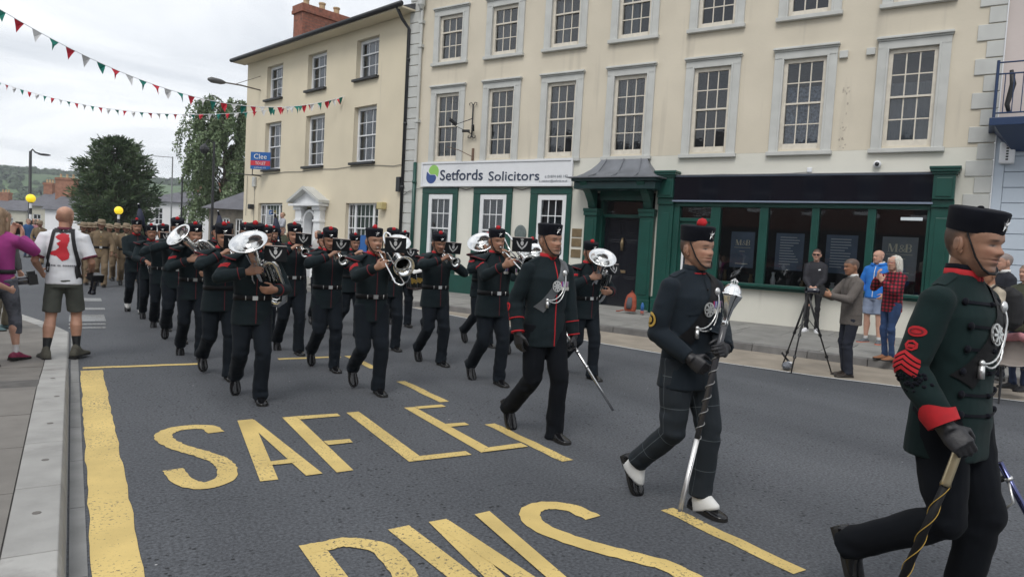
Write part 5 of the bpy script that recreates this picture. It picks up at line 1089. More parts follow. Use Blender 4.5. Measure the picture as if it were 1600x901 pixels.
def legs_mesh(p, vox, kind='trousers', r=1.12, amp=.014, seed=2, ext=.05):
    m = MB(); m.add(*torso_rings(p, [(.80, .165, .118, .004), (.88, .172, .122, .004), (.96, .165, .116, 0), (1.04, .155, .108, 0)])); kn = []
    for n in 'RL':
        h_, k, a, pt, yw = p.legs[n]; s = -1 if n == 'R' else 1; h2 = Vector((s*.086, 0, p.hipz))
        if kind == 'shorts': m.tube([h2+V3(0, 0, .03), h2.lerp(k, .3), h2.lerp(k, .62), h2.lerp(k, .92)], [.094*r, .098*r, .095*r, .096*r], 16)
        elif kind == 'capri': m.tube([h2+V3(0, 0, .03), h2.lerp(k, .35), h2.lerp(k, .8), k, k.lerp(a, .3), k.lerp(a, .5)], [.094*r, .088*r, .068*r, .061*r, .062*r, .055*r], 16)
        else:
            sl = .72 if kind == 'slim' else 1.0
            m.tube([h2+V3(0, 0, .03), h2.lerp(k, .3), h2.lerp(k, .75), k, k.lerp(a, .25), k.lerp(a, .6), k.lerp(a, .93), a+(a-k).normalized()*ext], [.094*r, .090*r, .077*r*(sl+.28)/1.28, .071*r*(sl+.2)/1.2, .068*r*(sl+.15)/1.15, .064*r*sl, .064*r*sl, .067*r*sl], 16); m.ball(k, .071*r*(sl+.2)/1.2, 14, 10)
            kn += [tuple(k), tuple(a)]
    return remesh(m, vox, 4, cloth_fold(amp, seed, kn))
SH = [(0, .026, .050), (.012, .033, .066), (.04, .036, .082), (.085, .037, .092), (.125, .040, .082), (.165, .046, .060), (.205, .049, .048), (.24, .046, .040), (.265, .036, .034), (.28, .020, .026), (.285, .006, .016)]
def shoe_parts(ank, pitch, yaw, k=1.0, tall=0.0):
    """upper and sole in place: the heel sits under the ankle"""
    M_ = Matrix.Translation(ank) @ Matrix.Rotation(yaw, 4, 'Z') @ Matrix.Rotation(pitch, 4, 'X') @ Matrix.Translation((0, .075*k, -.085))
    up_, so = MB(), MB(); n = 14; v = []
    for s, w, h_ in SH:
        for i in range(n+1):
            a = math.pi*i/n; v.append(M_ @ Vector((w*k*1.05*math.cos(a), -s*k, .018+(h_*k+tall*(1 if .02 < s < .11 else 0)-.018)*math.sin(a)**.75)))
    m = n+1; up_.add(v, [(i*m+j, i*m+j+1, (i+1)*m+j+1, (i+1)*m+j) for i in range(len(SH)-1) for j in range(n)]+[tuple(range(m-1, -1, -1)), tuple((len(SH)-1)*m+j for j in range(m))])
    out = [(-w*k*1.09, -s*k) for s, w, h_ in SH]+[(w*k*1.09, -s*k) for s, w, h_ in reversed(SH)]; q = len(out)
    so.add([M_ @ Vector((x, y, .0)) for x, y in out]+[M_ @ Vector((x, y, .022)) for x, y in out], [tuple(range(q-1, -1, -1)), tuple(range(q, 2*q))]+[(i, (i+1) % q, q+(i+1) % q, q+i) for i in range(q)])
    so.box(-.034*k, .034*k, -.075*k, -.002, -.016, .001, M_)
    return up_, so
# --- pieces laid on a garment's surface
class Surf:
    def __init__(s, me): s.t = BVHTree.FromPolygons([v.co.copy() for v in me.vertices], [tuple(f.vertices) for f in me.polygons])
    def hit(s, p, d, off=.004):
        h_, nrm, i, ds = s.t.ray_cast(Vector(p)-Vector(d)*.6, Vector(d), 1.3)
        if h_ is None: h_, nrm, i, ds = s.t.find_nearest(Vector(p)); 
        if nrm.dot(Vector(d)) > 0: nrm = -nrm
        return h_+nrm*off, nrm
def decal_strip(mb, sf, pts, width, d, x_ax, off=.004, steps=10, wdir=None, across=3):
    """ribbon along pts (points near the surface), projected along d onto it"""
    P = []
    for a, b in zip(pts[:-1], pts[1:]):
        for i in range(steps): P.append(Vector(a).lerp(Vector(b), i/steps))
    P.append(Vector(pts[-1])); v = []; d = Vector(d).normalized(); n = len(P)
    for i, q in enumerate(P):
        t = P[min(i+1, n-1)]-P[max(i-1, 0)]; sdv = Vector(wdir) if wdir is not None else t.cross(d).normalized()
        for j in range(across+1):
            o = (j/across-.5)*width; v.append(sf.hit(q+sdv*o, d, off)[0])
    m = across+1; mb.add(v, [(i*m+j, (i+1)*m+j, (i+1)*m+j+1, i*m+j+1) for i in range(n-1) for j in range(across)])
def decal_disc(mb, sf, c, rx, rz, d, off=.005, n=16, ring=0.0):
    d = Vector(d).normalized(); xa = Vector((0, 0, 1)).cross(d).normalized(); za = d.cross(xa).normalized()
    if za.z < 0: za = -za
    v = []; rr = [ring, 1.0] if ring else [0.02, .55, 1.0]
    for r in rr:
        for i in range(n): a = 2*math.pi*i/n; v.append(sf.hit(Vector(c)+xa*(rx*r*math.cos(a))+za*(rz*r*math.sin(a)), d, off)[0])
    m = len(rr); mb.add(v, [(i*n+k, i*n+(k+1) % n, (i+1)*n+(k+1) % n, (i+1)*n+k) for i in range(m-1) for k in range(n)]+([] if ring else [tuple(range(n))]))

# --- materials of people
M_SKIN = attr_mat('skin', .48, spec=.4, sss=.08, bump=.12, bscale=160)
M_TUNIC = mat('rifle green cloth', (.0085, .0150, .0182), rough=.88, var=.25, vscale=5, bump=.10, bscale=420, sheen=.03, spec=.18); M_TROU = mat('dark blue green trouser cloth', (.0068, .0102, .0150), rough=.88, var=.25, vscale=5, bump=.10, bscale=420, sheen=.03, spec=.18)
M_TROUK = mat('black dress trouser cloth', (.0045, .0058, .0085), rough=.9, var=.2, vscale=5, bump=.1, bscale=420, sheen=.02, spec=.15)
M_DMT = mat('navy tunic cloth', (.0105, .0165, .0235), rough=.86, var=.25, vscale=5, bump=.1, bscale=420, sheen=.05, spec=.2)
M_REDC = mat('scarlet cloth', (.42, .008, .014), rough=.8, var=.12, vscale=30, bump=.1, bscale=300); M_REDP = mat('dark red piping', (.15, .008, .014), rough=.8)
M_PATENT = mat('polished black leather', (.005, .005, .006), rough=.20, spec=.45, coat=.12); M_SOLE = mat('shoe sole', (.012, .011, .010), rough=.6); M_BELT = mat('black leather belt', (.008, .008, .009), rough=.55, spec=.2)
M_FELT = mat('black felt', (.0055, .0064, .0105), rough=.95, var=.2, vscale=12, sheen=.03, spec=.15, bump=.12, bscale=260); M_SILVER = mat('polished silver', (.82, .82, .81), rough=.13, metal=1.0, var=.05, vscale=8); M_SILVD = mat('badge silver', (.66, .66, .65), rough=.3, metal=.8)
M_GLOVE = mat('black glove leather', (.016, .016, .019), rough=.5, bump=.2, bscale=60); M_WHITEC = mat('white canvas', (.66, .66, .64), rough=.8, var=.06, bump=.1, bscale=60); M_KHAKI = mat('brown service dress', (.175, .125, .075), rough=.9, var=.16, vscale=9, bump=.1, bscale=300); M_SLOUCH = mat('felt slouch hat', (.24, .19, .13), rough=.95, var=.12, vscale=8)
M_GOLD = mat('gold thread', (.55, .36, .08), rough=.5, metal=.4); M_GREYB = mat('grey leather crossbelt', (.085, .092, .10), rough=.35, spec=.6)
SKIN_G = [(.31, .165, .108), (.345, .19, .126), (.27, .14, .09), (.385, .215, .145)]; HAIRB = (.012, .010, .009)
def add(parent, name, mesh_or_mb, m, smooth=True):
    me = mesh_or_mb.mesh(name, smooth) if isinstance(mesh_or_mb, MB) else mesh_or_mb
    return link(name, me, m, parent)
def ell_ring(p, z0, z1, rows, grow, n=30, h=None):
    """closed band round the torso at height z0..z1"""
    def at(z): 
        R = sorted(rows); zs = [r[0] for r in R]; return [float(np.interp(z, zs, [r[i] for r in R])) for i in (1, 2, 3)]
    rws = []
    for z in (z0, (z0+z1)/2, z1): w, d, yo = at(z); rws.append((z, w, d, yo))
    v, f = torso_rings(p, rws, grow, n); m = MB(); m.add(v, f[:-2]); v2, f2 = torso_rings(p, rws, grow-.012, n); b = len(m.v); m.add(v2, f2[:-2]); k = len(rws)-1
    m.f += [(i, (i+1) % n, b+(i+1) % n, b+i) for i in range(n)]+[(k*n+i, b+k*n+i, b+k*n+(i+1) % n, k*n+(i+1) % n) for i in range(n)]; return m
def collar(p, z0=0.0, z1=.045, r0=.071, r1=.064, gap=True):
    """standing collar, open a finger's width at the throat"""
    m = MB(); n = 26; v = []; B = Vector((0, .002, 1.458))+p.off
    for rr, z in ((r0, z0), (r1+.002, z1), (r1-.004, z1), (r0-.008, z0)):
        for i in range(n+1): a = -math.pi/2+.06+(2*math.pi-.12)*i/n; v.append(B+V3(rr*math.cos(a)*1.02, rr*math.sin(a)*.98, z-.008*(math.sin(a) < -.3)*abs(math.sin(a))))
    q = n+1; m.add(v, [(r*q+i, r*q+i+1, ((r+1) % 4)*q+i+1, ((r+1) % 4)*q+i) for r in range(4) for i in range(n)]+[(0, q, 2*q, 3*q), (n, 3*q+n, 2*q+n, q+n)]); return m
def pillbox(p, tilt=0.0, h=.084, top=.091, bot=.0855, back=0.0):
    M_ = p.headM @ Matrix.Translation((0, .005, .158)) @ Matrix.Rotation(math.radians(7+back), 4, 'X') @ Matrix.Rotation(tilt, 4, 'Y') @ Matrix.Diagonal((.945, 1.17, 1, 1)); m = MB()
    m.lathe([(bot-.012, .004), (bot, 0), (bot+.001, .012), (bot+(top-bot)*.5, h*.55), (top, h-.006), (top-.004, h), (top-.016, h+.003), (.03, h+.005), (.0005, h+.005)], 36, M_); return m, M_
def hat_badge(M_, h, bot):
    m = MB(); c = Vector((-.012, -(bot+.005), h*.50)); N = M_
    for a in (30, 150, 90, 235, 305): m.add([N @ (c+V3(.006*math.cos(math.radians(a+90)), 0, .006*math.sin(math.radians(a+90)))), N @ (c+V3(.028*math.cos(math.radians(a)), -.004, .028*math.sin(math.radians(a)))), N @ (c+V3(-.006*math.cos(math.radians(a+90)), 0, -.006*math.sin(math.radians(a+90)))), N @ (c+V3(0, -.006, 0))], [(0, 1, 3), (1, 2, 3), (0, 1, 2)])
    m.ball(N @ (c+V3(0, -.002, 0)), .008, 8, 6); return m
def chin_strap(p):
    m = MB(); L_ = [(-.080, -.012, .150), (-.077, -.032, .105), (-.069, -.050, .060), (-.050, -.070, .022), (-.024, -.084, .004), (0, -.090, .004)]; pts = L_+[(-x, y, z) for x, y, z in reversed(L_[:-1])]
    m.tube([p.headM @ V3(*q) for q in pts], [(.0025, .0062)]*len(pts), 6, ref=p.headM.to_3x3() @ V3(0, -1, .2)); return m
def pompom(c, r):
    m = MB(); m.ball(c, r, 18, 12); P = np.array(m.v); C0 = np.array(c); d = P-C0; k = 1+.16*vnoise(P*150, 5)+.10*vnoise(P*60, 6); m.v = [tuple(q) for q in C0+d*k[:, None]]; return m
def shoulder_wing(p, s):
    """stiff flap over the sleeve head, edged with red piping"""
    m = MB(); e = MB(); n, r = 16, 5; v = []; edge = []
    for i in range(n+1):
        a = math.radians(-96+192*i/n)
        for j in range(r+1):
            u = j/r; x = s*(.080+.105*u+.098*u*max(0, math.cos(a))**.6); y = .008+(.052+.078*u)*math.sin(a); z = 1.462-.036*u**1.6-.030*u*(1-max(0, math.cos(a)))
            q = V3(x, y, z)+p.off; v.append(q)
        edge.append(v[-1])
    b = len(v); v2 = [q-V3(0, 0, .010) for q in v]; k = r+1
    f = [(i*k+j, i*k+j+1, (i+1)*k+j+1, (i+1)*k+j) for i in range(n) for j in range(r)]; f += [tuple(b+x for x in reversed(q)) for q in f]; f += [(i*k+r, (i+1)*k+r, b+(i+1)*k+r, b+i*k+r) for i in range(n)]+[(j, j+1, b+j+1, b+j) for j in range(r)]+[(n*k+j, n*k+j+1, b+n*k+j+1, b+n*k+j) for j in range(r)]
    m.add(v+v2, f); e.tube([q-V3(0, 0, .005) for q in edge], .0055, 6); return m, e
def chevrons(mb, sf, c, d, n=3, up=False, w=.042, hgt=.030, gap=.019, th=.011):
    d = Vector(d).normalized(); xa = Vector((0, 0, 1)).cross(d).normalized()
    for i in range(n):
        z = c[2]-i*gap; k = 1 if up else -1; decal_strip(mb, sf, [Vector(c[:2]+(0,))*0+Vector((c[0], c[1], z))-xa*w-V3(0, 0, k*hgt*.5), Vector((c[0], c[1], z))+V3(0, 0, k*hgt*.5), Vector((c[0], c[1], z))+xa*w-V3(0, 0, k*hgt*.5)], th, d, xa, .004, 6, wdir=(0, 0, 1), across=1)

def decal_poly(mb, sf, poly, c, k, d, cell=.010, off=.004):
    """a flat outline (x right, z up, as read by someone facing it) wrapped on the surface in small cells"""
    d = Vector(d).normalized(); xa = d.cross(Vector((0, 0, 1))).normalized(); P = [(x*k, z*k) for x, z in poly]
    def inside(x, z):
        r = False
        for (x0, z0), (x1, z1) in zip(P, P[1:]+P[:1]):
            if (z0 > z) != (z1 > z) and x < (x1-x0)*(z-z0)/(z1-z0)+x0: r = not r
        return r
    xs = [q[0] for q in P]; zs = [q[1] for q in P]; idx = {}; v = []; f = []
    def vid(i, j):
        if (i, j) not in idx: idx[(i, j)] = len(v); v.append(sf.hit(Vector(c)+xa*(min(xs)+i*cell)+Vector((0, 0, min(zs)+j*cell)), d, off)[0])
        return idx[(i, j)]
    for i in range(int((max(xs)-min(xs))/cell)+1):
        for j in range(int((max(zs)-min(zs))/cell)+1):
            if inside(min(xs)+(i+.5)*cell, min(zs)+(j+.5)*cell): f.append((vid(i, j), vid(i+1, j), vid(i+1, j+1), vid(i, j+1)))
    mb.add(v, f)

def arm_chevrons(mb, sf, s, e, t, n=2, w=.055, hgt=.036, gap=.022, th=.0145, side=-1, view=(-.75, -.65, .10)):
    """stripes across the upper arm, points towards the elbow, on the side that shows"""
    a = (e-s).normalized(); nr = Vector(view); nr = (nr-a*nr.dot(a)).normalized(); xa = a.cross(nr).normalized()
    for i in range(n):
        c = s.lerp(e, t)+nr*.12+a*(i*gap); decal_strip(mb, sf, [c-xa*w-a*hgt*.5, c+a*hgt*.5, c+xa*w-a*hgt*.5], th, -nr, None, .005, 6, wdir=a, across=1)
# ================================================================== figures as lists of parts: (name, mesh, material, [sub-parts])
def place(spec, name, label, cat, loc, rz=0.0, k=1.0, group=None):
    T = thing(name, label, cat, loc, rz, group); T.scale = (k, k, k)
    def rec(items, par):
        for it in items:
            o = link(it[0], it[1], it[2] if len(it[1].materials) == 0 else None, par)
            if len(it) > 3 and it[3]: rec(it[3], o)
    rec(spec, T); return T
def mk(name, m, mtl, subs=None, smooth=True, ang=None):
    me = m.mesh(name, smooth) if isinstance(m, MB) else m
    if ang:
        o = bpy.data.objects.new('x', me); smooth_angle(o, ang); bpy.data.objects.remove(o)
    if len(me.materials) == 0: me.materials.append(mtl)
    return (name, me, mtl, subs or [])
MARCH = dict(footL=(.085, -.10, .085, 0), footR=(-.085, .30, .205, 1.0))
MARCH2 = dict(footL=(.085, -.13, .09, -.06), footR=(-.085, .27, .19, .95))
def shoes_spec(p, m=None, sole=None, k=1.0, tall=0.0, spats=False, name='shoe'):
    out = []
    for n in 'RL':
        h_, kn, a, pt, yw = p.legs[n]; u, s = shoe_parts(a, pt, yw, k, tall); sub = [mk('sole', s, sole or M_SOLE, smooth=False)]
        if spats:
            sp = MB(); M_ = Matrix.Translation(a) @ Matrix.Rotation(yw, 4, 'Z') @ Matrix.Rotation(pt, 4, 'X')
            sp.tube([M_ @ V3(0, .006, .13), M_ @ V3(0, .004, .06), M_ @ V3(0, -.008, .012), M_ @ V3(0, -.030, -.028), M_ @ V3(0, -.046, -.056), M_ @ V3(0, -.050, -.066)], [.050, .052, (.052, .060), (.051, .088), (.050, .112), (.047, .108)], 18, ref=M_.to_3x3() @ V3(1, 0, 0)); sub.append(mk('spat', sp, M_WHITEC))
        out.append(mk(name, u, m or M_PATENT, sub))
    return out
def bandsman_spec(p, skin=0, vox=.0105, chev=0, medals=0, seed=1, hatkind='red', wings=True, tunic=None, trous=None, spats=False, tartan=False, hands=True, ext=.05):
    tm = tunic or M_TUNIC; out = []
    out.append(mk('body', body_mesh(p, vox*.82, SKIN_G[skin], HAIRB, hands=hands, fv=seed, wide=.97+.012*(seed % 7)), M_SKIN))
    jm = top_mesh(p, vox, seed=seed); sf = Surf(jm); sub = []
    pip = MB(); decal_strip(pip, sf, [V3(.012, -.2, 1.44)+p.off, V3(.012, -.2, 1.20)+p.off*.6, V3(.012, -.2, 1.0), V3(.012, -.2, .785)], .0055, (0, 1, 0), None, .003, 8, across=1); sub.append(mk('front_piping', pip, M_REDP))
    for n in 'RL':
        s, e, w, d, nn, cu = p.arms[n]; ax = (w-e).normalized(); c = MB(); q = w-ax*.075; c.tube([q-ax*.003, q+ax*.003], .0600, 18); sub.append(mk('cuff_piping', c, M_REDP))
    if chev:
        s, e, w, d, nn, cu = p.arms['R']; cm = MB(); arm_chevrons(cm, sf, s, e, .50, chev); sub.append(mk('rank_chevrons', cm, M_REDC))
    out.append(mk('tunic', jm, tm, sub)); out.append(mk('collar', collar(p), M_REDC))
    lm = legs_mesh(p, vox, seed=seed+3, ext=.01 if spats else .05); out.append(mk('trousers', lm, trous or M_TROU)); out += shoes_spec(p, spats=spats)
    b = ell_ring(p, 1.005, 1.055, TR_TUNIC, .006); bu = MB(); bu.box(-.024, .024, -.143, -.126, 1.010, 1.050); cls = []
    for x in (-.085, .085): cl = MB(); cl.tube([(x, -.128, 1.010), (x*1.02, -.130, 1.050)], .0045, 6); cls.append(mk('belt_slide', cl, M_SILVD))
    out.append(mk('belt', b, M_BELT, [mk('buckle', bu, M_SILVD, smooth=False)]+cls))
    if wings:
        for s in (-1, 1): w, e = shoulder_wing(p, s); out.append(mk('shoulder_wing', w, tm, [mk('wing_piping', e, M_REDP)], ang=50))
    hb, HM = pillbox(p, math.radians(-5)); sub = [mk('cap_badge', hat_badge(HM, .084, .0855), M_SILVD, smooth=False), mk('chin_strap', chin_strap(p), M_BELT)]
    if hatkind == 'red': sub.append(mk('pompom', pompom(HM @ V3(0, -.02, .102), .026), M_REDC))
    else: b = MB(); b.ball(HM @ V3(0, 0, .090), (.012, .012, .006), 10, 6); sub.append(mk('button', b, M_FELT))
    out.append(mk('pillbox_cap', hb, M_FELT, sub, ang=50))
    if medals: out.append(mk('medals', *medal_bar(sf, p, medals)))
    return out
def medal_bar(sf, p, n, x0=.055, z=1.30):
    """ribbons pinned to the left breast with their discs below; one mesh coloured per ribbon"""
    cols = [(.45, .02, .10), (.05, .07, .35), (.5, .5, .52), (.30, .03, .25), (.05, .20, .10)]; m = MB(); cc = []
    for i in range(n):
        x = x0+i*.034; h_, nr = sf.hit(V3(x, -.2, z)+p.off, (0, 1, 0), .006); M_ = Matrix.Translation(h_) @ nr.to_track_quat('-Y', 'Z').to_matrix().to_4x4()
        for k in range(3): c0 = len(m.v); m.box(-.015+.010*k, -.0055+.010*k, -.004, .004, -.02, .02, M_); cc += [cols[(i+k) % 5]]*(len(m.v)-c0)
        c0 = len(m.v); m.lathe([(.0005, -.003), (.016, -.003), (.016, .003), (.0005, .003)], 12, M_ @ Matrix.Translation((0, -.002, -.038)) @ Matrix.Rotation(math.radians(90), 4, 'X')); cc += [(.62, .60, .55)]*(len(m.v)-c0)
    me = bpy.data.meshes.new('medals'); me.from_pydata(m.v, [], m.f); me.update(); ca = me.color_attributes.new('Col', 'FLOAT_COLOR', 'POINT'); ca.data.foreach_set('color', np.concatenate([np.array(cc), np.ones((len(cc), 1))], 1).ravel()); return me, attr_mat('medal ribbon', .4, spec=.5)

# ------------------------------------------------------------------ instruments, in the player's own space
def basis(A, S):
    A = Vector(A).normalized(); S = Vector(S); S = (S-A*S.dot(A)).normalized(); return A, S, A.cross(S)
def frame(o, A, S):
    A, S, N = basis(A, S); return Matrix(((S.x, N.x*-1, A.x, o[0]), (S.y, -N.y, A.y, o[1]), (S.z, -N.z, A.z, o[2]), (0, 0, 0, 1)))
BELL = [(.026, -.50), (.030, -.40), (.036, -.30), (.045, -.20), (.056, -.13), (.072, -.075), (.095, -.036), (.120, -.012), (.146, 0), (.150, -.002), (.150, -.006), (.145, -.006), (.118, -.018), (.092, -.042), (.069, -.08), (.053, -.135), (.040, -.22)]
EMB = [(-.004, -.036), (.006, -.03), (.026, -.012), (.036, .008), (.040, .028), (.030, .018), (.024, .004), (.010, -.014), (.004, -.018)]
def music_card(c, nrm, w=.20, h=.145, roll=0.0):
    """black card with a silver badge of crossed blades, clipped on a lyre"""
    n = Vector(nrm).normalized(); M_ = Matrix.Translation(c) @ n.to_track_quat('-Y', 'Z').to_matrix().to_4x4() @ Matrix.Rotation(roll, 4, 'Y')
    b = MB(); b.box(-w/2, w/2, -.003, .003, -h/2, h/2, M_); e = MB(); k = h/.10
    e.prism([(x*k, z*k+.002) for x, z in EMB], -.0048, -.0036, M_); e.prism([(-x*k, z*k+.002) for x, z in reversed(EMB)], -.0048, -.0036, M_)
    e.prism([(.011*k*math.cos(a), .012*k+.017*k*math.sin(a)) for a in np.linspace(0, 2*math.pi, 12, endpoint=False)], -.0056, -.0040, M_); e.prism([(-.009*k, .033*k), (.009*k, .033*k), (.012*k, .044*k), (.004*k, .039*k), (0, .046*k), (-.004*k, .039*k), (-.012*k, .044*k)], -.0056, -.0040, M_)
    t = MB(); t.box(-w/2, w/2, -.0036, .004, h/2, h/2+.006, M_)
    return [mk('music_card', b, mat('black card', (.010, .011, .013), rough=.85, spec=.15), [mk('badge_print', e, mat('silver print', (.42, .42, .42), rough=.6), smooth=False), mk('card_edge', t, mat('page edge', (.5, .44, .42), rough=.8), smooth=False)], smooth=False)]
def euphonium_spec(bell_c, A, S, mouth, k=1.0, card=None):
    M_ = frame(bell_c, A, S) @ Matrix.Scale(k, 4); P = lambda x, y, z: M_ @ V3(x, y, z)
    b = MB(); b.lathe(BELL, 36, M_)
    m = MB(); m.tube([P(0, 0, -.48), P(0, 0, -.56), P(.02, 0, -.63), P(.075, 0, -.665), P(.13, 0, -.63), P(.15, 0, -.55), P(.15, 0, -.40), P(.15, 0, -.28), P(.135, .01, -.225), P(.105, .02, -.205), P(.078, .02, -.225), P(.07, .02, -.28)], [r*k for r in (.026, .029, .034, .037, .036, .032, .027, .023, .021, .019, .017, .015)], 12)
    sl = MB(); sl.tube([P(.035, -.045, -.30), P(.035, -.045, -.52), P(.05, -.045, -.565), P(.075, -.045, -.575), P(.10, -.045, -.56), P(.112, -.045, -.52), P(.112, -.045, -.34)], .0095*k, 8)
    s2 = MB(); s2.tube([P(.02, .05, -.26), P(-.03, .05, -.28), P(-.05, .045, -.34), P(-.045, .04, -.42), P(-.02, .04, -.45), P(.03, .04, -.45)], .009*k, 8); s3 = MB(); s3.tube([P(.06, -.05, -.36), P(.06, -.085, -.38), P(.07, -.085, -.44), P(.09, -.05, -.46)], .0085*k, 8)
    lp = MB(); q = P(.035, -.02, -.18); mo = Vector(mouth); d = (q-mo); lp.tube([mo, mo+d*.25+V3(0, -.02, .01), mo+d*.6, q, P(.045, -.03, -.26)], [.006, .006, .0075, .009, .009], 8); mp = MB(); mp.lathe([(.004, .05), (.006, .025), (.013, .006), (.014, 0), (.010, .001)], 14, Matrix.Translation(mo) @ (d).to_track_quat('Z', 'Y').to_matrix().to_4x4())
    out = [mk('bell', b, M_SILVER), mk('main_tube', m, M_SILVER), mk('tuning_slide', sl, M_SILVER), mk('tuning_slide', s2, M_SILVER), mk('tuning_slide', s3, M_SILVER), mk('leadpipe', lp, M_SILVER), mk('mouthpiece', mp, M_SILVER)]
    for i in range(3):
        v = MB(); o = P(.03+.036*i, -.005-.004*i, -.42); v.lathe([(.0005, 0), (.0165, 0), (.0165, .16), (.019, .162), (.019, .178), (.008, .182), (.004, .185), (.004, .205), (.011, .207), (.011, .213), (.0005, .214)], 14, Matrix.Translation(o) @ M_.to_3x3().normalized().to_4x4() @ Matrix.Scale(k, 4)); out.append(mk('valve', v, M_SILVER))
    if card: out += music_card(*card)
    return out
def cornet_spec(mouth, D, card=True):
    A, S, N = basis(D, (1, 0, 0)); mo = Vector(mouth); U = S.cross(A); U = U if U.z > 0 else -U
    P = lambda f, s, u: mo+A*f+S*s+U*u
    b = MB(); b.lathe([(r*.42, z*.62) for r, z in BELL], 28, frame(P(.43, .02, -.02), A, S))
    t = MB(); t.tube([P(.0, 0, 0), P(.06, 0, 0), P(.20, 0, 0), P(.30, 0, -.005), P(.325, 0, -.03), P(.30, 0, -.06), P(.18, 0, -.065), P(.12, .012, -.06), P(.095, .02, -.04), P(.12, .02, -.02), P(.20, .02, -.02)], [.0045, .0055, .0065, .007, .007, .007, .007, .0075, .008, .0085, .009], 8)
    s1 = MB(); s1.tube([P(.16, -.012, -.04), P(.10, -.012, -.04), P(.08, -.012, -.055), P(.10, -.012, -.07), P(.17, -.012, -.07)], .006, 8); s2 = MB(); s2.tube([P(.22, .015, -.05), P(.28, .03, -.05), P(.30, .03, -.065), P(.28, .03, -.08), P(.22, .02, -.08)], .006, 8)
    mp = MB(); mp.lathe([(.004, .045), (.0055, .02), (.011, .004), (.0125, 0), (.009, .001)], 12, frame(mo, A, S)); out = [mk('bell', b, M_SILVER), mk('tubing', t, M_SILVER), mk('valve_slide', s1, M_SILVER), mk('valve_slide', s2, M_SILVER), mk('mouthpiece', mp, M_SILVER)]
    for i in range(3): v = MB(); v.lathe([(.0005, -.10), (.010, -.10), (.0115, -.09), (.0115, .025), (.013, .027), (.013, .035), (.004, .037), (.0035, .055), (.009, .057), (.0005, .061)], 12, Matrix(((S.x, A.x, U.x, 0), (S.y, A.y, U.y, 0), (S.z, A.z, U.z, 0), (0, 0, 0, 1))).to_4x4()); v.v = [tuple(Vector(q)+P(.165+.028*i, 0, -.02)) for q in v.v]; out.append(mk('valve', v, M_SILVER))
    if card:
        ly = MB(); ly.tube([P(.24, 0, 0), P(.26, 0, .05), P(.28, .0, .075)], .004, 6); out.append(mk('lyre', ly, M_SILVER)); out += music_card(P(.29, .01, .115), (A*1.0+V3(-.30, 0, .12)), roll=random.uniform(-.05, .08))
    return out
def trombone_spec(mouth, D, bell_side=(.13, .05)):
    A, S, N = basis(D, (1, 0, 0)); mo = Vector(mouth); U = S.cross(A); U = U if U.z > 0 else -U; P = lambda f, s, u: mo+A*f+S*s+U*u
    sl = MB(); sl.tube([P(.04, 0, 0), P(.10, 0, 0), P(.92, 0, 0), P(.955, .02, 0), P(.965, .04, 0), P(.955, .06, 0), P(.92, .08, 0), P(.10, .08, 0)], .0085, 10)
    br = MB(); br.tube([P(.12, 0, 0), P(.12, .08, 0)], .006, 8); br.tube([P(.36, 0, 0), P(.36, .08, 0)], .006, 8)
    bt = MB(); bt.tube([P(.10, .08, 0), P(-.05, .085, .02), P(-.22, .10, .05), P(-.30, .125, .06), P(-.32, .15, .065), P(-.30, .178, .06), P(-.2, .185, .05), P(.0, .185, .03)], [.0095, .010, .0105, .011, .0115, .012, .0125, .0135], 10)
    b = MB(); b.lathe([(r*.72, z*1.0) for r, z in BELL], 30, frame(P(.46, .185, -.01), A, S)); mp = MB(); mp.lathe([(.005, .06), (.007, .03), (.013, .006), (.0145, 0), (.010, .001)], 14, frame(mo, A, S))
    ly = MB(); ly.tube([P(.30, .10, .0), P(.31, .11, .08)], .005, 6)
    return [mk('bell', b, M_SILVER), mk('bell_tube', bt, M_SILVER), mk('slide', sl, M_SILVER, [mk('slide_brace', br, M_SILVER)]), mk('mouthpiece', mp, M_SILVER), mk('lyre', ly, M_SILVER)]+music_card(P(.32, .10, .155), A*1.0+V3(-.35, 0, .30), .21, .15)
def snare_spec(c, tilt):
    M_ = Matrix.Translation(c) @ Matrix.Rotation(tilt, 4, 'Y') @ Matrix.Rotation(math.radians(14), 4, 'X'); r, h_ = .18, .30
    s = MB(); s.lathe([(r, -h_/2), (r, h_/2)], 30, M_); em = MB(); 
    for i in range(9):
        a = -math.pi/2-.8+1.6*i/8; em.box(-.016, .016, -.002, .002, -.05+.02*(i % 2), .06-.015*(i % 3), M_ @ Matrix.Rotation(a+math.pi/2, 4, 'Z') @ Matrix.Translation((0, -r-.002, 0)))
    hd = MB(); hd.lathe([(.0005, h_/2+.004), (r-.004, h_/2+.004)], 30, M_); hp = []
    for z in (h_/2-.01, -h_/2-.02): q = MB(); q.lathe([(r+.004, z), (r+.014, z+.003), (r+.014, z+.030), (r+.004, z+.034)], 30, M_); hp.append(mk('hoop', q, mat('drum hoop', (.03, .012, .012), rough=.3)))
    rods = MB()
    for i in range(10): a = 2*math.pi*i/10; rods.tube([M_ @ V3((r+.012)*math.cos(a), (r+.012)*math.sin(a), -h_/2), M_ @ V3((r+.012)*math.cos(a), (r+.012)*math.sin(a), h_/2)], .005, 6)
    apron = MB(); apron.box(-.12, .12, -r-.03, -r+.1, h_/2+.012, h_/2+.02, M_)
    return [mk('shell', s, mat('drum shell', (.02, .022, .02), rough=.25, var=.3), [mk('emblazon', em, M_GOLD, smooth=False)]), mk('drumhead', hd, M_WHITEC), mk('tension_rods', rods, M_SILVER), mk('leg_pad', apron, M_WHITEC, smooth=False)]+hp
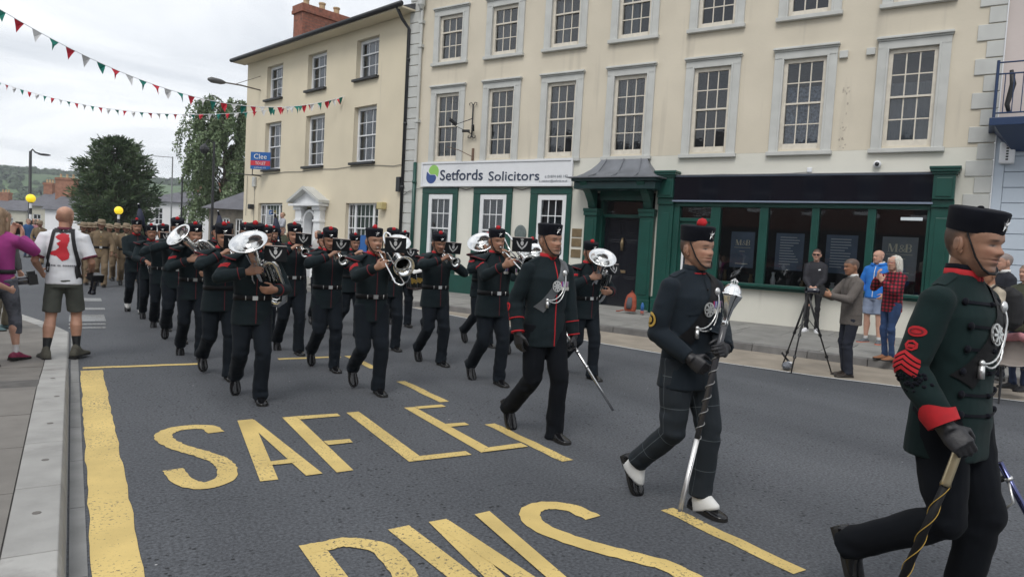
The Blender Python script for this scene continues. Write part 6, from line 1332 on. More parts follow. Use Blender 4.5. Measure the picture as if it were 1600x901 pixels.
def bagpipe_spec():
    b = MB(); b.tube([(.20, -.20, 1.18), (.22, -.10, 1.20), (.24, .02, 1.22), (.24, .14, 1.24)], [.03, .085, .09, .03], 14); out = [mk('bag', b, M_TUNIC)]
    for i, (x, y, L_) in enumerate(((.10, .02, .78), (.16, .05, .55), (.20, .08, .50))):
        d = MB(); o = V3(.20, -.02+.05*i, 1.26); e = V3(x-.06, y+.12, 1.26+L_); d.tube([o, o.lerp(e, .3), o.lerp(e, .32), o.lerp(e, .6), o.lerp(e, .62), o.lerp(e, .95), e], [.012, .013, .018, .016, .021, .019, .014], 10)
        r = MB(); r.ball(e, (.017, .017, .012), 10, 6); out.append(mk('drone', d, M_FELT, [mk('ferrule', r, M_SASHW)]))
    cv = MB(); cv.tube([(.10, .08, 1.62), (.07, .10, 1.78), (.06, .12, 1.95)], [.06, .075, .03], 10); out.append(mk('drone_ribbon', cv, mat('dark ribbon', (.012, .016, .04), rough=.7)))
    p_ = MB(); p_.tube([(.20, -.16, 1.27), (.10, -.16, 1.42), (.01, -.115, 1.53)], [.012, .010, .007], 8); out.append(mk('blowpipe', p_, M_FELT)); p_ = MB(); p_.tube([(.18, -.24, 1.19), (.04, -.33, 1.08), (0, -.36, .98)], [.013, .010, .016], 8); out.append(mk('chanter', p_, M_FELT))
    return out
# ------------------------------------------------------------------ poses of the players
def jpose(seed, **k):
    """the same action by another man: feet, hands, lean and build differ a little"""
    r = random.Random(seed); k = dict(k)
    f = list(k['footR']); f[1] += r.uniform(-.07, .05); f[2] += r.uniform(-.04, .035); f[3] += r.uniform(-.15, .12); k['footR'] = tuple(f); f = list(k['footL']); f[1] += r.uniform(-.04, .03); k['footL'] = tuple(f)
    for h in ('handR', 'handL'): k[h] = tuple(c+r.uniform(-.014, .014) for c in k[h])
    for h in ('poleR', 'poleL'): q = list(k[h]); q[2] += r.uniform(-.35, .2); k[h] = tuple(q)
    k['hd_pitch'] = k.get('hd_pitch', 0)+r.uniform(-.06, .06); k['hd_yaw'] = k.get('hd_yaw', 0)+r.uniform(-.12, .12); k['girth'] = r.uniform(.96, 1.10); k['lean'] = r.uniform(-.01, .025); return pose(**k)
MOUTH = (0, -.115, 1.543)
K_CORN = dict(**MARCH, handR=(-.075, -.27, 1.405), handL=(.085, -.26, 1.375), poleR=(-1, .25, -.50), poleL=(1, .25, -.55), dirR=(.45, -.55, .55), dirL=(-.45, -.6, .45), palmR=(.7, .1, -.6), palmL=(-.8, 0, -.3), curlR=.75, curlL=1.0, hd_pitch=math.radians(9))
K_EUPH = dict(**MARCH, handR=(-.11, -.27, 1.30), handL=(.15, -.30, 1.12), poleR=(-1, .35, -.35), poleL=(.9, .5, -.6), dirR=(.75, -.45, .2), dirL=(-.85, -.25, -.05), palmR=(.3, .9, -.3), palmL=(-.2, .9, .3), curlR=.7, curlL=.85, hd_pitch=math.radians(4))
K_TROM = dict(**MARCH, handR=(-.10, -.43, 1.335), handL=(.05, -.215, 1.415), poleR=(-.8, .4, -.7), poleL=(1, .35, -.55), dirR=(.35, -.7, .35), dirL=(-.25, -.3, .85), palmR=(.8, .1, .2), palmL=(-.75, -.3, .1), curlR=.9, curlL=1.0)
P_DRUM = pose(**MARCH2, handR=(-.10, -.34, 1.10), handL=(.22, -.34, 1.10), poleR=(-.9, .5, -.4), poleL=(.9, .5, -.4), dirR=(.3, -.8, -.3), dirL=(-.1, -.8, -.3), palmR=(0, 0, -1), palmL=(0, 0, -1), curlR=1.0, curlL=1.0)
P_PIPE = pose(**MARCH2, handR=(-.02, -.33, 1.03), handL=(.07, -.31, 1.12), poleR=(-.9, .4, -.5), poleL=(.9, .4, -.5), dirR=(.3, -.5, .3), dirL=(-.3, -.5, .3), palmR=(.3, .8, 0), palmL=(-.3, .8, 0), curlR=.8, curlL=.8)
P_BARR = pose(**MARCH2, handR=(-.25, .12, .86), handL=(.25, -.20, .90), poleR=(-.5, 1, 0), poleL=(.5, 1, 0), curlR=1.2, curlL=1.2)
P_BARR2 = pose(**MARCH, handR=(-.25, -.12, .88), handL=(.25, .16, .87), poleR=(-.5, 1, 0), poleL=(.5, 1, 0), curlR=1.2, curlL=1.2)
PC_ = [jpose(i, **K_CORN) for i in (1, 2, 3, 4)]; PE_ = [jpose(i, **K_EUPH) for i in (5, 6, 7)]; PT_ = [jpose(i, **K_TROM) for i in (8, 9)]
SP_CORN = [bandsman_spec(PC_[0], 0, chev=3, seed=11), bandsman_spec(PC_[1], 1, chev=1, seed=21), bandsman_spec(PC_[2], 2, chev=2, seed=23), bandsman_spec(PC_[3], 3, chev=0, seed=27)]
SP_EUPH = [bandsman_spec(PE_[0], 2, chev=3, seed=31, medals=2), bandsman_spec(PE_[1], 0, chev=2, seed=35), bandsman_spec(PE_[2], 1, chev=2, seed=38)]
SP_TROM = [bandsman_spec(PT_[0], 1, chev=3, seed=41), bandsman_spec(PT_[1], 0, chev=1, seed=45, medals=3)]
SP_DRUM = bandsman_spec(P_DRUM, 2, seed=51); SP_PIPE = bandsman_spec(P_PIPE, 0, seed=61, spats=True, wings=False, vox=.013)
COR_D = (0, -.92, -.34); IN_CORN = cornet_spec(MOUTH, COR_D)
TRO_D = (-.13, -1.0, -.36); IN_TROM = trombone_spec(MOUTH, TRO_D)
IN_EUPH = euphonium_spec((-.115, -.33, 1.575), (-.36, -.48, .80), (.72, -.35, .2), MOUTH, 1.17, card=((.12, -.40, 1.47), (-.25, -1, .12)))
IN_EUP2 = euphonium_spec((-.03, -.36, 1.56), (-.20, -.60, .78), (.8, -.3, .2), MOUTH, 1.15, card=((.17, -.33, 1.41), (.05, -1, .5)))
IN_TENO = euphonium_spec((-.24, -.27, 1.60), (-.72, -.34, .60), (.45, -.45, .75), MOUTH, 1.12)
IN_TUBA = euphonium_spec((-.19, -.20, 1.62), (-.52, -.45, .72), (.7, -.4, .3), MOUTH, 1.42)
IN_DRUM = snare_spec((.14, -.33, .93), math.radians(-14)); IN_PIPE = bagpipe_spec()
# ------------------------------------------------------------------ soldiers in brown
def slouch(p):
    m = MB(); M_ = p.headM @ Matrix.Translation((0, .004, .148)) @ Matrix.Rotation(math.radians(4), 4, 'X') @ Matrix.Rotation(math.radians(7), 4, 'Y'); v = []; n = 32
    pr = [(.165, -.012), (.13, 0), (.098, .006), (.094, .012), (.092, .05), (.084, .095), (.066, .105), (.02, .095), (.0005, .094)]
    for r, z in pr:
        for k in range(n): a = 2*math.pi*k/n; v.append(M_ @ V3(r*.95*math.cos(a), r*1.08*math.sin(a), z+(.020*abs(math.cos(a)) if r > .12 else 0)))
    m.add(v, [(i*n+k, i*n+(k+1) % n, (i+1)*n+(k+1) % n, (i+1)*n+k) for i in range(len(pr)-1) for k in range(n)]); b = MB(); b.lathe([(.096, .010), (.098, .012), (.097, .030), (.094, .032)], n, M_ @ Matrix.Diagonal((.95, 1.08, 1, 1))); return m, b
def brown_spec(p, seed, skin):
    out = [mk('body', body_mesh(p, .013, SKIN_G[skin], HAIRB, fv=seed), M_SKIN)]; jm = top_mesh(p, .014, seed=seed); sf = Surf(jm); bts = []
    for z in (1.30, 1.20, 1.10, .95): bt = MB(); bt.ball(sf.hit(V3(0, -.2, z)+p.off*.5, (0, 1, 0), .004)[0], (.011, .006, .011), 8, 6); bts.append(mk('button', bt, M_GOLD))
    lp = MB()
    for s in (-1, 1): decal_strip(lp, sf, [V3(s*.055, -.2, 1.44)+p.off, V3(s*.045, -.2, 1.37)+p.off, V3(0, -.2, 1.30)+p.off], .022, (0, 1, 0), None, .006, 5, across=1)
    pk = MB()
    for s in (-1, 1): decal_disc(pk, sf, V3(s*.09, -.2, 1.27), .042, .045, (0, 1, 0), .008, 4)
    out.append(mk('tunic', jm, M_KHAKI, bts+[mk('lapels', lp, M_KHAKI), mk('breast_pockets', pk, M_KHAKI)])); sh = MB(); sh.tube([V3(0, -.072, 1.45)+p.off, V3(0, -.10, 1.38)+p.off], [(.035, .012), (.010, .008)], 8, ref=(1, 0, 0)); out.append(mk('shirt_and_tie', sh, mat('khaki shirt', (.36, .32, .22), rough=.8)))
    b = ell_ring(p, 1.0, 1.06, TR_TUNIC, .006); bu = MB(); bu.box(-.03, .03, -.148, -.128, 1.0, 1.06); out.append(mk('belt', b, M_BELT, [mk('buckle', bu, M_SILVD, smooth=False)])); out.append(mk('trousers', legs_mesh(p, .014, seed=seed+1), M_KHAKI)); out += shoes_spec(p, name='boot', tall=.02)
    h_, bd = slouch(p); out.append(mk('slouch_hat', h_, M_SLOUCH, [mk('hat_band', bd, mat('hat band', (.16, .11, .07), rough=.9)), mk('chin_strap', chin_strap(p), M_BELT)])); return out
SP_BROWN = [brown_spec(P_BARR, 71, 0), brown_spec(P_BARR2, 75, 2)]
# ================================================================== placing the parade
def hat_scale(loc, py_hat, px, ref):                 # size from the cap's height in the photograph
    d = ray(px, py_hat); s = Vector((loc[0], loc[1])).length/Vector((d.x, d.y)).length; z = CAM_H+d.z*s; return max(.93, min(1.10, z/ref))
BG = 'bandsmen marching in four files'
def player(spec, inst, iname, icat, X, Y, hat, label, ilabel, rz=0.0, ref=1.785):
    rz += random.uniform(-.07, .07)
    k = hat_scale((X, Y), hat[1], hat[0], ref) if hat else random.uniform(.965, 1.0)
    place(spec, 'person', label, 'person', (X, Y, 0), rz, k, BG)
    if inst: place(inst, iname, ilabel, icat, (X, Y, 0), rz, k, 'instruments of the band')
ROW = {1: 6.80, 2: 8.10, 3: 9.38, 4: 10.75, 5: 12.1, 6: 13.35, 7: 14.5}
player(SP_EUPH[0], IN_EUPH, 'euphonium', 'euphonium', 1.44, 6.79, (400, 343), 'bandsman in front rank at the kerb end playing a bell-up euphonium', 'silver euphonium with black music card held by the kerbside front rank bandsman')
player(SP_TROM[0], IN_TROM, 'trombone', 'trombone', 2.62, 6.82, (602, 351), 'front rank trombonist beside the kerbside euphonium player', 'silver trombone with music card of the trombonist next to the kerbside euphonium')
player(SP_TROM[1], IN_TROM, 'trombone', 'trombone', 4.10, 6.86, (789, 352), 'front rank trombonist wearing medal ribbons, next to the officer with the sword', 'silver trombone of the player with medal ribbons')
player(SP_EUPH[1], IN_EUP2, 'euphonium', 'euphonium', 5.44, 6.85, (932, 373), 'bandsman whose face is hidden by a bell-up baritone horn, before the black door', 'silver baritone horn hiding its player in front of the black door')
player(SP_CORN[1], IN_CORN, 'cornet', 'cornet', 1.36, 8.0, (360, 345), 'bandsman marching directly behind the kerbside euphonium player', 'cornet of the bandsman behind the kerbside euphonium player', rz=.05)
player(SP_CORN[0], IN_CORN, 'cornet', 'cornet', 2.58, 8.18, (524, 352), 'second rank cornet player looking down at the music card, behind the first trombonist', 'silver cornet with music card in second rank behind the first trombonist', rz=-.04)
player(SP_CORN[2], IN_CORN, 'cornet', 'cornet', 4.02, 8.2, (697, 359), 'second rank cornet player in front of the white ground floor window', 'silver cornet with music card before the white ground floor window', rz=.03)
player(SP_EUPH[1], IN_EUPH, 'euphonium', 'euphonium', 5.55, 8.35, None, 'bandsman in second rank hidden behind the officer with the sword', 'euphonium of the bandsman hidden behind the officer')
player(SP_EUPH[2], IN_TENO, 'euphonium', 'euphonium', 1.27, 9.33, (324, 346), 'third rank bandsman carrying a large horn with its bell thrown out to the kerb', 'large silver horn with its bell thrown out towards the kerb')
player(SP_CORN[3], IN_CORN, 'cornet', 'cornet', 2.50, 9.48, (473, 346), 'third rank cornet player with cap against the white doorway', 'silver cornet with music card in third rank before the white doorway', rz=-.03)
player(SP_CORN[2], IN_EUP2, 'euphonium', 'euphonium', 3.92, 9.5, (613, 353), 'third rank bandsman partly hidden behind the first trombonist', 'silver horn showing above the first trombone')
player(SP_EUPH[1], IN_TUBA, 'tuba', 'tuba', 5.50, 9.55, (771, 362), 'third rank tuba player behind the trombonist with medals', 'large silver tuba whose bell rises before the middle ground floor window')
player(SP_CORN[0], IN_CORN, 'cornet', 'cornet', 1.24, 10.75, None, 'fourth rank kerbside bandsman behind the large horn', 'cornet in the fourth rank behind the large horn')
player(SP_CORN[3], None, '', '', 2.46, 10.85, None, 'fourth rank bandsman with only his cap showing beside the euphonium bell', '')
player(SP_CORN[1], None, '', '', 3.80, 10.8, (556, 362), 'fourth rank bandsman between two cornet players, lips closed', '')
player(SP_CORN[2], IN_CORN, 'cornet', 'cornet', 5.36, 10.9, None, 'fourth rank bandsman behind the cornet player at the white window', 'cornet in fourth rank behind the white window cornet player')
player(SP_CORN[3], IN_CORN, 'cornet', 'cornet', 1.20, 12.1, (262, 348), 'fifth rank kerbside bandsman, cap beside the piper', 'cornet in the fifth rank at the kerb')
player(SP_CORN[0], None, '', '', 2.42, 12.15, None, 'fifth rank bandsman in the second file from the kerb', '')
player(SP_TROM[0], None, '', '', 3.70, 12.1, (507, 362), 'fifth rank bandsman with bare face between two caps', '')
player(SP_DRUM, IN_DRUM, 'snare_drum', 'drum', 5.24, 12.1, (648, 360), 'side drummer at the end of the fifth rank by the lay-by', 'emblazoned side drum slung on the fifth rank drummer')
player(SP_DRUM, IN_DRUM, 'snare_drum', 'drum', 1.14, 13.3, (245, 350), 'sixth rank kerbside drummer before the piper', 'side drum in the sixth rank at the kerb')
player(SP_DRUM, None, '', '', 2.38, 13.4, None, 'sixth rank bandsman in the second file from the kerb', '')
player(SP_DRUM, None, '', '', 3.62, 13.4, None, 'sixth rank bandsman in the third file from the kerb', '')
for X, Y, w in ((1.00, 14.5, 'in white spats at the kerb end of the last rank'), (2.38, 14.6, 'in the middle of the last rank'), (3.46, 14.6, 'of the last rank before the triple window')):
    player(SP_PIPE, IN_PIPE, 'bagpipes', 'bagpipes', X, Y, None, 'piper '+w, 'bagpipes of the piper '+w)
# brown column behind the band
BRL = ['', '', 'brown uniformed soldier half hidden between the two leading soldiers', 'brown uniformed soldier mostly hidden behind the piper in spats', 'brown uniformed soldier at the bald photographer\'s shoulder', 'brown uniformed soldier whose hat shows just right of the left leader', 'brown uniformed soldier in the rear behind the left leader', 'brown uniformed soldier showing right beside the bald photographer\'s ear', 'brown uniformed soldier in the rear behind the right leader']
for i, (px, fy, hy, v) in enumerate(((157, 449, 342, 0), (196, 448, 348, 1), (182, 441, 348, 0), (211, 441, 352, 1), (138, 444, 350, 1), (170, 438, 351, 0), (145, 436, 349, 1), (129, 445, 351, 0), (203, 435, 353, 0), (61, 413, 345, 1))):
    g0 = ground(px, fy); L_ = ['leading brown uniformed soldier in slouch hat at the left of the file', 'leading brown uniformed soldier in slouch hat beside the piper'] if i < 2 else None
    lab = L_[i] if i < 2 else ('brown uniformed soldier in slouch hat marching alone by the beacon pole' if i == 9 else BRL[i])
    place(SP_BROWN[v], 'person', lab, 'person', (g0.x, g0.y+.25, 0), random.uniform(-.06, .06), hat_scale((g0.x, g0.y+.25), hy, px, 1.76), 'soldiers in brown behind the band')

# ------------------------------------------------------------------ the three leaders
def gloves(p, r=1.12):
    out = []
    for n in 'RL':
        s, e, w, d, nn, cu = p.arms[n]; m = MB(); hand_geo(m, w, d, nn, n, cu, r); ax = (w-e).normalized(); m.tube([w-ax*.05, w-ax*.01, w+d*.02], [.036, .034, .034], 12); out.append(mk('glove', remesh(m, .0055, 2), M_GLOVE))
    return out
def crossbelt(sf, p, m=None, w=.075):
    b = MB(); F = [V3(.125, -.2, 1.432), V3(.07, -.2, 1.33), V3(-.02, -.2, 1.20), V3(-.085, -.2, 1.11), V3(-.125, -.2, 1.055)]; B = [V3(.125, .2, 1.432), V3(.05, .2, 1.30), V3(-.06, .2, 1.15), V3(-.125, .2, 1.055)]
    decal_strip(b, sf, [q+p.off*max(0, (q.z-.9)/.5) for q in F], w, (0, 1, 0), None, .007, 10, across=4); decal_strip(b, sf, [q+p.off for q in B], w, (0, -1, 0), None, .007, 8, across=4); decal_strip(b, sf, [V3(.125, -.08, 1.6), V3(.125, 0, 1.6), V3(.125, .08, 1.6)], w, (0, 0, -1), None, .008, 6, across=4)
    sub = []; M0 = MB(); h_, nr = sf.hit(V3(.005, -.2, 1.245)+p.off*.7, (0, 1, 0), .014); MM = Matrix.Translation(h_) @ nr.to_track_quat('-Y', 'Z').to_matrix().to_4x4()
    for r0, r1 in ((.036, .044), (.010, .018)): M0.lathe([(r0, -.004), (r1, -.006), (r1, .0), (r0, 0), (r0, -.004)], 24, MM @ Matrix.Rotation(math.radians(90), 4, 'X'))
    for a in range(0, 180, 45): M0.box(-.039, .039, -.006, -.001, -.005, .005, MM @ Matrix.Rotation(math.radians(a), 4, 'Y'))
    sub.append(mk('belt_badge', M0, M_SILVD, smooth=False))
    h1 = sf.hit(V3(.085, -.2, 1.345)+p.off, (0, 1, 0), .016)[0]; h2 = sf.hit(V3(-.075, -.2, 1.135)+p.off*.4, (0, 1, 0), .016)[0]; boss = MB(); boss.ball(h2, (.014, .011, .014), 10, 8); boss.tube([h2-V3(0, 0, .01), h2-V3(0, 0, .06)], [.011, .013], 10); sub.append(mk('whistle', boss, M_SILVD)); boss = MB(); boss.ball(h1, (.022, .012, .026), 12, 8); sub.append(mk('chain_boss', boss, M_SILVD))
    ch = MB()
    for sag, dx in ((.075, .0), (.105, .012)):
        pts = []
        for i in range(25):
            t = i/24; q = h1.lerp(h2, t); x = q.x+.035*math.sin(math.pi*t)*(1-t)*1.6+dx*math.sin(math.pi*t); z = q.z-sag*math.sin(math.pi*t); pts.append(sf.hit(V3(x, -.2, z), (0, 1, 0), .014)[0])
        ch.tube(pts, [.0055 if i % 2 else .0036 for i in range(25)], 6)
    sub.append(mk('belt_chain', ch, M_SILVD)); return mk('crossbelt', b, m or M_GREYB, sub)
def leader_spec(p, skin, vox, tunic, seed, hatkind, hem=.745, collar_m=None, spats=False, tro=None):
    out = [mk('body', body_mesh(p, .0075, SKIN_G[skin], HAIRB, hands=False, fv=seed, wide=1.03), M_SKIN)]; jm = top_mesh(p, vox, seed=seed, hem=hem, sleeve=1.0, amp=.012); sf = Surf(jm)
    tun = [jm, []]; out.append(None)
    out.append(mk('collar', collar(p, 0, .048), collar_m or M_REDC)); out.append(mk('trousers', legs_mesh(p, vox, seed=seed+2, amp=.012, ext=-.015 if spats else .08), tro or M_TROUK)); out += shoes_spec(p, spats=spats); out += gloves(p)
    hb, HM = pillbox(p, math.radians(-3), .086, .092, .086); sub = [mk('cap_badge', hat_badge(HM, .086, .086), M_SILVD, smooth=False), mk('chin_strap', chin_strap(p), M_BELT)]
    if hatkind == 'red': sub.append(mk('pompom', pompom(HM @ V3(0, -.02, .104), .029), M_REDC))
    else: b = MB(); b.ball(HM @ V3(0, 0, .092), (.013, .013, .008), 10, 6); sub.append(mk('button', b, M_FELT))
    out.append(mk('pillbox_cap', hb, M_FELT, sub, ang=50)); 
    for s in (-1, 1):
        st = MB(); decal_strip(st, sf, [V3(s*.085, .01, 1.6), V3(s*.185, .006, 1.6)], .05, (0, 0, -1), None, .006, 8, across=2); out.append(mk('shoulder_strap', st, tunic))
    return out, sf, jm
def finish(out, jm, tunic, subs): out[1] = mk('tunic', jm, tunic, subs); return out
# officer with a sword
OL = Vector((3.36, 4.76, 0)); OK = 1.03
def loc_of(P, L_, k): return (P-L_)/k
hl = loc_of(at_y(897, 533, OL.y-.10), OL, OK)
PO = pose(**MARCH, handR=(-.265, -.02, .86), handL=tuple(hl), poleR=(-.3, 1, 0), poleL=(.3, 1, 0), curlR=.55, curlL=1.1, palmR=(.8, .2, 0), palmL=(-.6, .5, -.5), dirR=(.06, -.12, -1), hd_yaw=math.radians(8), hd_pitch=math.radians(-3))
so, sf, jm = leader_spec(PO, 1, .0085, M_TUNIC, 81, 'black', hem=.755); sub = []
pip = MB(); decal_strip(pip, sf, [V3(.014, -.2, 1.44), V3(.014, -.2, 1.1), V3(.014, -.2, .765)], .010, (0, 1, 0), None, .003, 14, across=1); sub.append(mk('front_piping', pip, M_REDC))
for n in 'RL':
    s, e, w, d, nn, cu = PO.arms[n]; ax = (w-e).normalized(); c = MB(); q = w-ax*.12; c.tube([q-ax*.004, q+ax*.004], .0630, 18); sub.append(mk('cuff_piping', c, M_REDC)); c = MB(); c.tube([w-ax*.018, w-ax*.008], .0545, 18); sub.append(mk('cuff_piping', c, M_REDC))
s, e, w, d, nn, cu = PO.arms['R']; rk = MB()
for zz, rr in ((.0, .030), (-.075, .027)): decal_disc(rk, sf, Vector((e.x-.1, e.y-.01, e.z-.035+zz)), rr, rr*1.2, (1, .25, 0), .005, 14, ring=.55); decal_strip(rk, sf, [Vector((e.x-.1, e.y-.03, e.z-.06+zz)), Vector((e.x-.1, e.y+.015, e.z-.01+zz))], .008, (1, .25, 0), None, .005, 4, across=1)
sub.append(mk('sleeve_badge', rk, M_REDC)); finish(so, jm, M_TUNIC, sub); so.append(crossbelt(sf, PO)); so.append(mk('medals', *medal_bar(sf, PO, 3, .062, 1.265)))
place(so, 'person', 'officer in dark green tunic with red piping and crossbelt holding a scabbard', 'person', OL, 0, OK, 'leaders of the parade')
def rod(name, label, cat, parts, loc=(0, 0, 0), group=None): return place(parts, name, label, cat, loc, 0, 1, group)
h0 = OL+Vector(PO.arms['L'][2])*OK+Vector((0, -.02, -.09)); tip = at_y(958, 641, OL.y-.34); b = MB(); b.tube([h0, h0.lerp(tip, .5), tip], [.0135, .0125, .011], 10); r2 = MB()
for t_ in (.06, .30): q = h0.lerp(tip, t_); r2.tube([q, q+(tip-h0).normalized()*.02], .018, 10)
hl2 = MB(); u_ = (h0-tip).normalized(); hl2.tube([h0, h0+u_*.15], [.013, .015], 10); hl2.tube([h0+u_*.02+V3(.035, 0, 0), h0+u_*.09+V3(.045, 0, .0), h0+u_*.15], .006, 6)
M_STEEL = mat('bright steel', (.60, .60, .60), rough=.22, metal=1.0); rod('sword', 'sword in bright steel scabbard carried by the officer', 'sword', [mk('scabbard', b, M_STEEL, [mk('ring_band', r2, M_STEEL)]), mk('hilt', hl2, M_SILVD)])
# drum major
DL = Vector((3.27, 3.06, 0)); DK = 1.02
hr = loc_of(at_y(1079, 560, DL.y-.17), DL, DK); hl = loc_of(at_y(1133, 545, DL.y-.30), DL, DK)
PD = pose(**MARCH, handR=tuple(hr), handL=tuple(hl), poleR=(-.5, 1, -.1), poleL=(.8, .7, -.3), curlR=1.25, curlL=1.25, palmR=(.7, .5, 0), palmL=(-.3, .6, -.2), dirL=(-.75, -.5, .05), hd_yaw=math.radians(5), hd_pitch=math.radians(-2))
def tartan_mat():
    m = bpy.data.materials.new('dark tartan'); m.use_nodes = True; t = m.node_tree; b = t.nodes['Principled BSDF']; L = t.links.new; a = t.nodes.new('ShaderNodeAttribute'); a.attribute_name = 'Col'; sp = t.nodes.new('ShaderNodeSeparateColor'); L(a.outputs[0], sp.inputs[0])
    def line(src, n, w):
        q = t.nodes.new('ShaderNodeMath'); q.operation = 'MULTIPLY'; L(src, q.inputs[0]); q.inputs[1].default_value = n; f = t.nodes.new('ShaderNodeMath'); f.operation = 'FRACT'; L(q.outputs[0], f.inputs[0]); l = t.nodes.new('ShaderNodeMath'); l.operation = 'LESS_THAN'; L(f.outputs[0], l.inputs[0]); l.inputs[1].default_value = w; return l.outputs[0]
    mxm = t.nodes.new('ShaderNodeMath'); mxm.operation = 'MAXIMUM'; L(line(sp.outputs[0], 5.2, .022), mxm.inputs[0]); L(line(sp.outputs[1], 3.0, .016), mxm.inputs[1])
    x = t.nodes.new('ShaderNodeMix'); x.data_type = 'RGBA'; L(mxm.outputs[0], x.inputs[0]); x.inputs[6].default_value = (.0085, .0140, .0200, 1); x.inputs[7].default_value = (.075, .09, .10, 1); L(x.outputs[2], b.inputs['Base Color']); b.inputs['Roughness'].default_value = .85; return m
M_TARTAN = tartan_mat()
def leg_coords(me, p):
    """colour attribute carries length down the leg and angle round it, for the check"""
    n = len(me.vertices); co = np.empty(n*3); me.vertices.foreach_get('co', co); co = co.reshape(-1, 3); best = np.full(n, 1e9); U = np.zeros(n); A_ = np.zeros(n)
    for q in 'RL':
        h_, k, a, pt, yw = p.legs[q]; acc = 0
        for s, e in ((h_+V3(0, 0, .12), k), (k, a+(a-k)*.1)):
            s_, e_ = np.array(s), np.array(e); d = e_-s_; ln = np.linalg.norm(d); t = np.clip(((co-s_) @ d)/ln**2, 0, 1); c = s_+t[:, None]*d; r = co-c; ds = (r**2).sum(1); w = ds < best; best[w] = ds[w]; U[w] = acc+t[w]*ln; A_[w] = (np.arctan2(r[w, 0], -r[w, 1])+np.pi)/(2*np.pi); acc += ln
    c4 = np.stack([U, (A_+.09) % 1.0, np.zeros(n), np.ones(n)], 1); ca = me.color_attributes.new('Col', 'FLOAT_COLOR', 'POINT'); ca.data.foreach_set('color', c4.ravel())
so, sf, jm = leader_spec(PD, 3, .0080, M_DMT, 91, 'red', hem=.755, collar_m=M_DMT, spats=True, tro=M_TARTAN); sub = []
for it in so:
    if it and it[0] == 'trousers': leg_coords(it[1], PD)
cp = MB(); n_ = 24; cp.tube([Vector((0, .004, 1.452))+PD.off+V3(.073*math.cos(-math.pi/2+.06+(2*math.pi-.12)*i/n_), .072*math.sin(-math.pi/2+.06+(2*math.pi-.12)*i/n_), .002) for i in range(n_+1)], .004, 6); so.append(mk('collar_piping', cp, M_REDC))
s, e, w, d, nn, cu = PD.arms['R']; mid = s.lerp(e, .72); bk = MB(); decal_disc(bk, sf, Vector((mid.x-.1, mid.y, mid.z)), .043, .050, (1, .45, 0), .004, 20); gd = MB(); decal_disc(gd, sf, Vector((mid.x-.1, mid.y, mid.z)), .038, .045, (1, .45, 0), .0065, 20, ring=.68); decal_disc(gd, sf, Vector((mid.x-.1, mid.y, mid.z)), .014, .018, (1, .45, 0), .0065, 10)
sub += [mk('sleeve_badge', bk, M_BELT, [mk('gold_wreath', gd, M_GOLD)])]
for zz in (1.36, 1.26, 1.16, 1.06, .96): bt = MB(); bt.ball(sf.hit(V3(.014, -.2, zz), (0, 1, 0), .003)[0], (.009, .006, .009), 8, 6); sub.append(mk('button', bt, M_BELT))
for sx_ in (-1, 1): pf = MB(); decal_strip(pf, sf, [V3(sx_*.135, -.2, 1.225), V3(sx_*.055, -.2, 1.235)], .035, (0, 1, 0), None, .005, 6, across=2); sub.append(mk('pocket_flap', pf, M_DMT))
fl = MB(); decal_strip(fl, sf, [V3(.035, -.2, 1.43), V3(.035, -.2, 1.1), V3(.035, -.2, .765)], .05, (0, 1, 0), None, .004, 12, across=2)
sub += [mk('front_placket', fl, M_DMT)]; finish(so, jm, M_DMT, sub); so.append(crossbelt(sf, PD, M_BELT)); so.append(mk('medals', *medal_bar(sf, PD, 4, .058, 1.275)))
place(so, 'person', 'drum major in navy tunic, check trousers and white spats carrying a mace', 'person', DL, 0, DK, 'leaders of the parade')
hw = DL+(Vector(PD.arms['L'][2])+Vector(PD.arms['L'][3])*.075+Vector(PD.arms['L'][4])*.03)*DK
mt = at_y(1062, 798, hw.y+.02)*1.0; d0 = (hw-mt).normalized(); hd = hw+d0*.52; b = MB(); sh = MB()
fer = MB(); fer.tube([mt, mt.lerp(hw, .02), mt.lerp(hw, .46)], [.010, .0135, .0155], 12); sh.tube([mt.lerp(hw, .45), hw, hw+d0*.17], [.0165, .0185, .0195], 12)
Mh = Matrix.Translation(hw+d0*.15) @ d0.to_track_quat('Z', 'Y').to_matrix().to_4x4(); b.lathe([(.0195, 0), (.023, .01), (.020, .02), (.022, .05), (.030, .10), (.047, .145), (.057, .165), (.062, .178), (.061, .186), (.054, .192), (.053, .202), (.048, .222), (.035, .240), (.016, .250), (.0005, .252)], 32, Mh)
cw = MB()
for i in range(8): a = 2*math.pi*i/8; cw.tube([Mh @ V3(.016*math.cos(a), .016*math.sin(a), .248), Mh @ V3(.019*math.cos(a), .019*math.sin(a), .264), Mh @ V3(.006*math.cos(a), .006*math.sin(a), .274)], .004, 5)
cw.ball(Mh @ V3(0, 0, .274), .008, 8, 6); cd = MB(); L_ = (hw-mt).length
sd1 = d0.cross(V3(0, 0, 1)).normalized(); sd2 = d0.cross(sd1)
for ph in (0,): cd.tube([mt.lerp(hw, .45+.53*i/70)+sd1*(.021*math.cos(i*.55+ph))+sd2*(.021*math.sin(i*.55+ph)) for i in range(71)], .0032, 5)
rod('mace', 'drum major\'s long mace with domed silver head and corded shaft', 'mace', [mk('shaft', sh, mat('dark malacca', (.05, .05, .056), rough=.25, spec=.6)), mk('ferrule', fer, mat('satin silver', (.74, .72, .70), rough=.28, metal=.9)), mk('head', b, M_SILVER, [mk('crown', cw, M_SILVD)]), mk('cord', cd, mat('steel chain', (.30, .30, .30), rough=.4, metal=.6))])
